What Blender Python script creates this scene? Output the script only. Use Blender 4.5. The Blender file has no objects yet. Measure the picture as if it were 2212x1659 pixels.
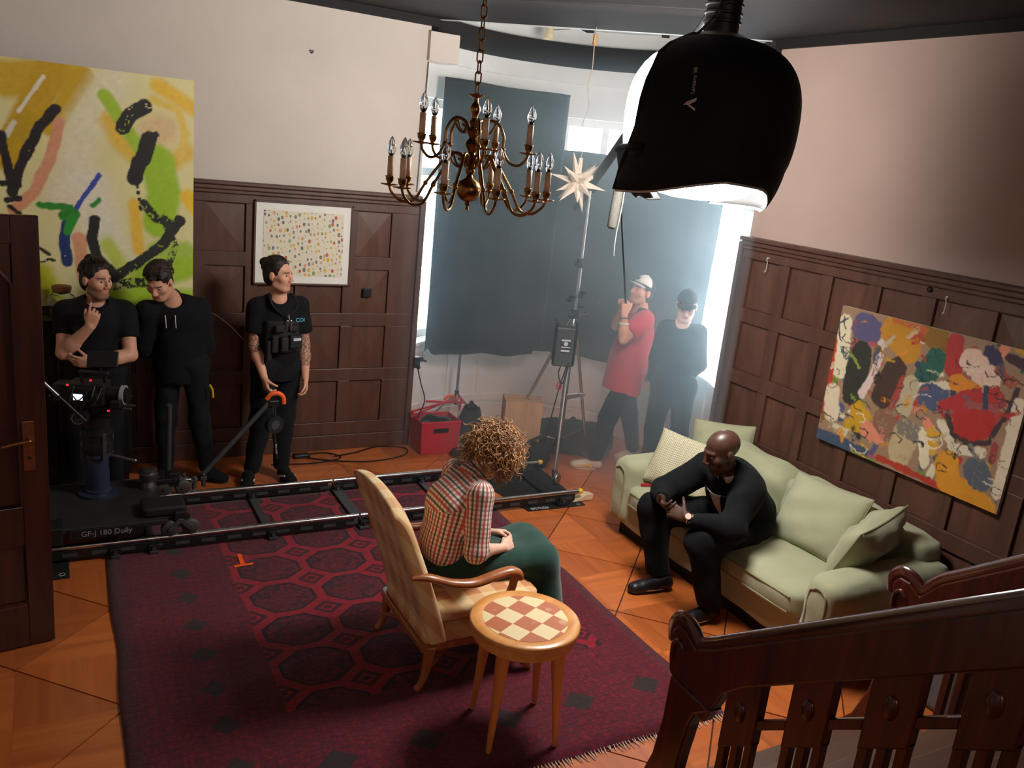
import bpy, bmesh, math, random
import numpy as np
from mathutils import Vector, Matrix
random.seed(7)
rng = np.random.default_rng(7)
SC = bpy.context.scene
COL = SC.collection
pi = math.pi

# ------------------------------------------------------------------ camera
def S(r, g, b):
    f = lambda c: (c / 12.92 if c <= .04045 else ((c + .055) / 1.055) ** 2.4)
    return (f(r / 255), f(g / 255), f(b / 255), 1)

CAM_H = 2.65
_yaw, _pit, _rol = [math.radians(a) for a in (29.406, 14.953, 6.103)]
_f = Vector((math.sin(_yaw) * math.cos(_pit), math.cos(_yaw) * math.cos(_pit), -math.sin(_pit)))
_r0 = Vector((math.cos(_yaw), -math.sin(_yaw), 0)); _u0 = _r0.cross(_f)
_r = _r0 * math.cos(_rol) + _u0 * math.sin(_rol); _u = -_r0 * math.sin(_rol) + _u0 * math.cos(_rol)
cd = bpy.data.cameras.new('camera'); cam = bpy.data.objects.new('camera', cd); COL.objects.link(cam)
M = Matrix.Identity(4)
for i in range(3):
    M[i][0], M[i][1], M[i][2] = _r[i], _u[i], -_f[i]
M[2][3] = CAM_H
cam.matrix_world = M
cd.sensor_fit = 'HORIZONTAL'; cd.sensor_width = 36; cd.lens = 36 * 1835.8 / 2212
cd.clip_start = .05; cd.clip_end = 200
SC.camera = cam

# ------------------------------------------------------------------ world, lights, exposure
wd = bpy.data.worlds.new('World'); SC.world = wd; wd.use_nodes = True
bg = wd.node_tree.nodes['Background']
bg.inputs[0].default_value = (.86, .94, 1, 1); bg.inputs[1].default_value = 14.0
def area(name, loc, target, size, size_y, power, color=(1, 1, 1)):
    l = bpy.data.lights.new(name, 'AREA'); l.shape = 'RECTANGLE'; l.size = size; l.size_y = size_y
    l.energy = power; l.color = color
    o = bpy.data.objects.new(name, l); COL.objects.link(o); o.location = loc
    o.rotation_euler = (Vector(target) - Vector(loc)).to_track_quat('-Z', 'Y').to_euler()
    return o
# two added fill lamps, out of view behind and beside the viewer
area('hall_fill_light', (-.9, .6, 2.6), (3.2, 5.0, 1.4), 1.6, 1.6, 4, (1, .84, .72))
area('stair_fill_light', (1.6, -1.75, 3.1), (2.6, 4.5, 1.6), 1.8, 1.0, 20, (1, .80, .68))
SC.view_settings.view_transform = 'Standard'; SC.view_settings.look = 'None'
SC.view_settings.exposure = 0.0; SC.view_settings.gamma = 1.0
SC.view_settings.use_curve_mapping = False
SC.cycles.volume_bounces = 1; SC.cycles.volume_step_rate = 2.5; SC.cycles.volume_max_steps = 64
SC.cycles.max_bounces = 6
SC.cycles.caustics_reflective = False; SC.cycles.caustics_refractive = False
SC.cycles.use_denoising = True; SC.cycles.use_adaptive_sampling = True; SC.cycles.adaptive_threshold = .03
SC.cycles.sample_clamp_indirect = 6

# ------------------------------------------------------------------ materials
def nt(m):
    m.use_nodes = True
    return m.node_tree, m.node_tree.nodes['Principled BSDF']
def pm(name, col, rough=.5, metal=0., var=.12, scale=12., bump=0., bscale=60., spec=.5, sheen=0., coat=0., stretch=(1, 1, 1), coord='Object', emit=None, es=0., alpha=1., trans=0., ior=1.45, detail=4., subs=0.):
    m = bpy.data.materials.new(name); t, b = nt(m); N = t.nodes; L = t.links
    tc = N.new('ShaderNodeTexCoord'); mp = N.new('ShaderNodeMapping'); mp.inputs['Scale'].default_value = stretch
    L.new(tc.outputs[coord], mp.inputs[0])
    nz = N.new('ShaderNodeTexNoise'); nz.inputs['Scale'].default_value = scale; nz.inputs['Detail'].default_value = detail
    L.new(mp.outputs[0], nz.inputs[0])
    mr = N.new('ShaderNodeMapRange'); mr.inputs[1].default_value = .3; mr.inputs[2].default_value = .7
    mr.inputs[3].default_value = 1 - var; mr.inputs[4].default_value = 1 + var
    L.new(nz.outputs[0], mr.inputs[0])
    vm = N.new('ShaderNodeVectorMath'); vm.operation = 'SCALE'; vm.inputs[0].default_value = col[:3]
    L.new(mr.outputs[0], vm.inputs['Scale'])
    L.new(vm.outputs[0], b.inputs['Base Color'])
    b.inputs['Roughness'].default_value = rough; b.inputs['Metallic'].default_value = metal
    b.inputs['Specular IOR Level'].default_value = spec; b.inputs['Sheen Weight'].default_value = sheen
    b.inputs['Coat Weight'].default_value = coat; b.inputs['IOR'].default_value = ior
    b.inputs['Transmission Weight'].default_value = trans; b.inputs['Alpha'].default_value = alpha
    if subs: b.inputs['Subsurface Weight'].default_value = subs; b.inputs['Subsurface Radius'].default_value = (.02, .008, .004); 
    if emit: b.inputs['Emission Color'].default_value = emit; b.inputs['Emission Strength'].default_value = es
    if bump:
        n2 = N.new('ShaderNodeTexNoise'); n2.inputs['Scale'].default_value = bscale; n2.inputs['Detail'].default_value = 3
        L.new(mp.outputs[0], n2.inputs[0])
        bp = N.new('ShaderNodeBump'); bp.inputs['Strength'].default_value = bump; bp.inputs['Distance'].default_value = .01
        L.new(n2.outputs[0], bp.inputs['Height']); L.new(bp.outputs[0], b.inputs['Normal'])
    return m
def wood(name, c1, c2, rough=.4, stretch=(1, 1, 12), scale=6., coat=0., spec=.5, bump=.08, rnd=0.):
    m = bpy.data.materials.new(name); t, b = nt(m); N = t.nodes; L = t.links
    tc = N.new('ShaderNodeTexCoord'); mp = N.new('ShaderNodeMapping')
    mp.inputs['Scale'].default_value = [scale * (1 / s if s > 1 else 1) * (1 if s == 1 else 1) for s in stretch]
    L.new(tc.outputs['Object'], mp.inputs[0])
    nz = N.new('ShaderNodeTexNoise'); nz.inputs['Scale'].default_value = 6; nz.inputs['Detail'].default_value = 8; nz.inputs['Distortion'].default_value = .6
    L.new(mp.outputs[0], nz.inputs[0])
    cr = N.new('ShaderNodeValToRGB'); cr.color_ramp.elements[0].color = c1; cr.color_ramp.elements[1].color = c2
    cr.color_ramp.elements[0].position = .3; cr.color_ramp.elements[1].position = .7
    L.new(nz.outputs[0], cr.inputs[0])
    out = cr.outputs[0]
    if rnd:
        oi = N.new('ShaderNodeObjectInfo'); hs = N.new('ShaderNodeHueSaturation')
        mr = N.new('ShaderNodeMapRange'); mr.inputs[3].default_value = 1 - rnd; mr.inputs[4].default_value = 1 + rnd
        L.new(oi.outputs['Random'], mr.inputs[0]); L.new(mr.outputs[0], hs.inputs['Value']); L.new(out, hs.inputs['Color'])
        ad = N.new('ShaderNodeVectorMath'); ad.operation = 'ADD'; L.new(tc.outputs['Object'], ad.inputs[0]); L.new(oi.outputs['Location'], ad.inputs[1]); L.new(ad.outputs[0], mp.inputs[0])
        out = hs.outputs[0]
    L.new(out, b.inputs['Base Color'])
    b.inputs['Roughness'].default_value = rough; b.inputs['Coat Weight'].default_value = coat; b.inputs['Specular IOR Level'].default_value = spec
    b.inputs['Coat Roughness'].default_value = .15
    if bump:
        bp = N.new('ShaderNodeBump'); bp.inputs['Strength'].default_value = bump; bp.inputs['Distance'].default_value = .004
        L.new(nz.outputs[0], bp.inputs['Height']); L.new(bp.outputs[0], b.inputs['Normal'])
    return m

# ------------------------------------------------------------------ mesh helpers
class MB:
    def __init__(s): s.v = []; s.f = []; s.m = []; s.cur = 0
    def add(s, vs, fs):
        o = len(s.v); s.v += [tuple(v) for v in vs]; s.f += [[i + o for i in f] for f in fs]; s.m += [s.cur] * len(fs); return s
    def box(s, a, b, M=None):
        (x0, y0, z0), (x1, y1, z1) = a, b
        vs = [Vector(p) for p in ((x0, y0, z0), (x1, y0, z0), (x1, y1, z0), (x0, y1, z0), (x0, y0, z1), (x1, y0, z1), (x1, y1, z1), (x0, y1, z1))]
        if M is not None: vs = [M @ v for v in vs]
        return s.add(vs, [(0, 3, 2, 1), (4, 5, 6, 7), (0, 1, 5, 4), (1, 2, 6, 5), (2, 3, 7, 6), (3, 0, 4, 7)])
    def cyl(s, p0, p1, r0, r1=None, n=16, caps=True):
        r1 = r0 if r1 is None else r1
        return s.tube([p0, p1], [r0, r1], n, caps)
    def tube(s, pts, r, n=8, caps=True, closed=False, flat=None):
        P = [Vector(p) for p in pts]; m = len(P)
        R = r if isinstance(r, (list, tuple)) else [r] * m
        tg = []
        for i in range(m):
            if closed: d = P[(i + 1) % m] - P[i - 1]
            else: d = P[min(i + 1, m - 1)] - P[max(i - 1, 0)]
            tg.append(d.normalized() if d.length > 1e-9 else Vector((0, 0, 1)))
        ref = Vector((0, 0, 1)) if abs(tg[0].z) < .9 else Vector((1, 0, 0))
        nrm = (ref - tg[0] * ref.dot(tg[0])).normalized()
        vs = []; fl = flat or (1, 1)
        for i in range(m):
            nrm = nrm - tg[i] * nrm.dot(tg[i])
            if nrm.length < 1e-6: nrm = tg[i].orthogonal()
            nrm.normalize(); bn = tg[i].cross(nrm)
            for k in range(n):
                a = 2 * pi * k / n
                vs.append(P[i] + nrm * (math.cos(a) * R[i] * fl[0]) + bn * (math.sin(a) * R[i] * fl[1]))
        fs = []
        for i in range(m if closed else m - 1):
            j = (i + 1) % m
            for k in range(n):
                l = (k + 1) % n
                fs.append((i * n + k, i * n + l, j * n + l, j * n + k))
        if caps and not closed:
            fs.append(tuple(range(n - 1, -1, -1))); fs.append(tuple((m - 1) * n + k for k in range(n)))
        return s.add(vs, fs)
    def lathe(s, prof, c=(0, 0, 0), n=24, axis='z', M=None):
        vs = []; fs = []; m = len(prof)
        for (r, z) in prof:
            for k in range(n):
                a = 2 * pi * k / n; v = Vector((r * math.cos(a), r * math.sin(a), z))
                if M is not None: v = M @ v
                vs.append(v + Vector(c))
        for i in range(m - 1):
            for k in range(n):
                l = (k + 1) % n; fs.append((i * n + k, i * n + l, (i + 1) * n + l, (i + 1) * n + k))
        if prof[0][0] > 1e-6: fs.append(tuple(range(n - 1, -1, -1)))
        if prof[-1][0] > 1e-6: fs.append(tuple((m - 1) * n + k for k in range(n)))
        return s.add(vs, fs)
    def prism(s, poly, a, b, plane='xy', M=None):
        # polygon in plane, extruded a..b along the remaining axis
        def mk(p, w):
            v = {'xy': (p[0], p[1], w), 'xz': (p[0], w, p[1]), 'yz': (w, p[0], p[1])}[plane]
            v = Vector(v); return M @ v if M is not None else v
        n = len(poly); vs = [mk(p, a) for p in poly] + [mk(p, b) for p in poly]
        fs = [tuple(range(n - 1, -1, -1)), tuple(range(n, 2 * n))] + [(i, (i + 1) % n, n + (i + 1) % n, n + i) for i in range(n)]
        return s.add(vs, fs)
    def ball(s, c, r, n=16, m=10, sc=(1, 1, 1)):
        prof = [(max(1e-7, r * math.sin(pi * i / m)), -r * math.cos(pi * i / m)) for i in range(m + 1)]
        return s.lathe(prof, c, n, M=Matrix.Diagonal((sc[0], sc[1], sc[2])).to_3x3())
    def grid(s, fn, nu, nv, closeu=False):
        vs = [fn(u / (nu if closeu else nu - 1), v / (nv - 1)) for v in range(nv) for u in range(nu)]
        fs = []
        for v in range(nv - 1):
            for u in range(nu if closeu else nu - 1):
                w = (u + 1) % nu
                fs.append((v * nu + u, v * nu + w, (v + 1) * nu + w, (v + 1) * nu + u))
        return s.add(vs, fs)
    def data(s, name, mats, smooth=False):
        me = bpy.data.meshes.new(name); me.from_pydata(s.v, [], s.f)
        for m in (mats if isinstance(mats, (list, tuple)) else [mats]): me.materials.append(m)
        if any(s.m): me.polygons.foreach_set('material_index', s.m)
        bm = bmesh.new(); bm.from_mesh(me); bmesh.ops.recalc_face_normals(bm, faces=bm.faces[:]); bm.to_mesh(me); bm.free()
        if smooth:
            me.polygons.foreach_set('use_smooth', [True] * len(me.polygons))
        return me
    def build(s, name, mats, parent=None, smooth=False, bevel=0, solid=0, sub=0, seg=2, auto=True):
        o = link(name, s.data(name, mats, smooth), parent)
        mods(o, bevel, solid, sub, seg)
        if smooth and auto and not sub: o.data.set_sharp_from_angle(angle=math.radians(50))
        return o
def mods(o, bevel=0, solid=0, sub=0, seg=2):
    if solid:
        q = o.modifiers.new('Solidify', 'SOLIDIFY'); q.thickness = solid; q.offset = 0
    if bevel:
        q = o.modifiers.new('Bevel', 'BEVEL'); q.width = bevel; q.segments = seg; q.limit_method = 'ANGLE'; q.angle_limit = math.radians(40)
        q.harden_normals = False
    if sub:
        q = o.modifiers.new('Subsurf', 'SUBSURF'); q.levels = sub; q.render_levels = sub
INV = {}
def link(name, data, parent=None):
    o = bpy.data.objects.new(name, data); COL.objects.link(o)
    if parent is not None:
        o.parent = parent
        if parent.name in INV: o.matrix_parent_inverse = INV[parent.name]
    return o
def tag(o, label=None, cat=None, group=None, kind=None):
    if label: o['label'] = label
    if cat: o['category'] = cat
    if group: o['group'] = group
    if kind: o['kind'] = kind
    return o
def thing(name, label, cat, loc=(0, 0, 0), rz=0, group=None, world=True):
    """Empty at the thing's base. world=True: its parts are given in world coordinates."""
    o = bpy.data.objects.new(name, None); COL.objects.link(o); o.location = loc; o.rotation_euler = (0, 0, rz); o.empty_display_size = .1
    if world: INV[o.name] = (Matrix.Translation(loc) @ Matrix.Rotation(rz, 4, 'Z')).inverted()
    return tag(o, label, cat, group)
def struct(o): o['kind'] = 'structure'; return o
def copytree(o, parent=None):
    c = o.copy(); COL.objects.link(c); c.parent = parent
    for ch in list(o.children): copytree(ch, c)
    return c
def text(name, body, size, Mx, mat, parent=None, extrude=.0006, align='CENTER'):
    cu = bpy.data.curves.new(name, 'FONT'); cu.body = body; cu.size = size; cu.extrude = extrude; cu.align_x = align; cu.align_y = 'CENTER'
    tmp = bpy.data.objects.new(name, cu); me = bpy.data.meshes.new_from_object(tmp); bpy.data.objects.remove(tmp)
    me.materials.clear(); me.materials.append(mat); me.name = name
    o = link(name, me, parent)
    o.matrix_basis = Mx
    return o
def frame(o, x, y):   # matrix from origin and x / y axes
    x = Vector(x).normalized(); y = Vector(y); y = (y - x * y.dot(x)).normalized(); z = x.cross(y)
    m = Matrix.Identity(4)
    for i in range(3): m[i][0], m[i][1], m[i][2], m[i][3] = x[i], y[i], z[i], o[i]
    return m
def spline(pts, n=8):
    P = [np.array(p, float) for p in pts]; out = []
    for i in range(len(P) - 1):
        p0 = P[i - 1] if i else 2 * P[0] - P[1]; p1, p2 = P[i], P[i + 1]; p3 = P[i + 2] if i + 2 < len(P) else 2 * P[-1] - P[-2]
        for k in range(n):
            t = k / n
            out.append(tuple(.5 * ((2 * p1) + (-p0 + p2) * t + (2 * p0 - 5 * p1 + 4 * p2 - p3) * t * t + (-p0 + 3 * p1 - 3 * p2 + p3) * t ** 3)))
    out.append(tuple(P[-1])); return out

# shared materials
M_plaster = pm('plaster_cream', S(212, 200, 188), .9, var=.05, scale=1.6, bump=.15, bscale=25)
M_plaster_r = pm('plaster_rose', S(186, 160, 148), .9, var=.06, scale=1.4, bump=.15, bscale=25)
M_white = pm('bay_white_paint', S(226, 226, 222), .55, var=.04, scale=3, bump=.05)
M_wains = wood('wainscot_brown', S(74, 48, 39), S(94, 63, 51), .42, (1, 1, 8), 2.2, spec=.45)
M_wainsP = wood('wainscot_panel_brown', S(78, 50, 40), S(99, 66, 53), .4, (1, 1, 8), 2.2, spec=.45, rnd=.1)
M_ceil = pm('ceiling_dark', S(25, 22, 22), .75, var=.15, scale=3, bump=.1, bscale=14)
M_black = pm('black_metal', S(22, 22, 24), .45, var=.2, scale=20)
M_rubber = pm('black_rubber', S(17, 17, 18), .7, var=.2)
M_chrome = pm('chrome_steel', S(205, 205, 205), .18, 1.0, var=.05, scale=30)
M_steel = pm('dull_steel', S(140, 140, 142), .38, 1.0, var=.12, scale=30)
M_mahog = wood('mahogany_dark', S(46, 14, 8), S(86, 28, 15), .22, (1, 12, 12), 3.5, coat=.9, spec=.5)
M_mahogV = wood('mahogany_dark_upright', S(48, 15, 9), S(92, 31, 16), .32, (1, 1, 12), 3.5, coat=.4, spec=.5)
M_lightwood = wood('honey_wood', S(196, 118, 58), S(222, 148, 82), .35, (1, 1, 10), 3., coat=.25)
M_cable = pm('cable_black', S(20, 19, 19), .55, var=.1)
# ------------------------------------------------------------------ floor
WLY = 6.92; WRX = 4.75; CZ = 3.66
BCX, BCY, BR = 3.8, 6.0, 1.42
M_joint = pm('floor_joint_dark', S(74, 34, 16), .8)
M_tileX = wood('parquet_grain_x', S(166, 84, 38), S(196, 108, 52), .33, (14, 1, 1), 2.4, coat=.18, rnd=.14)
M_tileY = wood('parquet_grain_y', S(160, 80, 36), S(190, 102, 48), .33, (1, 14, 1), 2.4, coat=.18, rnd=.14)
floor = struct(MB().box((-2.0, -2.3, -.08), (6.2, 8.0, -.012)).build('floor', M_joint))
sp = .925; h_ = sp / 2; g = .004
tri = {}
for k in range(4):
    a0 = k * pi / 2
    P = [(0, 0)] + [((h_ - g * 1.5) * math.cos(a0 + s), (h_ - g * 1.5) * math.sin(a0 + s)) for s in (0, pi / 2)]
    cx = sum(p[0] for p in P) / 3; cy = sum(p[1] for p in P) / 3
    P = [(cx + (x - cx) * .9985, cy + (y - cy) * .9985) for x, y in P]
    tri[k] = MB().prism(P, -.012, 0).data('tile', M_tileX if k % 2 else M_tileY)
# diagonal squares: x+y = 4.925 + sp*i, y-x = 4.42 - sp*j  -> square centres half way between joints
for i in range(-9, 10):
    for j in range(-6, 14):
        s_ = 4.925 + sp * (i + .5); d_ = 4.42 - sp * (j + .5)
        x = (s_ - d_) / 2; y = (s_ + d_) / 2
        if not (-1.4 < x < 5.6 and 1.6 < y < 7.9): continue
        if y > 7.2 and x < 2.6: continue
        if x > 5.1 and y < 4.8: continue
        for k in range(4):
            o = link('tile', tri[k], floor); o.location = (x, y, 0)

# ------------------------------------------------------------------ walls with wainscot
def wainscot(wall, n_cols, first, sign, along, face, length, start, hi=2.24):
    """panelling: along='x' (left wall, faces -y at `face`) or 'y' (right wall, faces -x at `face`)."""
    def bx(u0, u1, w0, w1, z0, z1):
        if along == 'x': return MB().box((u0, face - w1, z0), (u1, face - w0, z1))
        return MB().box((face - w1, u0, z0), (face - w0, u1, z1))
    u_a, u_b = start, start + length
    # skirting, rails, stiles, cornice
    bx(u_a, u_b, 0, .045, 0, .135).build('skirting_board', M_wains, wall, bevel=.006)
    zs = [.25, .735, 1.22, 1.705]
    prev = .135
    for z in zs + [2.08 + .0]:
        bx(u_a, u_b, 0, .032, prev, z).build('rail', M_wains, wall, bevel=.004); prev = z + .375
    cols = [first + sign * .40 * k for k in range(n_cols)]
    ed = sorted([u for u in cols])
    for z in zs:
        last = u_a
        for u in ed:
            if u - last > .01: bx(last, u, 0, .031, z - .002, z + .377).build('stile', M_wains, wall, bevel=.004)
            last = u + .30
        if u_b - last > .01: bx(last, u_b, 0, .031, z - .002, z + .377).build('stile', M_wains, wall, bevel=.004)
    pme = None
    a, b = .148, .1855
    mb = MB()
    if along == 'x':
        mb.add([(-a, 0, -b), (a, 0, -b), (a, 0, b), (-a, 0, b), (-a, -.006, -b), (a, -.006, -b), (a, -.006, b), (-a, -.006, b), (0, -.015, 0)],
               [(4, 5, 8), (5, 6, 8), (6, 7, 8), (7, 4, 8), (0, 1, 5, 4), (1, 2, 6, 5), (2, 3, 7, 6), (3, 0, 4, 7), (3, 2, 1, 0)])
    else:
        mb.add([(0, -a, -b), (0, a, -b), (0, a, b), (0, -a, b), (-.006, -a, -b), (-.006, a, -b), (-.006, a, b), (-.006, -a, b), (-.015, 0, 0)],
               [(4, 5, 8), (5, 6, 8), (6, 7, 8), (7, 4, 8), (0, 1, 5, 4), (1, 2, 6, 5), (2, 3, 7, 6), (3, 0, 4, 7), (3, 2, 1, 0)])
    pme = mb.data('panel', M_wainsP)
    for u in cols:
        for z in zs:
            o = link('panel', pme, wall)
            o.location = (u + .15, face - .002, z + .1875) if along == 'x' else (face - .002, u + .15, z + .1875)
    for z0, z1, w in ((2.08, 2.15, .036), (2.15, 2.18, .055), (2.18, 2.215, .075), (2.215, 2.245, .10)):
        bx(u_a, u_b, 0, w, z0, z1).build('cornice_moulding', M_wains, wall, bevel=.008)
    return wall
LX1 = 2.80
wl = struct(MB().box((-1.1, WLY, 0), (LX1, WLY + .22, CZ)).build('wall_left', M_plaster))
wainscot(wl, 10, 2.26, -1, 'x', WLY, LX1 + 1.1, -1.1)
RY1 = 4.97
wr = struct(MB().box((WRX, -2.2, 0), (WRX + .22, RY1, CZ)).build('wall_right', M_plaster_r))
wainscot(wr, 16, RY1 - .09 - .30, -1, 'y', WRX, RY1 + 1.5, -1.5)
# plain walls beside and behind the viewer
struct(MB().box((-1.32, -2.2, 0), (-1.1, WLY + .22, CZ)).build('wall_side', M_plaster))
struct(MB().box((-1.32, -2.42, 0), (WRX + .22, -2.2, CZ)).build('wall_rear', M_plaster))

# end casings of the panelling at the bay opening
struct(MB().box((LX1, WLY - .06, 0), (LX1 + .05, WLY + .20, 2.2)).build('trim_1', M_wains, bevel=.006))
struct(MB().box((WRX - .06, RY1, 0), (WRX + .2, RY1 + .04, 2.2)).build('trim_2', M_wains, bevel=.006))

# ------------------------------------------------------------------ bay: half-round, white
def arc(r, a): a = math.radians(a); return (BCX + r * math.cos(a), BCY + r * math.sin(a))
def arcwall(mb, r0, r1, a0, a1, z0, z1, step=4.):
    n = max(1, int(abs(a1 - a0) / step + .5)); A = [a0 + (a1 - a0) * i / n for i in range(n + 1)]
    vs = []
    for a in A:
        for r in (r0, r1):
            x, y = arc(r, a)
            vs += [(x, y, z0), (x, y, z1)]
    fs = []
    for i in range(n):
        b = i * 4; c = b + 4
        fs += [(b, c, c + 1, b + 1), (b + 2, b + 3, c + 3, c + 2), (b, b + 2, c + 2, c), (b + 1, c + 1, c + 3, b + 3)]
    fs += [(0, 1, 3, 2), (n * 4, n * 4 + 2, n * 4 + 3, n * 4 + 1)]
    return mb.add(vs, fs)
SILL = .88; WTOP = 3.06
wins = [(96, 131), (34, 66), (-38, 8)]
bw = struct(arcwall(MB(), BR, BR + .25, -47, 137, 0, SILL).build('wall_bay', M_white, smooth=True))
arcwall(MB(), BR, BR + .25, -47, 137, WTOP, 3.9).build('upper_wall', M_white, bw, smooth=True)
for a0, a1 in ((131, 137), (66, 96), (8, 34), (-47, -38)):
    arcwall(MB(), BR, BR + .25, a0, a1, SILL, WTOP).build('pier', M_white, bw, smooth=True)
arcwall(MB(), BR - .05, BR + .2, -45, 135, SILL, SILL + .03).build('sill', M_white, bw, smooth=True)
arcwall(MB(), BR - .018, BR, -45, 135, 0, .17).build('skirting_board', M_white, bw, smooth=True)
arcwall(MB(), BR - .026, BR, -45, 135, .17, .185).build('skirting_moulding', M_white, bw, smooth=True)
arcwall(MB(), BR - .02, BR, -45, 135, .22, .29).build('rail', M_white, bw, smooth=True)
arcwall(MB(), BR - .02, BR, -45, 135, .80, .88).build('rail', M_white, bw, smooth=True)
for a in range(-45, 136, 15):
    arcwall(MB(), BR - .02, BR, a - 1.6, a + 1.6, .29, .80).build('stile', M_white, bw)
# low step at the ceiling line of the wall
arcwall(MB(), BR - .05, BR, -45, 135, 3.36, 3.50).build('frieze', M_white, bw, smooth=True)
M_glass = bpy.data.materials.new('window_glass'); t, b = nt(M_glass)
t.nodes.remove(b); gl = t.nodes.new('ShaderNodeBsdfGlossy'); gl.inputs['Roughness'].default_value = .03
tr = t.nodes.new('ShaderNodeBsdfTransparent'); tr.inputs[0].default_value = (.97, .99, 1, 1); mx = t.nodes.new('ShaderNodeMixShader'); mx.inputs[0].default_value = .04
t.links.new(tr.outputs[0], mx.inputs[1]); t.links.new(gl.outputs[0], mx.inputs[2])
t.links.new(mx.outputs[0], t.nodes['Material Output'].inputs[0])
for i, (a0, a1) in enumerate(wins):
    r = BR + .10
    w = struct(MB().box((0, 0, 0), (.001, .001, .001)).build('window_%d' % (i + 1), M_white)) if False else None
    mb = MB()
    arcwall(mb, r, r + .07, a0, a0 + 2.6, SILL + .03, WTOP); arcwall(mb, r, r + .07, a1 - 2.6, a1, SILL + .03, WTOP)
    arcwall(mb, r, r + .07, a0 + 2.6, a1 - 2.6, WTOP - .07, WTOP); arcwall(mb, r, r + .07, a0 + 2.6, a1 - 2.6, SILL + .03, SILL + .10)
    w = struct(mb.build('window_%d' % (i + 1), M_white))
    mid = (a0 + a1) / 2
    arcwall(MB(), r, r + .06, mid - 1.2, mid + 1.2, SILL + .1, WTOP - .07).build('mullion', M_white, w)
    arcwall(MB(), r, r + .06, a0 + 2.6, a1 - 2.6, 2.40, 2.47).build('transom', M_white, w)
    for b0, b1 in ((a0 + 2.6, mid - 1.2), (mid + 1.2, a1 - 2.6)):
        for z0, z1 in ((SILL + .1, 2.40), (2.47, WTOP - .07)):
            arcwall(MB(), r + .028, r + .034, b0, b1, z0, z1).build('pane', M_glass, w)

# ------------------------------------------------------------------ ceilings
# main ceiling: everything on the room side of the bay chord
ce = MB()
ce.prism([(-1.32, -2.42), (WRX + .25, -2.42), (WRX + .25, 5.0), (4.80, 5.0), (2.80, 7.0), (2.80, WLY + .25), (-1.32, WLY + .25)], CZ, CZ + .5)
cl = struct(ce.build('ceiling', M_ceil))
# dark boards of the ceiling, running with the chord
ch = Vector((2.0, -2.0, 0)).normalized(); nn = Vector((ch.y, -ch.x, 0))  # nn points to the room
nn = Vector((-1, -1, 0)).normalized()
mid = Vector((3.8, 6.0, 0))
def beam(name, off0, off1, z0, z1, half, mat, par):
    P = [mid + ch * s * half + nn * o for s, o in ((-1, off0), (1, off0), (1, off1), (-1, off1))]
    return MB().prism([(p.x, p.y) for p in P], z0, z1).build(name, mat, par, bevel=.008)
beam('beam_edge', -.07, -.02, CZ, CZ + .05, 1.42, M_white, cl)
for k in range(4):
    beam('ceiling_beam', 1.25 + k * .95, 1.45 + k * .95, CZ - .07, CZ + .01, 1.1, M_ceil, cl)
bc = MB(); P = [arc(BR + .2, a) for a in range(-45, 136, 6)]
bc.prism(P, 3.84, 3.90)
bcl = struct(bc.build('ceiling_bay', M_white))
arcwall(MB(), BR - .10, BR + .1, -45, 135, 3.50, 3.70).build('cornice_ring', M_ceil, bcl, smooth=True)
def bar(name, p, q, w, z0, z1, mat, par):
    p = Vector((*p, 0)); q = Vector((*q, 0)); d = (q - p).normalized(); n = Vector((-d.y, d.x, 0)) * w / 2
    return MB().prism([((p + n)[0], (p + n)[1]), ((q + n)[0], (q + n)[1]), ((q - n)[0], (q - n)[1]), ((p - n)[0], (p - n)[1])], z0, z1).build(name, mat, par)
# star-shaped strap mouldings on the bay ceiling
def bcp(r, a): a = math.radians(a); return (BCX + r * math.cos(a), BCY + r * math.sin(a))
hexc = [bcp(.62, a) for a in (-15, 30, 45, 60, 105)]
for p, q in ((bcp(.35, -20), bcp(.95, 20)), (bcp(.95, 20), bcp(.95, 70)), (bcp(.95, 70), bcp(.35, 110)), (bcp(.35, 110), bcp(.35, -20)),
             (bcp(.95, 20), bcp(1.34, 12)), (bcp(.95, 70), bcp(1.34, 78)), (bcp(.95, 20), bcp(1.34, 30)), (bcp(.95, 70), bcp(1.34, 60)), (bcp(.35, 110), bcp(1.3, 122)), (bcp(.35, -20), bcp(1.3, -32))):
    bar('strap_moulding', p, q, .07, 3.812, 3.842, M_ceil, bcl)
# closing wall over the beam between the two ceiling levels
MB().prism([(2.78, 7.02), (4.82, 4.98), (4.79, 4.95), (2.75, 6.99)], CZ + .02, 3.88).build('beam_back', M_ceil, cl)
# corbels where bay and walls meet
for k, (x, y) in enumerate(((2.84, 6.99), (4.82, 5.06))):
    struct(MB().box((x - .06 if k == 0 else x - .10, y - .12 if k == 0 else y - .10, 3.33), (x + .20 if k == 0 else x + .1, y + .10, 3.555)).build('trim_%d' % (3 + k), M_plaster, bevel=.004))

struct(MB().box((-1.1, WLY - .03, 3.595), (LX1 + .06, WLY + .02, CZ)).build('trim_5', M_ceil))
struct(MB().box((WRX - .03, -2.2, 3.595), (WRX + .02, RY1 + .04, CZ)).build('trim_6', M_ceil))
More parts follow.
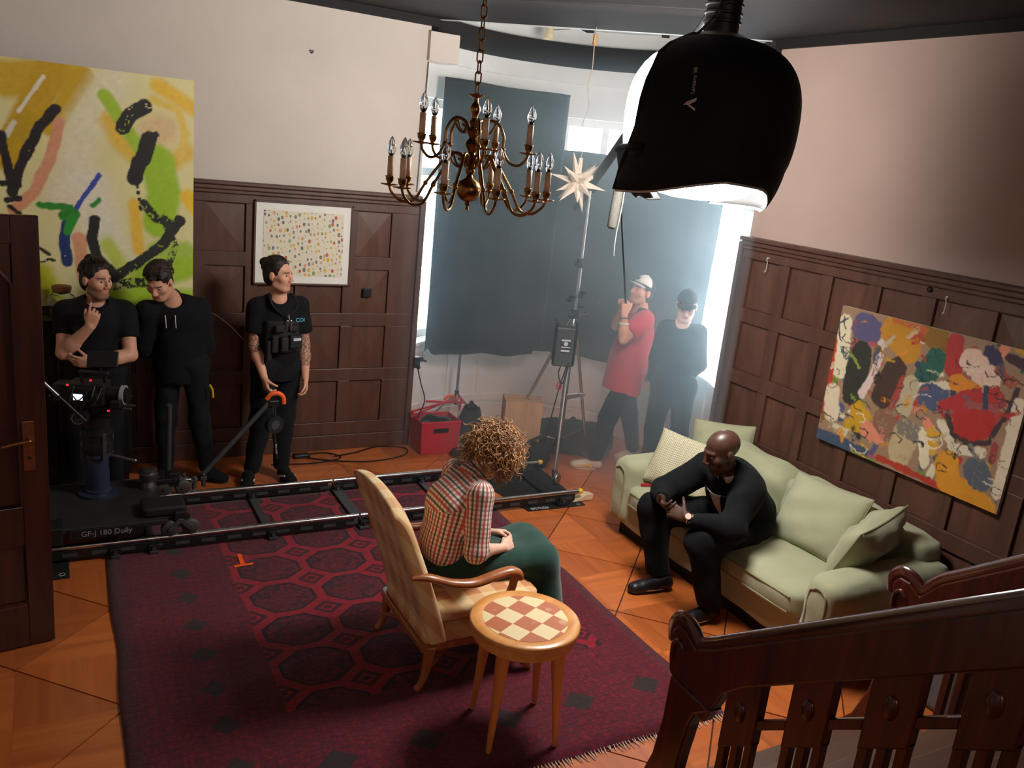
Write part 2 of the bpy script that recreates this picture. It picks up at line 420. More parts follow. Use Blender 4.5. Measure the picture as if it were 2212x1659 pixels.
# ------------------------------------------------------------------ rug
def math_node(N, op, a=None, b=None, L=None, clamp=False):
    n = N.new('ShaderNodeMath'); n.operation = op; n.use_clamp = clamp
    for i, x in enumerate((a, b)):
        if x is None: continue
        if isinstance(x, (int, float)): n.inputs[i].default_value = x
        else: L.new(x, n.inputs[i])
    return n.outputs[0]
RX0, RX1, RY0, RY1_ = .26, 2.98, 2.70, 6.02
def rug_mat():
    m = bpy.data.materials.new('rug_bokhara_red'); t, b = nt(m); N = t.nodes; L = t.links
    A = lambda op, x, y=None, c=False: math_node(N, op, x, y, L, c)
    tc = N.new('ShaderNodeTexCoord'); wob = N.new('ShaderNodeTexNoise'); wob.inputs['Scale'].default_value = 3; L.new(tc.outputs['Object'], wob.inputs[0])
    sx = N.new('ShaderNodeSeparateXYZ'); L.new(tc.outputs['Object'], sx.inputs[0])
    wx = A('MULTIPLY', A('SUBTRACT', wob.outputs[0], .5), .05)
    x = A('ADD', sx.outputs[0], wx); y = A('ADD', sx.outputs[1], wx)
    # octagon medallions (guls) on a lattice, cell .40 x .315, in the central field
    cx, cy = .43, .362
    fx = A('SUBTRACT', A('FRACT', A('DIVIDE', A('SUBTRACT', x, .935), cx)), .5); fy = A('SUBTRACT', A('FRACT', A('DIVIDE', A('SUBTRACT', y, 2.87), cy)), .5)
    ax = A('ABSOLUTE', fx); ay = A('ABSOLUTE', fy)
    octa = A('MAXIMUM', A('MAXIMUM', ax, ay), A('MULTIPLY', A('ADD', ax, ay), .72))
    gul = A('LESS_THAN', octa, .435); ring = A('MULTIPLY', A('GREATER_THAN', octa, .395), gul)
    quarter = A('GREATER_THAN', A('MULTIPLY', fx, fy), 0.)
    inner = A('LESS_THAN', octa, .17)
    # little diamonds/crosses between the guls
    gx = A('SUBTRACT', .5, ax); gy = A('SUBTRACT', .5, ay)
    dsum = A('ADD', gx, gy); dia = A('MULTIPLY', A('LESS_THAN', dsum, .21), A('GREATER_THAN', dsum, .12))
    dia2 = A('LESS_THAN', A('MAXIMUM', gx, gy), .05)
    # hooked line work: blocky voronoi cells
    vor = N.new('ShaderNodeTexVoronoi'); vor.distance = 'CHEBYCHEV'; vor.inputs['Scale'].default_value = 26; L.new(tc.outputs['Object'], vor.inputs[0])
    hook = A('GREATER_THAN', vor.outputs['Distance'], .40)
    vb = N.new('ShaderNodeTexVoronoi'); vb.distance = 'MANHATTAN'; vb.inputs['Scale'].default_value = 40; L.new(tc.outputs['Object'], vb.inputs[0])
    hook2 = A('GREATER_THAN', vb.outputs['Distance'], .52)
    field = A('MULTIPLY', A('GREATER_THAN', x, .92), A('LESS_THAN', x, 2.72))
    field = A('MULTIPLY', field, A('GREATER_THAN', y, 3.45))
    # border lozenges, along the left border (x ~ .72) and the near border (y ~ 3.0)
    bx_ = A('ABSOLUTE', A('SUBTRACT', x, .64)); by_ = A('ABSOLUTE', A('SUBTRACT', A('FRACT', A('DIVIDE', y, .30)), .5))
    loz = A('LESS_THAN', A('ADD', A('MULTIPLY', bx_, 9.), A('MULTIPLY', by_, 2.6)), .62)
    bx2 = A('ABSOLUTE', A('SUBTRACT', y, 3.05)); by2 = A('ABSOLUTE', A('SUBTRACT', A('FRACT', A('DIVIDE', x, .42)), .5))
    loz2 = A('LESS_THAN', A('ADD', A('MULTIPLY', bx2, 9.), A('MULTIPLY', by2, 3.4)), .75)
    loz = A('MAXIMUM', loz, loz2)
    # stripe bands of the border
    st = A('GREATER_THAN', A('SINE', A('MULTIPLY', x, 120.)), .75); st2 = A('GREATER_THAN', A('SINE', A('MULTIPLY', y, 120.)), .8)
    nband = N.new('ShaderNodeTexNoise'); nband.inputs['Scale'].default_value = 1.3; nband.inputs['Detail'].default_value = 3; L.new(tc.outputs['Object'], nband.inputs[0])
    nfine = N.new('ShaderNodeTexNoise'); nfine.inputs['Scale'].default_value = 160; nfine.inputs['Detail'].default_value = 2
    mpf = N.new('ShaderNodeMapping'); mpf.inputs['Scale'].default_value = (.12, 1, 1); L.new(tc.outputs['Object'], mpf.inputs[0]); L.new(mpf.outputs[0], nfine.inputs[0])
    def mix(f, c1, c2):
        q = N.new('ShaderNodeMix'); q.data_type = 'RGBA'
        if isinstance(f, (int, float)): q.inputs[0].default_value = f
        else: L.new(f, q.inputs[0])
        for i, c in ((6, c1), (7, c2)):
            if isinstance(c, tuple): q.inputs[i].default_value = c
            else: L.new(c, q.inputs[i])
        return q.outputs[2]
    red = S(134, 20, 38); wine = S(96, 18, 34); dark = S(42, 22, 34); ink = S(36, 20, 26); verd = S(50, 38, 38); bright = S(158, 26, 42)
    ground = mix(nband.outputs[0], wine, S(128, 24, 38))
    bord = mix(A('MULTIPLY', A('MULTIPLY', hook2, .5), A('SUBTRACT', 1., loz)), ground, dark)
    bord = mix(A('MULTIPLY', A('MAXIMUM', st, st2), .22), bord, ink)
    bord = mix(loz, bord, verd)
    fld = mix(A('MULTIPLY', A('MAXIMUM', dia, dia2), .85), red, ink)
    gc = mix(quarter, S(66, 22, 36), S(92, 20, 34)); gc = mix(A('MULTIPLY', hook, .75), gc, S(122, 26, 40)); gc = mix(inner, gc, S(104, 20, 32)); gc = mix(A('MULTIPLY', hook2, .55), gc, ink)
    gc = mix(ring, gc, ink)
    fld = mix(gul, fld, gc)
    col = mix(field, bord, fld)
    col = mix(A('MULTIPLY', A('GREATER_THAN', nfine.outputs[0], .56), .38), col, S(28, 14, 18))
    L.new(col, b.inputs['Base Color']); b.inputs['Roughness'].default_value = .9; b.inputs['Sheen Weight'].default_value = .15; b.inputs['Specular IOR Level'].default_value = .2
    bp = N.new('ShaderNodeBump'); bp.inputs['Strength'].default_value = .4; bp.inputs['Distance'].default_value = .004; L.new(nfine.outputs[0], bp.inputs['Height']); L.new(bp.outputs[0], b.inputs['Normal'])
    return m
M_rug = rug_mat()
rug = thing('rug', 'large dark red patterned rug covering the parquet under the armchair', 'rug', (1.6, 4.3, 0))
nxr, nyr = 28, 34
def rugpt(u, v):
    x = RX0 + (RX1 - RX0) * u; y = RY0 + (RY1_ - RY0) * v
    if u in (0, 1): x += .006 * math.sin(v * 17) + .003 * math.sin(v * 31)
    if u == 0: x -= (1 - v) * .05
    if v in (0, 1): y += .004 * math.sin(u * 14)
    return (x, y, .006 + .0015 * math.sin(u * 31 + v * 23))
MB().grid(rugpt, nxr, nyr).build('pile', M_rug, rug, smooth=True, solid=.008)
M_fringe = pm('rug_fringe_cotton', S(206, 184, 168), .9, var=.2)
mb = MB()
for i in range(150):
    x = RX0 + .02 + (RX1 - RX0 - .03) * i / 149 + random.uniform(-.004, .004); y = RY0 + .006
    l = random.uniform(.03, .055); dx = random.uniform(-.012, .012)
    mb.tube([(x, y, .008), (x + dx * .4, y - l * .5, .006), (x + dx, y - l, .003)], [.004, .003, .002], 4)
fr = mb.build('fringe', M_fringe, rug); fr['kind'] = 'stuff'

# ------------------------------------------------------------------ sofa
M_sofa = pm('sofa_sage_fabric', S(162, 162, 130), .85, var=.06, scale=5, bump=.25, bscale=260, sheen=.25, spec=.2)
M_sofaD = pm('sofa_sage_piping', S(140, 138, 104), .85, var=.05)
M_dark = pm('sofa_plinth_dark', S(24, 16, 14), .7)
def pillow(name, w, h, t, mat, M, parent=None, wr=.012, seed=0, n=22, corner=.0, sag=0):
    r = np.random.default_rng(seed); ph = r.uniform(0, 6, 8)
    mb = MB()
    def side(sgn):
        def fn(u, v):
            a = u * 2 - 1; b = v * 2 - 1
            e = (1 - abs(a) ** 2.6) * (1 - abs(b) ** 2.6); e = max(e, 0) ** .55
            pin = 1 - .05 * (abs(a) ** 2 + abs(b) ** 2) + .10 * (a * a * b * b)
            x = a * w / 2 * pin; y = b * h / 2 * pin
            z = sgn * (t / 2 * e + .004)
            z += wr * e * (math.sin(5 * a + ph[0] + 3 * b) * .5 + math.sin(9 * b + ph[1] - 4 * a) * .35 + math.sin(13 * a * b + ph[2]) * .4)
            z += sag * (a * a - .5) * h * .2
            return M @ Vector((x, y, z))
        return fn
    mb.grid(side(1), n, n); o0 = len(mb.v); mb.grid(side(-1), n, n)
    edge = [i for i in range(n)] + [n * j + n - 1 for j in range(1, n)] + [n * (n - 1) + i for i in range(n - 2, -1, -1)] + [n * j for j in range(n - 2, 0, -1)]
    fs = []
    for k in range(len(edge)):
        a, b = edge[k], edge[(k + 1) % len(edge)]
        fs.append((a, b, b + o0, a + o0))
    mb.add([], []); mb.f += fs; mb.m += [0] * len(fs)
    ob = mb.build(name, mat, parent, smooth=True, auto=False)
    pip = [(Vector(mb.v[i]) + Vector(mb.v[i + o0])) / 2 for i in edge]
    return ob, pip
def rbox(name, a, b, mat, parent, bev=.04, seg=4, puff=0, wr=.0, seed=0, n=12):
    """soft upholstered block: rounded box with slightly swollen, uneven faces"""
    r = np.random.default_rng(seed); ph = r.uniform(0, 6, 6)
    bm = bmesh.new(); bmesh.ops.create_cube(bm, size=1)
    bmesh.ops.subdivide_edges(bm, edges=bm.edges[:], cuts=n, use_grid_fill=True)
    A = np.array(a); B = np.array(b); c = (A + B) / 2; s = B - A
    for v in bm.verts:
        p = np.array(v.co) * 2       # -1..1
        q = p * s / 2
        hs = s / 2 - bev
        qq = np.clip(q, -hs, hs); d = q - qq; l = np.linalg.norm(d)
        if l > 1e-9: q = qq + d / l * min(l, bev) if l > bev else q
        e = np.array([(1 - p[1] ** 2) * (1 - p[2] ** 2), (1 - p[0] ** 2) * (1 - p[2] ** 2), (1 - p[0] ** 2) * (1 - p[1] ** 2)]) * (np.abs(p) > .999)
        q = q + np.sign(p) * e * puff
        if wr:
            q = q + np.sign(p) * (np.abs(p) > .98) * wr * (math.sin(q[0] * 17 + ph[0] + q[2] * 23) * math.sin(q[1] * 15 + ph[1] - q[2] * 11))
        v.co = q + c
    me = bpy.data.meshes.new(name); bm.to_mesh(me); bm.free(); me.materials.append(mat)
    me.polygons.foreach_set('use_smooth', [True] * len(me.polygons))
    return link(name, me, parent)
sofa = thing('sofa', 'long sage green fabric sofa against the panelled right wall', 'sofa', (4.15, 3.75, 0))
SX0, SX1 = 3.66, 4.68; SY0, SY1 = 2.70, 4.83
rbox('base', (SX0 + .02, SY0 + .02, .10), (SX1, SY1 - .02, .30), M_sofa, sofa, .025, wr=.004, seed=1)
MB().box((SX0 + .08, SY0 + .08, 0), (SX1 - .05, SY1 - .08, .10)).build('plinth', M_dark, sofa)
for nm, y0, y1, sd in (('armrest', SY0, SY0 + .24, 2), ('armrest', SY1 - .24, SY1, 3)):
    o = rbox(nm, (SX0 - .01, y0, .10), (SX1 - .02, y1, .60), M_sofa, sofa, .075, puff=.012, wr=.006, seed=sd)
    # piping round the front face of the arm
    pts = [(SX0 - .015, y0 + .062, .16), (SX0 - .018, y0 + .06, .48), (SX0 - .017, y0 + .085, .528), (SX0 - .019, (y0 + y1) / 2, .545), (SX0 - .017, y1 - .085, .528), (SX0 - .018, y1 - .06, .48), (SX0 - .015, y1 - .062, .16)]
    MB().tube(spline(pts, 5), .006, 6).build('piping', M_sofaD, o, smooth=True)
rbox('backrest', (4.40, SY0 + .1, .2), (SX1, SY1 - .1, .72), M_sofa, sofa, .08, puff=.01, wr=.006, seed=5)
ys = [SY0 + .235, (SY0 + SY1) / 2, SY1 - .235]
for k in range(2):
    y0, y1 = ys[k] + .004, ys[k + 1] - .004
    o = rbox('seat_cushion', (SX0 - .03, y0, .27), (4.42, y1, .45), M_sofa, sofa, .055, puff=.022, wr=.005, seed=8 + k)
    for z in (.315, .408):
        pts = [(SX0 - .030 - .017 * (1 - p_ * p_), (y0 + y1) / 2 + p_ * (y1 - y0) / 2, z) for p_ in np.linspace(-.88, .88, 15)]
        MB().tube(pts, .0055, 6).build('piping', M_sofaD, o, smooth=True)
    bk = rbox('back_cushion', (4.24, y0 + .01, .43), (4.50, y1 - .01, .80), M_sofa, sofa, .09, puff=.03, wr=.012, seed=12 + k)

def cushion(name, label, w, h, t, mat, M, seed, wr=.012, n=22, piping=True, sag=0, group=None):
    o = thing(name, label, 'cushion', tuple(M.translation), group=group)
    b, pip = pillow('cover', w, h, t, mat, M, o, wr, seed, n, sag=sag)
    if piping: MB().tube(pip, .005, 5, closed=True).build('piping', M_sofaD, b, smooth=True)
    return o
def ori(c, nrm, up, roll=0):
    n = Vector(nrm).normalized(); u = Vector(up); u = (u - n * u.dot(n)).normalized(); x = u.cross(n)
    m = Matrix.Identity(4)
    for i in range(3): m[i][0], m[i][1], m[i][2], m[i][3] = x[i], u[i], n[i], c[i]
    return m @ Matrix.Rotation(roll, 4, 'Z')
cushion('cushion', 'large flat sage green cushion leaning back in the middle of the sofa', .56, .46, .17, M_sofa, ori((4.19, 3.36, .665), (-.80, -.05, .42), (0, 0, 1), .05), 21)
cushion('cushion', 'crumpled sage green cushion propped against the near sofa arm', .56, .46, .22, M_sofa, ori((4.16, 2.98, .66), (-.25, .85, .40), (0, 0, 1), -.12), 22, wr=.026, sag=.12)
cushion('cushion', 'sage green cushion in the far corner behind the patterned cushion', .46, .42, .15, M_sofa, ori((4.38, 4.50, .69), (-.75, -.45, .35), (0, 0, 1), .1), 23)
# cream cushion with knitted zigzag
m = bpy.data.materials.new('cream_knit_pattern'); t, b = nt(m); N = t.nodes; L = t.links
tc = N.new('ShaderNodeTexCoord'); mp = N.new('ShaderNodeMapping'); mp.inputs['Scale'].default_value = (1, 1, 1); L.new(tc.outputs['UV'], mp.inputs[0])
sx = N.new('ShaderNodeSeparateXYZ'); L.new(mp.outputs[0], sx.inputs[0])
A = lambda op, x, y=None: math_node(N, op, x, y, L)
tri_ = A('ABSOLUTE', A('SUBTRACT', A('FRACT', A('MULTIPLY', sx.outputs[0], 22.)), .5))
zz = A('FRACT', A('ADD', A('MULTIPLY', sx.outputs[1], 26.), A('MULTIPLY', tri_, 1.6)))
msk = A('GREATER_THAN', zz, .62)
mxn = N.new('ShaderNodeMix'); mxn.data_type = 'RGBA'; L.new(msk, mxn.inputs[0]); mxn.inputs[6].default_value = S(216, 208, 178); mxn.inputs[7].default_value = S(148, 138, 104)
L.new(mxn.outputs[2], b.inputs['Base Color']); b.inputs['Roughness'].default_value = .9
bp = N.new('ShaderNodeBump'); bp.inputs['Strength'].default_value = .5; bp.inputs['Distance'].default_value = .004; L.new(zz, bp.inputs['Height']); L.new(bp.outputs[0], b.inputs['Normal'])
M_knit = m
def grid_uv(ob, n):
    me = ob.data; uv = me.uv_layers.new(name='UVMap'); nn_ = n * n
    vi = np.zeros(len(me.loops), int); me.loops.foreach_get('vertex_index', vi); k = vi % nn_
    arr = np.stack([(k % n) / (n - 1), (k // n) / (n - 1)], 1).astype(np.float32)
    uv.data.foreach_set('uv', arr.ravel())
kc = thing('cushion', 'cream cushion with a knitted zigzag pattern at the far end of the sofa', 'cushion', (4.0, 4.4, .66))
kb, pip = pillow('cover', .50, .42, .15, M_knit, ori((3.97, 4.42, .635), (-.72, -.42, .50), (0, 0, 1), -.10), kc, .008, 31, 24)
grid_uv(kb, 24)
M_redtag = pm('red_ribbon', S(170, 30, 40), .7)
MB().tube(spline([(3.70, 4.53, .463), (3.74, 4.50, .472), (3.79, 4.49, .466), (3.82, 4.47, .475)], 5), .011, 6, flat=(1, .35)).build('tassel', M_redtag, kc, smooth=True)
MB().tube(spline([(4.1, 4.70, .628), (4.16, 4.72, .632), (4.22, 4.73, .629)], 5), .010, 6, flat=(1, .35)).build('tassel', M_redtag, kc, smooth=True)

# ------------------------------------------------------------------ side table with chequered top
m = bpy.data.materials.new('chequer_inlay'); t, b = nt(m); N = t.nodes; L = t.links
tc = N.new('ShaderNodeTexCoord'); nz = N.new('ShaderNodeTexNoise'); nz.inputs['Scale'].default_value = 9; nz.inputs['Detail'].default_value = 6; L.new(tc.outputs['Object'], nz.inputs[0])
ch_ = N.new('ShaderNodeTexChecker'); mp = N.new('ShaderNodeMapping'); mp.inputs['Rotation'].default_value = (0, 0, math.radians(0)); mp.inputs['Location'].default_value = (-.015, -.014, .2)
L.new(tc.outputs['Object'], mp.inputs[0]); L.new(mp.outputs[0], ch_.inputs[0]); ch_.inputs['Scale'].default_value = 1 / .098
ch_.inputs[1].default_value = S(236, 214, 166); ch_.inputs[2].default_value = S(190, 112, 78)
cr = N.new('ShaderNodeMapRange'); cr.inputs[1].default_value = .62; cr.inputs[2].default_value = .70; cr.inputs[4].default_value = .4; L.new(nz.outputs[0], cr.inputs[0])
mxn = N.new('ShaderNodeMix'); mxn.data_type = 'RGBA'; L.new(cr.outputs[0], mxn.inputs[0]); L.new(ch_.outputs[0], mxn.inputs[6]); mxn.inputs[7].default_value = S(232, 206, 164)
L.new(mxn.outputs[2], b.inputs['Base Color']); b.inputs['Roughness'].default_value = .3; b.inputs['Coat Weight'].default_value = .3
M_cheq = m
M_tab = wood('table_honey_wood', S(206, 134, 66), S(230, 164, 92), .35, (8, 1, 1), 3., coat=.3)
TX, TY, TH = 1.885, 2.985, .60
tb = thing('side_table', 'round honey wood side table with a chequered inlay top', 'table', (TX, TY, 0), rz=math.radians(28), world=False)
R = .258
MB().lathe([(0, TH - .028), (R - .006, TH - .028), (R, TH - .022), (R, TH - .006), (R - .006, TH), (.202, TH), (.200, TH - .001), (0, TH - .001)][::-1], n=64).build('table_top', M_tab, tb, smooth=True)
MB().lathe([(.2, TH - .0009), (.2, TH + .0004), (0, TH + .0004)], n=64).build('chequer_inlay', M_cheq, tb)
MB().lathe([(R - .022, TH - .075), (R - .012, TH - .075), (R - .012, TH - .028), (R - .022, TH - .028)], n=48).build('apron', M_tab, tb, smooth=True)
prof = [(.010, .0), (.013, .01), (.022, .25), (.030, .40), (.033, .47), (.028, .505), (.020, .525), (.020, .56)]
for k in range(4):
    a = math.radians(5 + 90 * k); x, y = .178 * math.cos(a), .178 * math.sin(a)
    q = Matrix.Rotation(.10, 3, Vector((-math.sin(a), math.cos(a), 0)).normalized()) if False else None
    vs = MB().lathe(prof, (0, 0, 0), 16)
    vs.v = [(x + vx + math.cos(a) * .05 * (1 - vz / .56), y + vy + math.sin(a) * .05 * (1 - vz / .56), vz + .012) for vx, vy, vz in vs.v]
    vs.build('leg', M_lightwood, tb, smooth=True)

# ------------------------------------------------------------------ armchair
m = bpy.data.materials.new('peach_check_fabric'); t, b = nt(m); N = t.nodes; L = t.links
tc = N.new('ShaderNodeTexCoord'); A = lambda op, x, y=None: math_node(N, op, x, y, L)
sx = N.new('ShaderNodeSeparateXYZ'); L.new(tc.outputs['Object'], sx.inputs[0])
f1 = A('GREATER_THAN', A('FRACT', A('DIVIDE', A('ADD', sx.outputs[1], 10), .165)), .5)
f2 = A('GREATER_THAN', A('FRACT', A('DIVIDE', A('ADD', A('ADD', sx.outputs[2], sx.outputs[0]), 10), .165)), .5)
fs_ = A('MULTIPLY', A('ADD', f1, f2), .5)
cr = N.new('ShaderNodeValToRGB'); cr.color_ramp.elements[0].color = S(232, 200, 148); cr.color_ramp.elements[1].color = S(198, 128, 76); e = cr.color_ramp.elements.new(.5); e.color = S(222, 172, 118)
L.new(fs_, cr.inputs[0]); L.new(cr.outputs[0], b.inputs['Base Color']); b.inputs['Roughness'].default_value = .75; b.inputs['Sheen Weight'].default_value = .3
nz = N.new('ShaderNodeTexNoise'); nz.inputs['Scale'].default_value = 300; L.new(tc.outputs['Object'], nz.inputs[0]); bp = N.new('ShaderNodeBump'); bp.inputs['Strength'].default_value = .2; bp.inputs['Distance'].default_value = .002
L.new(nz.outputs[0], bp.inputs['Height']); L.new(bp.outputs[0], b.inputs['Normal'])
M_peach = m
M_chairwood = wood('chair_walnut', S(150, 84, 44), S(182, 110, 62), .35, (1, 1, 8), 4., coat=.3)
ac = thing('armchair', 'high-backed armchair in peach check fabric with carved wooden arms', 'armchair', (1.85, 3.69, 0))
CY0, CY1 = 3.40, 3.985
# back: raked slab, from (1.60, .27) to (1.42, 1.01), curved top
mbk = MB(); nb_ = 12
def backpt(side):
    def fn(u, v):
        y = CY0 - .02 + (CY1 - CY0 + .04) * u
        edge = 1 - abs(2 * u - 1) ** 6
        top = 1.005 + .03 * math.sin(pi * u) - .02 * (1 - edge)
        z = .265 + (top - .265) * v
        xb = 1.60 - (.245) * (v ** 1.15)
        if side: xb += .115 * (1 - .25 * v) - .02 * (1 - edge) * (1)
        if side and v > .9: xb -= (v - .9) * .25
        return (xb, y, z)
    return fn
n = 14
mbk.grid(backpt(0), n, n); o0 = len(mbk.v); mbk.grid(backpt(1), n, n)
edge = [i for i in range(n)] + [n * j + n - 1 for j in range(1, n)] + [n * (n - 1) + i for i in range(n - 2, -1, -1)] + [n * j for j in range(n - 2, 0, -1)]
for k in range(len(edge)):
    a_, b_ = edge[k], edge[(k + 1) % len(edge)]; mbk.f.append((a_, b_, b_ + o0, a_ + o0)); mbk.m.append(0)
mbk.build('backrest', M_peach, ac, smooth=True, bevel=.018, seg=3)
rbox('seat_base', (1.58, CY0, .25), (2.19, CY1, .36), M_peach, ac, .03, puff=.006)
rbox('seat_cushion', (1.62, CY0 + .005, .36), (2.23, CY1 - .005, .475), M_peach, ac, .05, puff=.02, wr=.005, seed=41)
MB().box((1.56, CY0 - .008, .225), (2.20, CY1 + .008, .262)).build('seat_rail', M_chairwood, ac, bevel=.008)
for y, s in ((CY0 - .005, -1), (CY1 + .005, 1)):
    pts = [(1.475, y, .66), (1.56, y + s * .02, .655), (1.68, y + s * .035, .615), (1.80, y + s * .04, .60), (1.92, y + s * .04, .625), (2.00, y + s * .04, .635), (2.045, y + s * .04, .615), (2.05, y + s * .04, .59)]
    MB().tube(spline(pts, 6), [.02 + .008 * min(1, i / 20) for i in range(len(spline(pts, 6)))], 10, flat=(.8, 1.2)).build('armrest', M_chairwood, ac, smooth=True)
    pts = [(2.03, y + s * .04, .61), (2.015, y + s * .035, .52), (1.985, y + s * .02, .44), (1.99, y + s * .008, .36), (2.01, y, .25)]
    MB().tube(spline(pts, 6), .021, 10).build('arm_support', M_chairwood, ac, smooth=True)
    pts = [(2.165, y, .26), (2.215, y + s * .012, .19), (2.19, y + s * .006, .11), (2.155, y, .06), (2.185, y + s * .01, .034)]
    sp_ = spline(pts, 6); MB().tube(sp_, [.034 - .018 * min(1, i / 16) for i in range(len(sp_))], 10).ball((2.188, y + s * .01, .033), .021, 12, 8).build('leg', M_chairwood, ac, smooth=True)
    pts = [(1.605, y, .26), (1.600, y, .18), (1.590, y, .10), (1.565, y, .04), (1.55, y, .022)]
    sp_ = spline(pts, 6); MB().tube(sp_, [.034 - .016 * min(1, i / 16) for i in range(len(sp_))], 10).ball((1.555, y, .032), .02, 12, 8).build('leg', M_chairwood, ac, smooth=True)
pts = [(1.58, CY0 + .0, .12), (1.72, CY0 + .12, .10), (1.86, CY0 + .29, .13), (1.72, CY1 - .12, .10), (1.58, CY1, .12)]
MB().tube(spline(pts, 8), .014, 8).build('stretcher', M_chairwood, ac, smooth=True)
pts = [(2.16, CY0 + .0, .12), (2.02, CY0 + .12, .10), (1.86, CY0 + .29, .13), (2.02, CY1 - .12, .10), (2.16, CY1, .12)]
MB().tube(spline(pts, 8), .014, 8).build('stretcher', M_chairwood, ac, smooth=True)
YS = [((212,172,40),0.119,0.053,0.00,[(-0.216,2.793),(0.162,2.857)]),
((205,162,22),0.096,0.028,0.00,[(0.054,2.887),(-0.063,2.637),(-0.212,2.293)]),
((208,168,25),0.065,0.023,0.00,[(0.246,2.869),(0.041,2.514)]),
((196,158,20),0.067,0.027,0.20,[(-0.206,2.414),(-0.094,2.545)]),
((234,226,205),0.012,0.008,0.20,[(0.011,2.838),(-0.145,2.598)]),
((230,220,200),0.016,0.011,0.20,[(-0.175,2.521),(-0.238,2.410)]),
((236,222,190),0.086,0.086,0.00,[(0.205,2.362),(0.083,2.070)]),
((238,228,200),0.131,0.117,0.00,[(0.258,2.146),(0.396,1.631)]),
((236,226,185),0.117,0.117,0.00,[(0.417,2.846),(0.208,2.455)]),
((238,192,60),0.052,0.043,0.00,[(0.719,2.869),(0.976,2.726)]),
((232,190,70),0.059,0.065,0.00,[(0.398,2.598),(0.475,2.450),(0.588,2.349),(0.804,2.352),(0.914,2.428)]),
((228,194,140),0.108,0.080,0.00,[(0.696,2.552),(0.742,2.572)]),
((236,200,90),0.027,0.030,0.00,[(0.682,2.771),(0.851,2.712),(0.898,2.556),(0.867,2.391)]),
((168,200,48),0.044,0.020,0.00,[(0.372,2.764),(0.457,2.636),(0.589,2.429)]),
((160,198,36),0.115,0.037,0.00,[(0.710,2.344),(0.756,2.118),(0.724,1.916)]),
((165,198,40),0.110,0.050,0.00,[(0.580,1.501),(0.934,1.616)]),
((170,204,40),0.092,0.043,0.00,[(0.375,1.325),(0.935,1.332)]),
((172,200,70),0.064,0.045,0.00,[(0.707,1.711),(0.901,1.719)]),
((200,210,90),0.061,0.061,0.00,[(0.382,1.731),(0.486,1.533)]),
((240,192,62),0.040,0.031,0.00,[(0.554,2.038),(0.582,1.706)]),
((240,196,40),0.055,0.032,0.00,[(0.916,2.113),(0.981,2.032)]),
((190,190,30),0.071,0.057,0.00,[(-0.049,1.517),(0.018,1.354)]),
((226,156,116),0.036,0.011,0.00,[(0.092,2.550),(0.035,2.315),(-0.071,2.075),(-0.200,1.942)]),
((228,160,122),0.044,0.012,0.00,[(0.196,1.772),(0.213,1.491)]),
((36,30,28),0.033,0.006,0.15,[(0.078,2.639),(-0.028,2.507),(-0.095,2.364),(-0.161,2.206),(-0.200,2.065)]),
((34,28,26),0.029,0.005,0.10,[(-0.253,2.439),(-0.229,2.261),(-0.198,2.112)]),
((30,26,24),0.022,0.005,0.00,[(-0.259,2.122),(-0.165,2.114)]),
((34,28,26),0.019,0.005,0.00,[(-0.237,2.010),(-0.163,2.028)]),
((32,28,26),0.016,0.005,0.10,[(-0.225,1.971),(-0.168,1.922)]),
((36,32,30),0.051,0.006,0.35,[(0.488,2.561),(0.537,2.651),(0.627,2.717)]),
((30,26,24),0.020,0.003,0.00,[(0.702,2.533),(0.705,2.530)]),
((32,28,26),0.055,0.006,0.05,[(0.656,2.500),(0.612,2.352)]),
((32,28,26),0.052,0.006,0.00,[(0.594,2.334),(0.556,2.218)]),
((34,30,28),0.011,0.003,0.00,[(0.574,2.164),(0.577,2.158)]),
((34,30,28),0.012,0.003,0.00,[(0.582,2.122),(0.582,2.116)]),
((34,30,28),0.012,0.003,0.00,[(0.591,2.074),(0.594,2.067)]),
((34,30,28),0.012,0.003,0.20,[(0.597,2.008),(0.600,2.002)]),
((38,36,28),0.031,0.006,0.40,[(0.622,2.043),(0.693,1.947),(0.788,1.912)]),
((36,36,28),0.036,0.006,0.25,[(0.868,1.937),(0.723,1.729),(0.549,1.596),(0.409,1.497)]),
((40,42,28),0.025,0.006,0.50,[(0.756,1.951),(0.829,1.751),(0.771,1.541)]),
((34,32,28),0.036,0.006,0.10,[(0.299,1.908),(0.273,1.776),(0.311,1.628),(0.424,1.514)]),
((38,38,28),0.037,0.006,0.45,[(0.408,1.445),(0.674,1.476)]),
((58,76,168),0.016,0.003,0.10,[(0.329,2.222),(0.242,2.081),(0.166,1.964)]),
((28,52,112),0.038,0.006,0.15,[(0.123,1.866),(0.096,1.718),(0.113,1.605)]),
((44,142,40),0.024,0.006,0.00,[(-0.038,1.989),(0.138,1.985)]),
((40,134,40),0.037,0.006,0.00,[(0.107,1.926),(0.166,1.942)]),
((46,150,44),0.029,0.006,0.00,[(0.159,1.916),(0.127,1.817)]),
((44,140,44),0.016,0.009,0.20,[(0.284,2.004),(0.329,2.049)]),
((34,30,28),0.011,0.003,0.20,[(-0.056,1.696),(-0.001,1.649)]),
((34,30,28),0.010,0.003,0.10,[(-0.017,1.616),(0.026,1.611)]),
((34,30,28),0.007,0.003,0.10,[(-0.060,1.598),(-0.034,1.603)]),
]
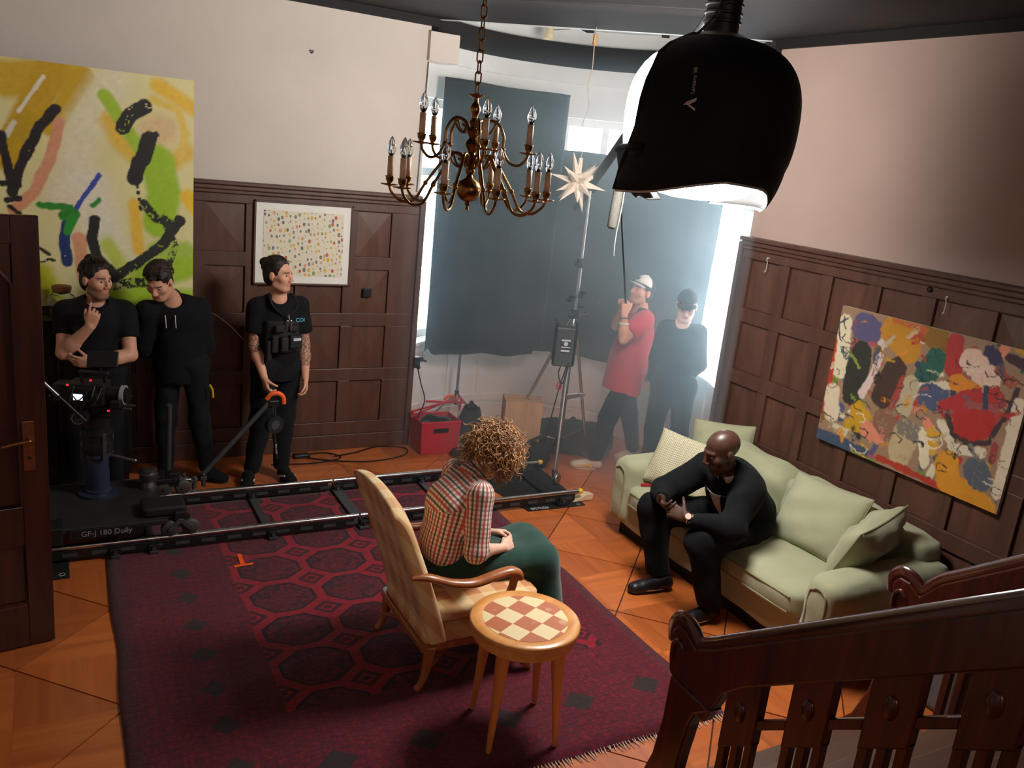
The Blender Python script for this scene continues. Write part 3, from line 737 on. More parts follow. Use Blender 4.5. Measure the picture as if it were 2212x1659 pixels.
RS = [((172,52,34),0.030,0.006,0.20,[(3.920,1.726),(3.919,1.397),(3.939,1.177)]),
((216,202,168),0.052,0.011,0.20,[(3.878,1.808),(3.839,1.480)]),
((214,196,166),0.062,0.015,0.20,[(3.871,1.320),(3.835,1.179)]),
((86,80,112),0.093,0.011,0.15,[(3.728,1.806),(3.673,1.790)]),
((160,80,92),0.014,0.004,0.30,[(3.783,1.682),(3.620,1.713)]),
((182,126,30),0.098,0.008,0.10,[(3.504,1.835),(3.374,1.757)]),
((132,92,28),0.071,0.008,0.25,[(3.255,1.879),(3.174,1.845)]),
((46,46,38),0.082,0.007,0.10,[(3.701,1.633),(3.711,1.367)]),
((120,140,50),0.009,0.004,0.30,[(3.803,1.622),(3.696,1.547)]),
((66,46,38),0.082,0.008,0.15,[(3.425,1.592),(3.475,1.409)]),
((206,182,172),0.028,0.005,0.35,[(3.552,1.643),(3.635,1.375)]),
((160,60,44),0.024,0.005,0.40,[(3.353,1.557),(3.397,1.362)]),
((32,88,72),0.075,0.005,0.08,[(3.165,1.729),(3.216,1.615)]),
((210,196,172),0.024,0.005,0.20,[(3.257,1.543),(3.053,1.602)]),
((178,162,132),0.053,0.008,0.20,[(3.296,1.545),(3.306,1.376)]),
((72,82,108),0.079,0.008,0.20,[(3.166,1.508),(3.114,1.504)]),
((166,46,46),0.053,0.005,0.15,[(3.068,1.871),(3.046,1.708)]),
((216,182,162),0.072,0.007,0.20,[(2.950,1.785),(2.824,1.705)]),
((160,70,50),0.029,0.007,0.40,[(2.777,1.768),(2.678,1.722)]),
((52,46,78),0.044,0.005,0.10,[(2.852,1.860),(2.819,1.832)]),
((60,32,42),0.029,0.005,0.15,[(2.737,1.853),(2.650,1.845)]),
((206,128,30),0.050,0.005,0.10,[(3.006,1.635),(2.907,1.618)]),
((168,42,42),0.062,0.006,0.15,[(3.018,1.467),(2.916,1.551),(2.761,1.611)]),
((170,36,32),0.091,0.005,0.05,[(2.887,1.391),(2.795,1.447)]),
((150,80,80),0.023,0.005,0.40,[(2.909,1.527),(2.745,1.553)]),
((212,198,172),0.028,0.005,0.20,[(3.041,1.366),(2.931,1.243),(2.751,1.282)]),
((62,44,44),0.015,0.004,0.25,[(3.018,1.440),(2.966,1.324),(2.849,1.299),(2.731,1.354),(2.670,1.552),(2.646,1.695)]),
((50,60,80),0.015,0.002,0.10,[(2.836,1.652),(2.799,1.536)]),
((192,142,30),0.069,0.008,0.15,[(3.639,1.257),(3.596,1.226)]),
((184,142,30),0.047,0.009,0.10,[(3.683,1.153),(3.614,1.161)]),
((216,132,104),0.060,0.011,0.20,[(3.528,1.160),(3.443,1.160)]),
((132,92,72),0.075,0.011,0.30,[(3.437,1.263),(3.375,1.212)]),
((186,162,122),0.090,0.013,0.20,[(3.251,1.226),(3.264,1.094)]),
((120,110,100),0.057,0.011,0.40,[(3.279,1.273),(3.195,1.245)]),
((62,76,98),0.051,0.009,0.25,[(3.922,0.995),(3.713,0.991),(3.500,0.985)]),
((112,132,62),0.023,0.006,0.20,[(3.600,0.971),(3.445,0.972)]),
((200,190,160),0.027,0.006,0.40,[(3.814,1.094),(3.629,1.081)]),
((168,52,36),0.022,0.006,0.20,[(3.405,1.013),(3.131,1.002),(2.936,0.990)]),
((206,138,32),0.078,0.008,0.08,[(2.947,1.142),(2.905,1.036),(2.672,0.979)]),
((204,152,44),0.032,0.004,0.10,[(3.095,1.293),(3.059,1.183)]),
((216,202,168),0.032,0.004,0.10,[(3.146,1.262),(3.086,1.090)]),
((86,92,102),0.078,0.007,0.20,[(2.762,1.173),(2.732,1.132)]),
((216,196,170),0.032,0.005,0.15,[(2.625,1.615),(2.613,1.383),(2.610,1.090)]),
((150,60,60),0.022,0.005,0.30,[(2.690,1.343),(2.683,1.268)]),
((206,138,32),0.030,0.005,0.10,[(2.718,1.006),(2.617,0.970)]),
((180,90,40),0.020,0.005,0.30,[(3.521,1.900),(3.286,1.885)]),
((40,60,90),0.005,0.001,0.00,[(3.858,1.835),(3.921,1.799),(3.915,1.742),(3.880,1.676)]),
((40,34,32),0.003,0.001,0.15,[(3.878,1.638),(3.829,1.631),(3.810,1.615),(3.829,1.584)]),
((220,205,185),0.003,0.001,0.15,[(3.262,1.467),(3.233,1.498),(3.184,1.508),(3.147,1.501)]),
((40,34,32),0.003,0.001,0.15,[(2.682,1.552),(2.723,1.566),(2.733,1.593),(2.705,1.616),(2.655,1.611),(2.612,1.579)]),
((40,34,32),0.003,0.001,0.15,[(3.612,1.266),(3.664,1.274),(3.681,1.307),(3.651,1.331),(3.593,1.338),(3.538,1.304)]),
((40,34,32),0.003,0.001,0.15,[(2.812,1.766),(2.787,1.754),(2.784,1.740),(2.802,1.725),(2.833,1.725),(2.859,1.745),(2.858,1.749)]),
((220,205,185),0.003,0.001,0.15,[(3.644,1.241),(3.596,1.250),(3.562,1.222),(3.568,1.202),(3.609,1.192)]),
((40,34,32),0.002,0.001,0.15,[(2.576,1.216),(2.560,1.215),(2.554,1.210),(2.558,1.199),(2.572,1.194),(2.590,1.205)]),
((40,34,32),0.002,0.001,0.15,[(2.577,1.247),(2.611,1.238),(2.637,1.254),(2.638,1.276),(2.611,1.285)]),
((40,34,32),0.003,0.001,0.15,[(3.143,1.357),(3.181,1.346),(3.210,1.352),(3.216,1.382),(3.189,1.397),(3.145,1.382)]),
((40,34,32),0.003,0.001,0.15,[(3.361,1.533),(3.343,1.519),(3.350,1.495),(3.383,1.490)]),
((220,205,185),0.004,0.001,0.15,[(3.027,1.268),(3.009,1.239),(3.031,1.207),(3.082,1.190),(3.134,1.214),(3.146,1.230),(3.116,1.247)]),
((40,34,32),0.002,0.001,0.15,[(3.215,1.709),(3.224,1.729),(3.205,1.747),(3.171,1.746),(3.143,1.740),(3.139,1.725)]),
((40,34,32),0.003,0.001,0.15,[(2.707,1.625),(2.729,1.614),(2.753,1.618),(2.764,1.636),(2.753,1.644)]),
((40,34,32),0.003,0.001,0.15,[(2.734,1.700),(2.721,1.734),(2.677,1.743),(2.633,1.733),(2.619,1.725)]),
((40,34,32),0.003,0.001,0.15,[(3.865,1.489),(3.839,1.483),(3.834,1.465),(3.856,1.451)]),
((40,34,32),0.004,0.001,0.15,[(3.188,1.184),(3.183,1.202),(3.163,1.211),(3.139,1.210),(3.125,1.192),(3.134,1.187)]),
((40,34,32),0.003,0.001,0.15,[(3.072,1.328),(3.040,1.311),(3.040,1.282),(3.076,1.267),(3.124,1.268)]),
((40,34,32),0.003,0.001,0.15,[(3.892,1.411),(3.849,1.394),(3.847,1.373),(3.885,1.347),(3.947,1.361),(3.991,1.384)]),
((40,34,32),0.004,0.001,0.15,[(3.793,1.728),(3.768,1.712),(3.774,1.687),(3.809,1.680),(3.849,1.673),(3.878,1.711),(3.865,1.717)]),
((40,34,32),0.003,0.001,0.15,[(3.282,1.325),(3.338,1.330),(3.364,1.368),(3.338,1.392),(3.282,1.407)]),
((40,34,32),0.003,0.001,0.15,[(2.944,1.097),(2.977,1.087),(3.003,1.095),(3.007,1.119),(2.983,1.130),(2.945,1.121)]),
((40,34,32),0.002,0.001,0.15,[(3.285,1.507),(3.303,1.545),(3.273,1.575),(3.215,1.586),(3.165,1.570),(3.153,1.542)]),
((40,34,32),0.003,0.001,0.15,[(3.078,1.451),(3.055,1.446),(3.048,1.433),(3.060,1.420),(3.086,1.419),(3.107,1.420),(3.114,1.439)]),
((40,34,32),0.002,0.001,0.15,[(2.549,1.122),(2.562,1.092),(2.599,1.082),(2.635,1.086),(2.649,1.105),(2.631,1.125),(2.586,1.107)]),
((40,34,32),0.003,0.001,0.15,[(2.956,1.738),(3.007,1.732),(3.045,1.753),(3.045,1.777)]),
((220,205,185),0.003,0.001,0.15,[(3.496,1.045),(3.513,1.010),(3.562,0.988),(3.615,0.995),(3.638,1.020)]),
((40,34,32),0.003,0.001,0.15,[(2.731,1.742),(2.725,1.733),(2.731,1.723),(2.747,1.722),(2.763,1.731),(2.765,1.731),(2.758,1.740)]),
((40,34,32),0.002,0.001,0.15,[(3.149,1.815),(3.121,1.809),(3.113,1.789),(3.132,1.771),(3.166,1.767),(3.199,1.794),(3.202,1.803)]),
((40,34,32),0.003,0.001,0.15,[(2.668,1.249),(2.691,1.251),(2.700,1.267),(2.688,1.284)]),
((40,34,32),0.003,0.001,0.15,[(2.683,1.759),(2.708,1.733),(2.750,1.725),(2.789,1.762)]),
((40,34,32),0.003,0.001,0.15,[(2.692,1.482),(2.694,1.499),(2.678,1.512),(2.654,1.516),(2.633,1.494)]),
((40,34,32),0.002,0.001,0.15,[(3.843,1.641),(3.807,1.650),(3.780,1.642),(3.774,1.614),(3.801,1.610),(3.838,1.608)]),
((40,34,32),0.004,0.001,0.15,[(3.589,1.156),(3.539,1.161),(3.514,1.141),(3.528,1.103),(3.581,1.100),(3.635,1.112),(3.657,1.133)]),
((40,34,32),0.004,0.001,0.15,[(3.521,1.486),(3.556,1.485),(3.575,1.508),(3.562,1.524),(3.528,1.532),(3.486,1.503)]),
((40,34,32),0.003,0.001,0.15,[(2.749,1.639),(2.779,1.627),(2.810,1.630),(2.824,1.656),(2.807,1.666),(2.776,1.677),(2.747,1.672)]),
((40,34,32),0.003,0.001,0.15,[(3.748,1.151),(3.776,1.165),(3.771,1.198),(3.731,1.212),(3.684,1.208),(3.659,1.195)]),
((40,34,32),0.003,0.001,0.15,[(2.883,1.236),(2.904,1.256),(2.897,1.279),(2.865,1.291),(2.829,1.285),(2.814,1.279)]),
((40,34,32),0.004,0.001,0.15,[(3.361,1.189),(3.320,1.209),(3.278,1.196),(3.266,1.189),(3.285,1.160)]),
((40,34,32),0.002,0.001,0.15,[(2.901,1.773),(2.931,1.759),(2.965,1.762),(2.982,1.777)]),
((40,34,32),0.004,0.001,0.15,[(3.989,1.596),(3.979,1.585),(3.987,1.571),(4.010,1.566),(4.034,1.574),(4.041,1.581)]),
((220,205,185),0.003,0.001,0.15,[(2.675,1.159),(2.647,1.164),(2.630,1.154),(2.632,1.130),(2.656,1.120),(2.688,1.131),(2.700,1.129)]),
((40,34,32),0.003,0.001,0.15,[(2.909,1.248),(2.896,1.229),(2.910,1.213),(2.939,1.201),(2.967,1.200),(2.979,1.222),(2.962,1.232)]),
((40,34,32),0.002,0.001,0.15,[(2.536,1.055),(2.552,1.034),(2.580,1.025),(2.605,1.039),(2.605,1.050),(2.587,1.067)]),
((40,34,32),0.003,0.001,0.15,[(3.220,1.635),(3.190,1.634),(3.174,1.608),(3.190,1.598),(3.220,1.588),(3.254,1.605),(3.260,1.605)]),
((220,205,185),0.003,0.001,0.15,[(2.864,1.768),(2.888,1.736),(2.940,1.725),(2.985,1.728)]),
((40,34,32),0.004,0.001,0.15,[(3.893,1.090),(3.949,1.103),(3.962,1.131),(3.926,1.159),(3.858,1.152),(3.807,1.141)]),
]
# ------------------------------------------------------------------ paintings
def paint_canvas(name, u0, u1, z0, z1, nu, nv, base, strokes, place, parent, seed, mottling=.10, warp=.012, dabs=0):
    r = np.random.default_rng(seed)
    U, Z = np.meshgrid(np.linspace(u0, u1, nu), np.linspace(z0, z1, nv))
    lin = lambda c: np.array(S(*c)[:3])
    def fbm(sc, octv=4):
        out = np.zeros_like(U); amp = 1; tot = 0
        for o in range(octv):
            k = sc * 2 ** o
            a = r.uniform(0, 6.28, (5,)); dx = r.normal(size=5); dz = r.normal(size=5)
            s = sum(np.sin((U * dx[i] + Z * dz[i]) * k + a[i] + 1.5 * np.sin((U * dz[i] - Z * dx[i]) * k * .7 + a[i - 1])) for i in range(5)) / 5
            out += amp * s; tot += amp; amp *= .6
        return out / tot
    col = np.ones((nv, nu, 3)) * lin(base)
    col *= (1 + mottling * fbm(5))[..., None]
    n1 = fbm(60, 3); n2 = fbm(18, 3)
    bristle = r.random((nv, nu)); n3 = fbm(30, 3)
    if dabs:
        strokes = list(strokes); pre = []
        for q in range(dabs):
            c = strokes[r.integers(0, 44)][0]; x_, z_ = r.uniform(u0, u1), r.uniform(z0, z1); a_ = r.uniform(0, 3.1); l_ = r.uniform(.02, .10)
            pre.append((c, r.uniform(.008, .03), .008, r.uniform(.1, .45), [(x_, z_), (x_ + l_ * math.cos(a_), z_ + l_ * math.sin(a_))]))
        main = [q for q in strokes if q[1] > .011]; fine = [q for q in strokes if q[1] <= .011]
        strokes = pre + main + [(p[0], p[1] * .5, p[2], .45, p[4]) for p in pre[::3]] + fine
    for c, hw, fe, dry, pts in strokes:
        d = np.full_like(U, 9.)
        W1 = U + warp * n2 + warp * .5 * n3; W2 = Z + warp * n1 * .6 - warp * n3
        for (ax, az), (bx, bz) in zip(pts[:-1], pts[1:]):
            ex, ez = bx - ax, bz - az; l2 = ex * ex + ez * ez + 1e-12
            t = np.clip(((W1 - ax) * ex + (W2 - az) * ez) / l2, 0, 1)
            d = np.minimum(d, np.hypot(W1 - ax - t * ex, W2 - az - t * ez))
        a = np.clip((hw - d) / max(fe, .003) + .5, 0, 1)
        if dry: a = a * np.where(n1 * .5 + .5 + (bristle - .5) * .2 + .25 * n2 < dry, .12, 1.)
        cc = lin(c) * (1 + .12 * n1 + .08 * n2)[..., None]
        col = col * (1 - a[..., None]) + cc * a[..., None]
    V = [place(u, z) for u, z in zip(U.ravel(), Z.ravel())]
    F = [(j * nu + i, j * nu + i + 1, (j + 1) * nu + i + 1, (j + 1) * nu + i) for j in range(nv - 1) for i in range(nu - 1)]
    m = bpy.data.materials.new(name + '_paint'); t, b = nt(m); N = t.nodes; L = t.links
    at = N.new('ShaderNodeVertexColor'); at.layer_name = 'Col'; L.new(at.outputs[0], b.inputs['Base Color'])
    b.inputs['Roughness'].default_value = .6
    nz = N.new('ShaderNodeTexNoise'); nz.inputs['Scale'].default_value = 90; bp = N.new('ShaderNodeBump'); bp.inputs['Strength'].default_value = .25; bp.inputs['Distance'].default_value = .004
    tc = N.new('ShaderNodeTexCoord'); L.new(tc.outputs['Object'], nz.inputs[0]); L.new(nz.outputs[0], bp.inputs['Height']); L.new(bp.outputs[0], b.inputs['Normal'])
    me = bpy.data.meshes.new(name); me.from_pydata(V, [], F); me.materials.append(m)
    ca = me.color_attributes.new('Col', 'FLOAT_COLOR', 'POINT')
    ca.data.foreach_set('color', np.concatenate([col.reshape(-1, 3), np.ones((nu * nv, 1))], 1).astype(np.float32).ravel())
    o = link(name, me, parent); return o
M_canvas = pm('raw_canvas_edge', S(206, 190, 160), .9)
p1 = thing('painting', 'large yellow and lime abstract painting with black brush strokes on the left wall', 'painting', (0.03, 6.79, 1.28))
MB().box((-.92, 6.783, 1.282), (.957, 6.815, 2.932)).build('stretcher', M_canvas, p1, bevel=.003)
paint_canvas('canvas', -.92, .957, 1.282, 2.932, 240, 210, (232, 220, 158), YS, lambda u, z: (u, 6.7805, z), p1, 4)
p2 = thing('painting', 'unframed colourful abstract painting in red, ochre and blue above the sofa', 'painting', (4.7, 3.25, .97))
MB().box((4.694, 2.585, .972), (4.718, 3.925, 1.912)).build('stretcher', M_canvas, p2, bevel=.003)
paint_canvas('canvas', 2.585, 3.925, .972, 1.912, 250, 176, (150, 118, 92), RS, lambda u, z: (4.6915, u, z), p2, 5, warp=.022, dabs=150)
# framed picture with many small coloured marks
p3 = thing('framed_picture', 'small framed picture of many tiny coloured marks on the left wall', 'picture', (1.81, 6.87, 1.46))
fx0, fx1, fz0, fz1 = 1.418, 2.214, 1.455, 2.12
for a, bq in (((fx0, 6.862, fz0), (fx1, 6.888, fz0 + .016)), ((fx0, 6.862, fz1 - .016), (fx1, 6.888, fz1)), ((fx0, 6.862, fz0), (fx0 + .016, 6.888, fz1)), ((fx1 - .016, 6.862, fz0), (fx1, 6.888, fz1))):
    MB().box(a, bq).build('frame', M_wains, p3, bevel=.003)
MB().box((fx0 + .01, 6.874, fz0 + .01), (fx1 - .01, 6.887, fz1 - .01)).build('mat', pm('white_mat', S(236, 232, 222), .8, var=.02), p3)
m = bpy.data.materials.new('coloured_marks_print'); t, b = nt(m); N = t.nodes; L = t.links
tc = N.new('ShaderNodeTexCoord'); mp = N.new('ShaderNodeMapping'); mp.inputs['Scale'].default_value = (30, 1, 22); mp.inputs['Rotation'].default_value = (0, .18, 0); L.new(tc.outputs['Object'], mp.inputs[0])
sx = N.new('ShaderNodeSeparateXYZ'); L.new(mp.outputs[0], sx.inputs[0]); cb = N.new('ShaderNodeCombineXYZ'); L.new(sx.outputs[0], cb.inputs[0]); L.new(sx.outputs[2], cb.inputs[1])
vo = N.new('ShaderNodeTexVoronoi'); vo.voronoi_dimensions = '2D'; vo.inputs['Scale'].default_value = 1.0; vo.inputs['Randomness'].default_value = .55; L.new(cb.outputs[0], vo.inputs[0])
A = lambda op, x, y=None: math_node(N, op, x, y, L)
sc_ = N.new('ShaderNodeSeparateColor'); L.new(vo.outputs['Color'], sc_.inputs[0])
blob = A('LESS_THAN', vo.outputs['Distance'], A('ADD', .10, A('MULTIPLY', sc_.outputs[2], .28)))
core = A('LESS_THAN', vo.outputs['Distance'], A('MULTIPLY', sc_.outputs[0], .2))
cr = N.new('ShaderNodeValToRGB'); cr.color_ramp.interpolation = 'CONSTANT'; els = cr.color_ramp.elements
cs = [(0, (196, 96, 70)), (.14, (110, 120, 110)), (.26, (214, 170, 60)), (.4, (90, 96, 120)), (.52, (120, 150, 90)), (.64, (206, 140, 110)), (.76, (80, 84, 90)), (.88, (210, 190, 80))]
els[0].color = S(*cs[0][1]); els[1].position = cs[1][0]; els[1].color = S(*cs[1][1])
for p_, c_ in cs[2:]: e = els.new(p_); e.color = S(*c_)
L.new(sc_.outputs[0], cr.inputs[0])
mx1 = N.new('ShaderNodeMix'); mx1.data_type = 'RGBA'; L.new(blob, mx1.inputs[0]); mx1.inputs[6].default_value = S(226, 216, 192); L.new(cr.outputs[0], mx1.inputs[7])
mx2 = N.new('ShaderNodeMix'); mx2.data_type = 'RGBA'; L.new(A('MULTIPLY', core, .5), mx2.inputs[0]); L.new(mx1.outputs[2], mx2.inputs[6]); mx2.inputs[7].default_value = S(230, 210, 190)
L.new(mx2.outputs[2], b.inputs['Base Color']); b.inputs['Roughness'].default_value = .7
MB().box((fx0 + .075, 6.871, fz0 + .075), (fx1 - .075, 6.8745, fz1 - .075)).build('print', m, p3)

# ------------------------------------------------------------------ small wall fittings
M_ivory = pm('ivory_hook', S(196, 186, 170), .4)
for k, (y, z, lb) in enumerate(((4.69, 2.05, 'thin pale picture hook on the right wall panelling, near the bay window'), (3.20, 2.045, 'thin pale picture hook on the panelling above the colourful painting'))):
    hk = thing('picture_hook', lb, 'hook', (4.71, y, z), group='picture hooks on the right wall')
    MB().tube(spline([(4.712, y, z + .065), (4.70, y + .008, z + .05), (4.702, y, z + .03), (4.70, y, z - .03), (4.685, y - .004, z - .042), (4.675, y - .012, z - .03)], 5), .0032, 6).build('wire', M_ivory, hk, smooth=True)
    MB().cyl((4.72, y, z + .062), (4.694, y, z + .062), .007, n=10).build('nail', M_ivory, hk)
kn = thing('wall_button', 'small dark round knob on the right wall panelling', 'button', (4.715, 3.33, 2.13))
MB().lathe([(0, 0), (.012, .003), (.018, .012), (.014, .022), (.006, .026), (.006, .04)], (0, 0, 0), 14, M=Matrix.Rotation(pi / 2, 3, 'Y')).build('cap', M_black, kn, smooth=True).location = (-.022, 0, 0)
kn.children[0].matrix_parent_inverse = Matrix.Identity(4)
sk = thing('wall_socket', 'dark square socket on the left wall beside the framed picture', 'socket', (2.37, 6.88, 1.40))
MB().box((2.335, 6.868, 1.365), (2.41, 6.888, 1.44)).build('plate', M_black, sk, bevel=.006)
MB().cyl((2.372, 6.866, 1.402), (2.372, 6.874, 1.402), .022, n=16).build('insert', M_rubber, sk)
nl = thing('wall_nail', 'tiny dark nail with a broken anchor high on the left plaster wall', 'nail', (1.83, 6.91, 3.25))
MB().cyl((1.83, 6.925, 3.25), (1.83, 6.885, 3.255), .005, n=8).build('shaft', M_black, nl)
MB().box((1.815, 6.907, 3.262), (1.845, 6.918, 3.272)).build('anchor', M_black, nl)

# ------------------------------------------------------------------ open door at the left
M_door = wood('door_mahogany', S(44, 16, 12), S(70, 28, 19), .35, (1, 1, 10), 3.2, coat=.25)
M_bronze = pm('bronze_handle', S(150, 100, 68), .35, .9, var=.2, scale=30)
drd = Vector((.205, .033, 0)).normalized()
door = struct(bpy.data.objects.new('door_1', None)); COL.objects.link(door)
door.matrix_world = frame((-.036, 4.425, 0), drd, (-drd.y, drd.x, 0))
DW, DH = .92, 2.17     # leaf runs to -DW along local x, thickness +y
def db(name, x0, x1, z0, z1, y0=0., y1=.045, bev=.004, mat=None): return MB().box((x0, y0, z0), (x1, y1, z1)).build(name, mat or M_door, door, bevel=bev)
db('stile', -.115, 0, .01, DH); db('stile', -DW, -DW + .115, .01, DH)
db('rail', -DW + .115, -.115, DH - .13, DH); db('rail', -DW + .115, -.115, .58, .77); db('rail', -DW + .115, -.115, .01, .24)
db('panel', -DW + .115, -.115, .24, .58, .014, .031); db('panel', -DW + .115, -.115, .77, DH - .13, .014, .031)
# mouldings round the panels, the upper one with clipped corners
def mould(pts, nm='moulding'): MB().tube(pts, .011, 6, closed=True).build(nm, M_door, door, smooth=True)
x0, x1 = -DW + .12, -.12
mould([(x0, .008, .245), (x1, .008, .245), (x1, .008, .575), (x0, .008, .575)])
mould([(x0, .008, .775), (x1, .008, .775), (x1, .008, 1.86), (x1 - .14, .008, 2.03), (x0 + .14, .008, 2.03), (x0, .008, 1.86)])
for sx_ in (1, -1):
    xa = x1 if sx_ == 1 else x0
    MB().prism([(xa, 1.86), (xa, 2.05), (xa - sx_ * .15, 2.05)], .002, .04, plane='xz').build('corner_block', M_door, door)
hd = MB().box((-.105, -.006, .955), (-.055, .0, 1.205)).build('handle_plate', M_bronze, door, bevel=.004)
MB().tube(spline([(-.08, -.004, 1.12), (-.08, -.05, 1.12), (-.10, -.056, 1.12), (-.15, -.056, 1.114), (-.20, -.056, 1.105)], 5), .009, 8).build('lever', M_bronze, hd, smooth=True)
MB().cyl((-.08, -.008, 1.02), (-.08, -.002, 1.02), .009, n=10).build('keyhole', M_black, hd)
db('latch_plate', -.002, .0015, 1.02, 1.16, .012, .034, .001, M_bronze)
# door frame on the side wall (outside the view)
M_frame = M_door
hz = door.matrix_world @ Vector((-DW, 0, 0))

# ------------------------------------------------------------------ black sideboard with jar behind the crew
sb = thing('sideboard', 'tall black sideboard under the yellow painting, behind the crew', 'sideboard', (-.1, 6.66, 0))
M_blk = pm('black_lacquer', S(20, 18, 18), .35, var=.2)
MB().box((-.92, 6.53, .06), (.50, 6.76, 1.20)).build('body', M_blk, sb, bevel=.006)
MB().box((-.95, 6.50, 1.20), (.53, 6.77, 1.24)).build('top', M_blk, sb, bevel=.008)
MB().box((-.90, 6.56, 0), (.48, 6.74, .06)).build('plinth', M_blk, sb)
for k in range(3):
    x = -.90 + k * .465
    d_ = MB().box((x, 6.515, .1), (x + .45, 6.535, 1.16)).build('door', M_blk, sb, bevel=.006)
    MB().ball((x + .41, 6.50, .7), .014, 10, 6).build('knob', M_steel, d_, smooth=True)
M_clear = pm('clear_glass', (.9, .95, .93, 1), .03, trans=1., var=.01)
jr = thing('glass_jar', 'glass jar with cork lid on the black sideboard', 'jar', (.07, 6.62, 1.24))
MB().lathe([(0, 1.242), (.085, 1.242), (.092, 1.26), (.092, 1.36), (.075, 1.395), (.058, 1.405), (.058, 1.42), (.054, 1.42), (.054, 1.405), (.070, 1.39), (.087, 1.355), (.087, 1.262), (.08, 1.248), (0, 1.248)], (.07, 6.62, 0), 28).build('jar_body', M_clear, jr, smooth=True)
MB().lathe([(0, 1.412), (.05, 1.412), (.062, 1.428), (.064, 1.455), (.06, 1.46), (0, 1.46)], (.07, 6.62, 0), 24).build('cork_lid', pm('cork', S(150, 108, 66), .9, var=.25, scale=60), jr, smooth=True)

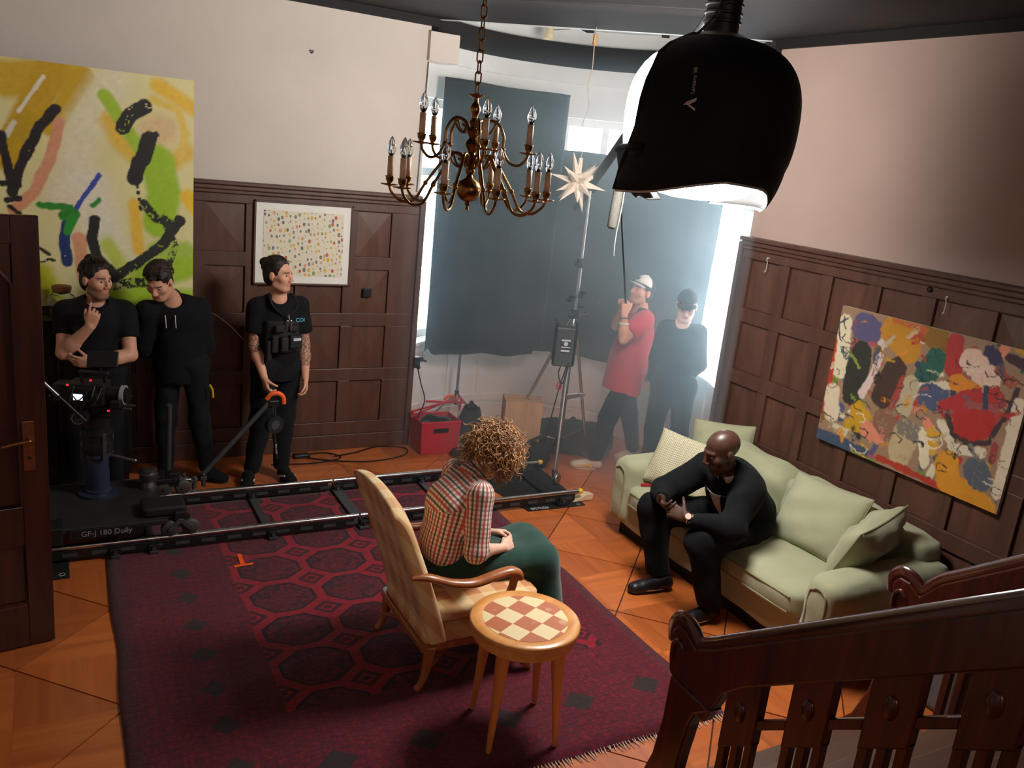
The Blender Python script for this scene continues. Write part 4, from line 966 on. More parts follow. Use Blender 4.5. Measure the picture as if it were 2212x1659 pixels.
# ------------------------------------------------------------------ staircase and two banisters
M_tread = wood('stair_tread', S(74, 46, 33), S(92, 60, 43), .5, (12, 1, 1), 3)
M_riser = wood('stair_riser', S(28, 15, 12), S(42, 22, 17), .5, (12, 1, 1), 3)
stc = struct(bpy.data.objects.new('stairs', None)); COL.objects.link(stc)
RISE, RUN = .19, .25
for k in range(12):
    y = 2.24 - RUN * k; z = RISE * k
    MB().box((2.16, y - RUN - .001, 0 if k < 3 else z - .2), (3.34, y - .02, z + RISE - .03)).build('riser', M_riser, stc)
    MB().box((2.15, y - RUN - .02, z + RISE - .03), (3.35, y + .01, z + RISE)).build('tread', M_tread, stc, bevel=.006)
SL = .76
def banister(X, label, y0=2.18, ztop=1.0, L_=2.3, SL=.73, off=.115):
    t_ = thing('banister', label, 'banister', (X, y0, 0), group='stair banisters')
    zt = lambda y: ztop - .045 + (y0 - off - y) * SL       # rail top along the slope
    # handrail: scroll end, then the slope
    path = [(y0 + .035, ztop - .10), (y0 + .045, ztop - .04), (y0 + .015, ztop + .0), (y0 - .04, ztop - .002), (y0 - .10, ztop - .04), (y0 - .17, zt(y0 - .17))]
    yy = y0 - .26
    while yy > y0 - L_: path.append((yy, zt(yy) + .0)); yy -= .15
    pts = spline([(X, y, z) for y, z in path], 5)
    rail = MB().tube(pts, .032, 12, flat=(.62, 1.25)).build('handrail', M_mahog, t_, smooth=True)
    # top board under the handrail: profile in y-z, thick in x
    bot = .17
    prof = [(y0 + .03, ztop - .09), (y0 + .04, ztop - .05), (y0 + .012, ztop - .012), (y0 - .04, ztop - .014), (y0 - .10, ztop - .05), (y0 - .18, zt(y0 - .18) - .005)]
    prof += [(y0 - L_, zt(y0 - L_) - .01), (y0 - L_, zt(y0 - L_) - .01 - bot), (y0 - .36, zt(y0 - .36) - .01 - bot), (y0 - .27, zt(y0 - .27) - .03 - bot), (y0 - .20, ztop - .30), (y0 - .05, ztop - .26), (y0 + .02, ztop - .215), (y0 + .036, ztop - .15)]
    MB().prism(prof, X - .026, X + .026, plane='yz').build('top_board', M_mahogV, t_, bevel=.008)
    MB().tube(spline([(X - .028, y0 + .012, ztop - .15), (X - .030, y0 + .012, ztop - .09), (X - .030, y0 - .015, ztop - .065), (X - .028, y0 - .04, ztop - .085)], 6), .010, 8).build('scroll_carving', M_mahogV, t_, smooth=True)
    # curved newel
    nw = [(y0 - .20, ztop - .28), (y0 - .235, ztop - .40), (y0 - .22, ztop - .62), (y0 - .13, ztop - .82), (y0 - .03, ztop - .93), (y0 - .01, .0), (y0 + .26, .0), (y0 + .24, .05), (y0 + .12, .16), (y0 + .03, .34), (y0 - .015, .56), (y0 - .02, ztop - .24)]
    nw = [(y0 - .04, ztop - .22), (y0 + .0, ztop - .22), (y0 + .005, ztop - .42), (y0 + .03, .40), (y0 + .09, .22), (y0 + .20, .08), (y0 + .24, .0), (y0 - .08, .0), (y0 - .09, .25), (y0 - .115, .50), (y0 - .135, ztop - .36), (y0 - .16, ztop - .29), (y0 - .24, ztop - .225)]
    MB().prism(nw, X - .034, X + .034, plane='yz').build('newel', M_mahogV, t_, bevel=.010)
    # groups of balusters: carved head board, three slats; square bridges between
    gw, gap = .150, .115
    y = y0 - .285; k = 0
    while y - gw > y0 - L_:
        ya, yb = y - gw, y; yc = (ya + yb) / 2
        zt_a, zt_b = zt(ya) - .01 - bot, zt(yb) - .01 - bot
        hz_ = .24
        hb = MB().prism([(ya, zt_a - hz_), (yb, zt_b - hz_), (yb, zt_b + .03), (ya, zt_a + .03)], X - .020, X + .020, plane='yz').build('head_board', M_mahogV, t_, bevel=.005)
        for sd in (-1, 1):
            b_ = MB().ball((0, 0, 0), .03, 14, 8, (.45, .8, 1.35)).build('boss', M_mahogV, hb, smooth=True); b_.location = (X + sd * .020, yc, (zt_a + zt_b) / 2 - .10)
        base = lambda q: max(.0, RISE * (math.floor((2.24 - q) / RUN) + 1)) if q < 2.24 else 0
        for q in (0, 1, 2):
            sa = ya + q * (gw - .034) / 2; zb = base(sa + .017)
            MB().box((X - .015, sa, zb), (X + .015, sa + .034, zt(sa + .017) - bot - hz_ + .02)).build('slat', M_mahogV, t_, bevel=.004)
        # bridge to the next group
        y2 = ya - gap
        MB().prism([(y2, zt(y2) - bot - .185), (ya, zt(ya) - bot - .185), (ya, zt(ya) - bot - .145), (y2, zt(y2) - bot - .145)], X - .016, X + .016, plane='yz').build('bridge', M_mahogV, t_, bevel=.004)
        y = y2; k += 1
    return t_
banister(2.10, 'mahogany stair banister with carved slats nearest the viewer')
banister(3.38, 'mahogany stair banister further back, beside the sofa arm', SL=.80, off=.05)
# grey storage box between the sofa arm and the wall
gb = thing('storage_box', 'grey box with a rounded lid beside the near sofa arm', 'box', (4.42, 2.44, 0))
M_grey = pm('grey_plastic', S(96, 96, 98), .6)
rbox('body', (4.10, 2.22, 0), (4.66, 2.64, .42), M_grey, gb, .03)
rbox('lid', (4.08, 2.20, .42), (4.68, 2.66, .50), M_grey, gb, .035, puff=.01)
# ------------------------------------------------------------------ chandelier
M_brass = pm('aged_brass', S(150, 108, 58), .28, 1.0, var=.3, scale=14)
M_candle = pm('candle_sleeve', S(238, 198, 164), .5, var=.08, scale=40)
M_bulb = pm('bulb_glass', (.95, .97, 1, 1), .04, trans=1., var=.0, ior=1.3)
M_fil = pm('bulb_core', S(220, 214, 200), .4)
CHX, CHY = 1.635, 3.475
ZB = 2.395                          # lowest point
chn = thing('chandelier', 'two-tier brass chandelier with electric candles hanging from a chain', 'chandelier', (CHX, CHY, ZB))
K = 1.0
prof = [(.0, .0), (.010, .004), (.006, .02), (.012, .028), (.012, .04), (.03, .046), (.052, .07), (.056, .098), (.045, .125), (.018, .142), (.013, .155), (.02, .165), (.022, .175), (.015, .185), (.018, .20),
        (.028, .215), (.030, .225), (.02, .237), (.015, .25), (.026, .268), (.034, .285), (.026, .30), (.016, .31), (.024, .325), (.032, .34), (.024, .356), (.013, .37), (.018, .385), (.022, .40), (.013, .42), (.012, .44), (.020, .465), (.024, .49), (.018, .515), (.010, .535), (.010, .56), (.034, .575), (.036, .582), (.010, .588), (.0, .592)]
prof = [(r, z if z < .34 else .34 + (z - .34) * .62) for r, z in prof]
MB().lathe([(r, z + ZB) for r, z in prof], (CHX, CHY, 0), 28).build('stem', M_brass, chn, smooth=True)
# chain of links up to the ceiling
z = ZB + .488; k = 0
while z < 3.62:
    L_ = .052; w_ = .013
    pts = []
    for i in range(16):
        a = 2 * pi * i / 16; c_, s_ = math.cos(a), math.sin(a)
        dz = L_ / 2 * s_ * (1 if True else 1); dw = w_ * (1 if c_ > 0 else -1) * min(1, abs(c_) * 1.6)
        pts.append((CHX + (dw if k % 2 else 0), CHY + (0 if k % 2 else dw), z + L_ / 2 + dz))
    MB().tube(pts, .0036, 6, closed=True).build('chain_link', M_brass, chn, smooth=True)
    z += L_ - .008; k += 1
MB().lathe([(0, 3.60), (.03, 3.61), (.05, 3.64), (.05, 3.66), (0, 3.66)], (CHX, CHY, 0), 20).build('ceiling_rose', M_brass, chn, smooth=True)
def make_arm(r_out, z_root, z_low, z_cup, r_root=.02):
    """arm in the local x-z plane, from the stem outwards"""
    rr = r_out
    pts = [(r_root, 0, z_root), (r_root + .028, 0, z_root + .045), (r_root + .075, 0, z_root + .05), (r_root + .11, 0, z_root + .0), (rr * .55, 0, (z_root + z_low) / 2), (rr * .68, 0, z_low + .01), (rr * .84, 0, z_low), (rr * .96, 0, (z_low + z_cup) / 2), (rr, 0, z_cup)]
    sp_ = spline(pts, 6)
    a = MB().tube(sp_, .0062, 8)
    # inner curl under the arm
    c = [(r_root + .075, 0, z_root + .05), (r_root + .055, 0, z_root + .01), (r_root + .03, 0, z_root - .005), (r_root + .018, 0, z_root + .018), (r_root + .036, 0, z_root + .03)]
    a.tube(spline(c, 5), .0046, 6); a.ball((rr * .55, 0, (z_root + z_low) / 2), .011, 10, 6)
    arm = a.data('arm', M_brass, True)
    pan = MB().lathe([(0, z_cup - .002), (.036, z_cup + .004), (.040, z_cup + .008), (.036, z_cup + .009), (.014, z_cup + .006), (.010, z_cup + .012), (.017, z_cup + .024), (.018, z_cup + .036), (.021, z_cup + .042), (.0, z_cup + .042)], (rr, 0, 0), 20).data('drip_pan', M_brass, True)
    slv = MB().lathe([(0.013, z_cup + .04), (.0135, z_cup + .125), (0, z_cup + .126)], (rr, 0, 0), 14).data('candle_sleeve', M_candle, True)
    bz = z_cup + .126
    bulb = MB().lathe([(0.009, bz), (.014, bz + .011), (.0195, bz + .029), (.019, bz + .043), (.012, bz + .063), (.005, bz + .077), (0, bz + .084)], (rr, 0, 0), 14).data('bulb', M_bulb, True)
    core = MB().cyl((rr, 0, bz), (rr, 0, bz + .012), .007, .006, 8).cyl((rr, 0, bz + .012), (rr, 0, bz + .026), .002, .0015, 6).tube([(rr - .006, 0, bz + .03), (rr - .003, 0, bz + .042), (rr + .003, 0, bz + .042), (rr + .006, 0, bz + .03)], .0012, 5).data('filament', M_fil, False)
    return arm, pan, slv, bulb, core
lo = make_arm(.345, ZB + .19, ZB + .015, ZB + .075, .022); up = make_arm(.245, ZB + .335, ZB + .215, ZB + .265, .022)
M_led = pm('bulb_frosted_white', S(232, 226, 220), .4)
for n_, dat, a0 in ((10, lo, 12), (5, up, 40)):
    for i in range(n_):
        a = math.radians(a0 + 360 * i / n_)
        for d in dat:
            nm = d.name.split('.')[0]
            if nm == 'filament': continue
            o = link(nm, d, chn); o.matrix_parent_inverse = Matrix.Identity(4)
            o.location = (0, 0, -ZB); o.rotation_euler = (0, 0, a)
            if nm == 'bulb':
                c = link('filament', dat[4], o)

# ------------------------------------------------------------------ paper star in the bay, cord and spot lamp
M_paper = pm('star_paper', S(222, 208, 190), .8, var=.04, trans=0, spec=.2)
STX, STY, STZ = 3.745, 5.925, 2.50
star = thing('paper_star', 'white paper star lantern with many points hanging in the bay', 'star lantern', (STX, STY, STZ))
phi = (1 + 5 ** .5) / 2
dirs = [Vector(v).normalized() for v in [(0, s1, s2 * phi) for s1 in (1, -1) for s2 in (1, -1)] + [(s1, s2 * phi, 0) for s1 in (1, -1) for s2 in (1, -1)] + [(s2 * phi, 0, s1) for s1 in (1, -1) for s2 in (1, -1)] + [(a, b, c) for a in (1, -1) for b in (1, -1) for c in (1, -1)]]
for i, d in enumerate(dirs):
    d = Matrix.Rotation(.4, 3, 'X') @ Matrix.Rotation(.5, 3, 'Z') @ d
    L_ = .245 if i < 12 else .19
    e1 = d.orthogonal().normalized(); e2 = d.cross(e1); r_ = .038
    c0 = Vector((STX, STY, STZ)) + d * .055
    vs = [c0 + e1 * r_ * math.cos(a) + e2 * r_ * math.sin(a) for a in (0, pi / 2, pi, 3 * pi / 2)] + [Vector((STX, STY, STZ)) + d * L_]
    MB().add(vs, [(0, 1, 4), (1, 2, 4), (2, 3, 4), (3, 0, 4), (3, 2, 1, 0)]).build('point', M_paper, star)
MB().ball((STX, STY, STZ), .075, 12, 8).build('core', M_paper, star)
MB().cyl((STX, STY, STZ + .05), (STX, STY, STZ + .19), .018, n=10).build('collar', M_paper, star)
cordpts = [(STX, STY, STZ + .19)] + [(STX + .012 * math.sin(i * 1.3), STY + .012 * math.cos(i * 1.7), STZ + .19 + (3.64 - STZ - .19) * i / 14) for i in range(1, 14)] + [(STX, STY, 3.66)]
MB().tube(spline(cordpts, 3), .0035, 5).build('cord', M_ivory, star, smooth=True)
MB().box((STX - .015, STY - .012, 3.53), (STX + .015, STY + .012, 3.61)).build('plug', pm('plug_ochre', S(196, 150, 84), .5), star, bevel=.004)
sl = thing('spot_lamp', 'small cream spot lamp on the bay ceiling with a thin wire', 'lamp', (3.92, 6.96, 3.70))
MB().lathe([(0.01, 3.80), (.028, 3.79), (.040, 3.70), (.048, 3.665), (.044, 3.665), (.034, 3.70), (.02, 3.76), (0, 3.77)], (3.92, 6.96, 0), 18).build('shade', pm('lamp_cream', S(214, 196, 160), .5), sl, smooth=True)
MB().cyl((3.92, 6.96, 3.79), (3.92, 6.96, 3.84), .012, n=10).build('stem', M_ivory, sl)
MB().tube(spline([(3.94, 6.955, 3.745), (4.0, 6.9, 3.752), (4.0, 6.5, 3.74), (3.86, 6.12, 3.69), (STX, STY + .01, 3.61)], 6), .003, 5).build('wire', M_cable, sl, smooth=True)

# ------------------------------------------------------------------ black cloths hung in the bay
M_cloth = pm('black_duvetyne', S(20, 22, 23), .95, var=.12, scale=3, bump=.2, bscale=120, sheen=.3, spec=.1)
M_hem = pm('black_hem_tape', S(16, 17, 18), .8)
def cloth(name, label, fn, nu, nv, zt_, zb_, amp=.012, loc=(0, 0, 0)):
    t_ = thing(name, label, 'black cloth', loc)
    def pt(u, v):
        x, y, nx, ny = fn(u); zt = zt_(u); zb = zb_(u); z = zb + (zt - zb) * v
        w = amp * (math.sin(u * 21 + 1.5 * v) * (.35 + .65 * (1 - v)) + .6 * math.sin(u * 9 - 2 * v + 1) + .4 * math.sin(v * 7 + u * 5))
        return (x + nx * w, y + ny * w, z)
    MB().grid(pt, nu, nv).build('sheet', M_cloth, t_, smooth=True, solid=.004, auto=False)
    MB().tube([Vector(pt(i / 30, 1)) for i in range(31)], .007, 6).build('top_hem', M_hem, t_, smooth=True)
    return t_
def bumpy(u, k, s, ph): return s * (.6 * math.sin(u * k + ph) + .4 * math.sin(u * k * 2.3 + ph * 2))
cA = cloth('blackout_cloth', 'tall black cloth hung across the left bay window', lambda u: (2.985 + 1.245 * u, 6.99 + .06 * math.sin(u * 3), 0, -1), 40, 40,
      lambda u: 3.225 + .004 * math.sin(u * 9) , lambda u: .80 + (.10 if u > .93 else (.08 * max(0, 1 - abs(u - .02) / .04))) + bumpy(u, 6, .022, .4), .014, (3.6, 6.99, .82))
# lighting cloth on the right: follows the curve of the bay
def fB(u):
    a = math.radians(80 - 101.5 * u); R_ = 1.235
    return (BCX + R_ * math.cos(a), BCY + R_ * math.sin(a), -math.cos(a), -math.sin(a))
cB = cloth('blackout_cloth', 'wide black cloth curving along the right bay windows behind the boom operator', fB, 56, 36,
      lambda u: 2.72 + .03 * math.sin(u * 7), lambda u: .80 - .25 * max(0, (u - .45) / .55) + bumpy(u, 9, .02, 1.), .02, (4.8, 6.3, .8))

# ------------------------------------------------------------------ slim stand behind the left cloth
st = thing('light_stand', 'slim black light stand holding up the left black cloth', 'stand', (3.42, 7.13, 0))
MB().cyl((3.42, 7.13, .30), (3.42, 7.13, 3.15), .013, n=10).build('pole', M_steel, st, smooth=True)
MB().cyl((3.42, 7.13, .28), (3.42, 7.13, .42), .022, n=12).build('collar', M_black, st, smooth=True)
for a in (20, 150, 265):
    a = math.radians(a); MB().tube([(3.42, 7.13, .40), (3.42 + .38 * math.cos(a), 7.13 + .38 * math.sin(a)*.7, .015)], .011, 8).build('leg', M_chrome, st, smooth=True)
MB().tube([(3.05, 7.08, 3.17), (4.2, 7.10, 3.17)], .010, 8).build('crossbar', M_black, st)
bag = thing('sandbag', 'black sandbag slung over the foot of the slim stand', 'sandbag', (3.38, 6.74, 0))
M_bag = pm('black_cordura', S(22, 22, 24), .75, var=.2, bump=.2, bscale=90)
mb = MB(); mb.grid(lambda u, v: (3.39 + (.07 + .05 * math.sin(pi * v)) * math.cos(2 * pi * u) * (1 + .08 * math.sin(9 * u + 5 * v)), 6.72 + (.06 + .03 * math.sin(pi * v)) * math.sin(2 * pi * u), .02 + .36 * v + .02 * math.sin(7 * u)), 20, 12, True)
mb.build('bag', M_bag, bag, smooth=True)
MB().tube(spline([(3.36, 6.72, .37), (3.39, 6.74, .43), (3.43, 6.74, .37)], 5), .012, 6).build('strap', M_bag, bag, smooth=True)

# ------------------------------------------------------------------ heavy wheeled stand with boom arm
SXc, SYc = 3.95, 6.05
hs = thing('crane_stand', 'heavy chrome wheeled stand with a boom arm carrying the lantern light', 'stand', (SXc, SYc, 0))
MB().cyl((SXc, SYc, .22), (SXc, SYc, 1.40), .026, n=14).build('column', M_steel, hs, smooth=True)
MB().cyl((SXc, SYc, 1.38), (SXc, SYc, 1.85), .019, n=14).build('riser', M_chrome, hs, smooth=True)
MB().cyl((SXc, SYc, 1.83), (SXc, SYc, 2.46), .015, n=14).build('upper_riser', M_chrome, hs, smooth=True)
for z_ in (.24, 1.40, 1.84):
    co = MB().cyl((SXc, SYc, z_ - .04), (SXc, SYc, z_ + .04), .036, n=14).build('collar', M_black, hs, smooth=True, bevel=.006)
    MB().cyl((SXc - .03, SYc - .02, z_), (SXc - .08, SYc - .06, z_), .008, n=8).ball((SXc - .085, SYc - .062, z_), .016, 10, 6).build('knob', M_black, co, smooth=True)
feet = [(3.717, 5.70), (3.545, 6.36), (4.36, 6.22)]
for k, (fx, fy) in enumerate(feet):
    lg = MB().tube([(SXc, SYc, 1.42), (fx, fy, .13)], .0145, 10).build('leg', M_chrome, hs, smooth=True)
    d = Vector((fx - SXc, fy - SYc, 0))
    MB().tube([(SXc, SYc, .26), (SXc + d.x * .86, SYc + d.y * .86, .30)], .009, 8).build('brace', M_steel, lg, smooth=True)
    c_ = MB().box((fx - .02, fy - .02, .085), (fx + .02, fy + .02, .13)).cyl((fx, fy, .06), (fx, fy, .14), .018, n=10).build('caster_fork', M_steel, hs, bevel=.003)
    MB().lathe([(.008, -.012), (.045, -.012), (.05, -.006), (.05, .006), (.045, .012), (.008, .012)], (fx + .02, fy - .02, .052), 20, M=Matrix.Rotation(pi / 2, 3, 'X') if k else (Matrix.Rotation(.5, 3, 'Z') @ Matrix.Rotation(pi / 2, 3, 'X'))).build('caster_wheel', M_steel, c_, smooth=True)
# crank handle and cluster of clamps at the collar
MB().tube(spline([(SXc + .03, SYc - .03, 1.40), (SXc + .10, SYc - .06, 1.42), (SXc + .17, SYc - .07, 1.50), (SXc + .19, SYc - .07, 1.53)], 5), .014, 8, flat=(.6, 1.3)).build('crank', M_steel, hs, smooth=True)
for q in range(7):
    a = q * .9; rr = .05 + .02 * (q % 3)
    MB().box((-.02, -.012, -.018), (.022, .014, .02), frame((SXc + rr * math.cos(a), SYc + rr * math.sin(a), 1.46 + .022 * q), (math.cos(a), math.sin(a), .3), (0, .2, 1))).build('clamp', M_black, hs, bevel=.004)
MB().prism([(0, -.02), (.16, .03), (.17, .05), (.10, .055), (0, .03)], -.006, .006, plane='xz', M=frame((SXc + .0, SYc - .03, .66), (.9, -.4, 0), (.3, .8, 0))).build('pedal', M_steel, hs, bevel=.004)
LC = Vector((2.945, 3.52, 2.915))      # lantern centre
hd_ = Vector((2.98, 3.60, 3.50))
piv = Vector((SXc, SYc, 2.47)); bdir = (hd_ - piv).normalized()
MB().box((-.05, -.035, -.05), (.05, .035, .06), frame(piv, bdir, (0, 0, 1))).build('boom_clamp', M_black, hs, bevel=.008)
MB().tube([piv - bdir * .55, piv + bdir * 1.5], .034, 10).build('boom_arm', M_black, hs, smooth=True)
MB().tube([piv + bdir * 1.45, hd_], .026, 10).build('boom_extension', M_black, hs, smooth=True)

# ballast hanging on the stand
bl = thing('ballast', 'grey electronic lamp ballast strapped to the crane stand', 'ballast', (3.80, 5.96, .98))
Mb = frame((3.80, 5.93, 1.17), (.93, -.37, 0), (-.05, 0, 1))
M_dgrey = pm('dark_grey_casing', S(60, 60, 60), .55, var=.15, scale=30)
MB().box((-.085, -.16, -.055), (.085, .15, .055), Mb).build('casing', M_dgrey, bl, bevel=.012)
for sx_ in (-1, 1):
    MB().tube([Mb @ Vector((sx_ * .085, -.17, .06)), Mb @ Vector((sx_ * .085, .19, .06)), Mb @ Vector((sx_ * .085, .19, -.05))], .012, 8).build('frame_tube', M_black, bl, smooth=True)
MB().tube([Mb @ Vector((-.085, -.17, .06)), Mb @ Vector((.085, -.17, .06))], .012, 8).build('frame_tube', M_black, bl, smooth=True)
lb = MB().box((-.035, -.07, .055), (.05, .06, .0575), Mb).build('label_plate', pm('label_black', S(28, 28, 28), .5), bl)
M_lab = pm('label_white', S(196, 204, 206), .6)
MB().box((-.03, .035, .0575), (.045, .05, .0583), Mb).box((-.03, -.055, .0575), (.045, -.04, .0583), Mb).box((-.03, -.022, .0575), (.045, -.012, .0583), Mb).cyl(Mb @ Vector((.008, .012, .0574)), Mb @ Vector((.008, .012, .0584)), .018, n=16).build('print', M_lab, lb)
MB().tube(spline([Mb @ Vector((0, -.16, .02)), Mb @ Vector((-.02, -.26, .03)), Mb @ Vector((.02, -.34, .04)), Mb @ Vector((.05, -.24, .03)), Mb @ Vector((.06, -.16, .02))], 6), .006, 6).build('cable', M_cable, bl, smooth=True)
pw = thing('power_cable', 'black power cable with a red hook dropping from the ballast to the floor', 'cable', (3.80, 5.93, .0))
MB().tube(spline([Mb @ Vector((.06, -.165, .0)), (3.82, 5.93, .84), (3.79, 5.95, .6), (3.76, 5.98, .3), (3.74, 6.0, .01)], 6), .006, 6).build('cable', M_cable, pw, smooth=True)
MB().tube([(3.805 + .02 * math.cos(a), 5.93, .80 + .035 * math.sin(a)) for a in np.linspace(0, 6.28, 13)[:-1]], .007, 6, closed=True).build('hook', pm('red_hook', S(190, 40, 44), .5), pw, smooth=True)

# ------------------------------------------------------------------ lantern soft light with black skirt
M_emit = bpy.data.materials.new('lantern_diffuser_lit'); t, b = nt(M_emit); N = t.nodes; L = t.links
b.inputs['Base Color'].default_value = (.9, .9, .88, 1); b.inputs['Emission Color'].default_value = (1, .97, .93, 1); b.inputs['Emission Strength'].default_value = 63.0
nz = N.new('ShaderNodeTexNoise'); nz.inputs['Scale'].default_value = 8; tc = N.new('ShaderNodeTexCoord'); L.new(tc.outputs['Object'], nz.inputs[0]); bp = N.new('ShaderNodeBump'); bp.inputs['Strength'].default_value = .2; L.new(nz.outputs[0], bp.inputs['Height']); L.new(bp.outputs[0], b.inputs['Normal'])
M_skirt = pm('black_nylon_skirt', S(17, 16, 16), .7, var=.15, scale=6, bump=.25, bscale=18, spec=.25)
M_silver = pm('silver_lining', S(196, 190, 178), .35, .6, var=.15, bump=.4, bscale=30)
ln = thing('lantern_softbox', 'big round lantern softbox with a black skirt hanging above the sofa', 'softbox', tuple(LC - Vector((0, 0, .4))))
Rl = .43
def shell(th, phi_, k=1.0):
    # th: azimuth, phi_: 0 top .. pi bottom ; flattened, boxy lantern
    s, c = math.sin(phi_), math.cos(phi_)
    e = .72
    rr = math.copysign(abs(s) ** e, s) * Rl * k; zz = math.copysign(abs(c) ** .8, c) * (.385 if c > 0 else .40) * k
    return LC + Vector((rr * math.cos(th), rr * math.sin(th), zz))
mb = MB(); mb.grid(lambda u, v: shell(2 * pi * u, .12 + (pi - .14) * v, .965), 40, 20, True); mb.build('diffuser', M_emit, ln, smooth=True, auto=False)
vw = math.degrees(math.atan2(0 - LC.y, 0 - LC.x))     # azimuth towards the viewer's side of the room
a0s, a1s = math.radians(vw - 45), math.radians(vw + 165)
def skirtpt(k):
    def fn(u, v):
        st_ = min(1, max(0, (v - .55) / .4)); a00 = a0s - math.radians(22) * st_ * st_ * (3 - 2 * st_)
        th = a00 + (a1s - a00) * u
        low = 2.12 + .03 * math.sin(u * 14) + .34 * max(0, (.36 - u) / .36) + .42 * min(1, max(0, (u - .50) / .16))
        ph = .10 + (low - .10) * v
        p = shell(th, ph, k + .012 * math.sin(u * 11 + v * 6) * v + .02 * math.sin(pi * u) * v)
        if u < .16 and v > .74: p = p + (Vector((math.cos(th), math.sin(th), 0)) * .4 + Vector((-.87, .49, 0))) * (((v - .74) / .26) ** 1.5 * .06 * (1 - u / .16))
        if v > .8: p = p + Vector((math.cos(th), math.sin(th), 0)) * (v - .8) * .18 - Vector((0, 0, (v - .8) * .20))
        return p
    return fn
sko = MB().grid(skirtpt(1.03), 48, 26).build('skirt', M_skirt, ln, smooth=True, solid=.006, auto=False)
MB().grid(lambda u, v: skirtpt(1.012)(u, .9 + .105 * v) - Vector((0, 0, .012)), 40, 4).build('silver_lining', M_silver, ln, smooth=True)
for e_ in (0, 1):
    MB().tube([skirtpt(1.025)(e_, v / 12) for v in range(13)], [.012 + .006 * math.sin(v * 2.1) for v in range(13)], 8).build('rolled_edge', M_skirt, ln, smooth=True)
# loose flap of the skirt that hangs round the lower left side
def flappt(u, v):
    th = math.radians(vw - 40) + math.radians(-98) * u; ph = 1.86 + .12 * u + .62 * v
    p = shell(th, ph, 1.03 + .015 * math.sin(u * 17) + .02 * math.sin(pi * v))
    return p - Vector((0, 0, .05 * v))
MB().grid(flappt, 30, 8).build('skirt_flap', M_skirt, ln, smooth=True, solid=.006, auto=False)
MB().tube([flappt(i / 24, 0) for i in range(25)], .014, 8).build('rolled_edge', M_skirt, ln, smooth=True)
# ring, light head, yoke
MB().lathe([(.10, .36), (.15, .37), (.16, .39), (.12, .41), (.08, .42)], tuple(LC), 24).build('speed_ring', M_silver, ln, smooth=True)
lh = MB().cyl(LC + Vector((0, 0, .38)), LC + Vector((0, 0, .735)), .085, n=24).build('light_head', M_black, ln, smooth=True, bevel=.01)
for q in range(5):
    MB().lathe([(.086, 0), (.094, .004), (.094, .012), (.086, .016)], tuple(LC + Vector((0, 0, .46 + .04 * q))), 24).build('cooling_fin', M_black, lh, smooth=True)
MB().tube([LC + Vector((.11, .02, .50)), LC + Vector((.12, .04, .66)), LC + Vector((.0, .12, .68)), hd_], .016, 8).build('yoke', M_black, ln, smooth=True)
MB().ball(LC + Vector((.13, .0, .66)), .03, 12, 8).build('yoke_knob', pm('red_knob', S(190, 30, 36), .4), ln, smooth=True)
MB().tube(spline([LC + Vector((-.06, -.07, .7)), LC + Vector((-.10, -.10, .55)), LC + Vector((-.13, -.02, .42)), LC + Vector((-.22, .10, .30))], 6), .007, 6).build('head_cable', M_cable, ln, smooth=True)
# logo and lettering, reading upwards on the skirt
M_lred = pm('logo_red', S(196, 26, 48), .6); M_lwhite = pm('logo_white', S(196, 176, 170), .6)
thl = math.radians(vw - 11); plogo = shell(thl, 1.50, 1.065)
nrm = Vector((math.cos(thl), math.sin(thl), 0)); upv = Vector((0, 0, 1)); rt = upv.cross(nrm)
Ml = frame(plogo + nrm * .012, rt, upv) @ Matrix.Scale(.85, 4)
MB().prism([(-.035, -.012), (-.020, .002), (.035, .028), (.035, .012), (-.010, -.012)], 0, .002, M=Ml).build('logo', M_lred, sko)
MB().prism([(-.022, .0), (.035, .028), (.035, .012), (-.002, -.012)], .0021, .003, M=Ml).prism([(-.034, -.014), (-.012, -.012), (.035, -.04), (.035, -.028), (-.012, -.002)], 0, .003, M=Ml).build('logo', M_lwhite, sko)
text('lettering', 'Lantern 90', .026, frame(plogo + nrm * .016 + upv * .095 + rt * .008, upv, -rt), M_lwhite, sko)
# ------------------------------------------------------------------ camera track
tr_ = thing('dolly_track', 'straight steel dolly track with black sleepers lying across the rug', 'dolly track', (1.7, 5.63, 0))
YA, YB, TZ = 5.295, 5.955, .10
M_rail = pm('rail_steel', S(190, 186, 182), .22, 1.0, var=.12, scale=30)
M_yel = pm('yellow_cap', S(226, 190, 40), .5)
for Y, xa in ((YA, -.55), (YB, -.55)):
    for x0, x1 in ((xa, 1.86), (1.875, 3.70)):
        MB().cyl((x0, Y, TZ), (x1, Y, TZ), .019, n=14).build('rail', M_rail, tr_, smooth=True)
        bx_ = MB().box((x0 + .03, Y - .012, .025), (x1 - .03, Y + .012, .082)).build('rail_web', M_black, tr_, bevel=.003)
        n_ = int((x1 - x0) / .16)
        for k in range(n_):
            xx = x0 + .08 + k * .16
            MB().box((xx, Y - .0135, .042), (xx + .085, Y + .0135, .066)).build('web_slot', M_dgrey, bx_)
    MB().cyl((3.70, Y, TZ), (3.735, Y, TZ), .0215, n=14).build('end_cap', M_yel, tr_, smooth=True, bevel=.003)
for x, w in ((-.3, .07), (.30, .05), (.52, .05), (1.26, .055), (1.90, .08), (2.6, .055), (3.545, .10)):
    s_ = MB().box((x - w / 2, YA - .05, .012), (x + w / 2, YB + .05, .034)).build('sleeper', M_dgrey if w != .10 else M_black, tr_, bevel=.004)
    for Y in (YA, YB):
        MB().box((x - .03, Y - .035, .03), (x + .03, Y + .035, .07)).build('rail_clamp', M_black, s_, bevel=.004)
        MB().cyl((x, Y - .05, .05), (x, Y - .035, .05), .012, n=10).build('clamp_screw', M_steel, s_)
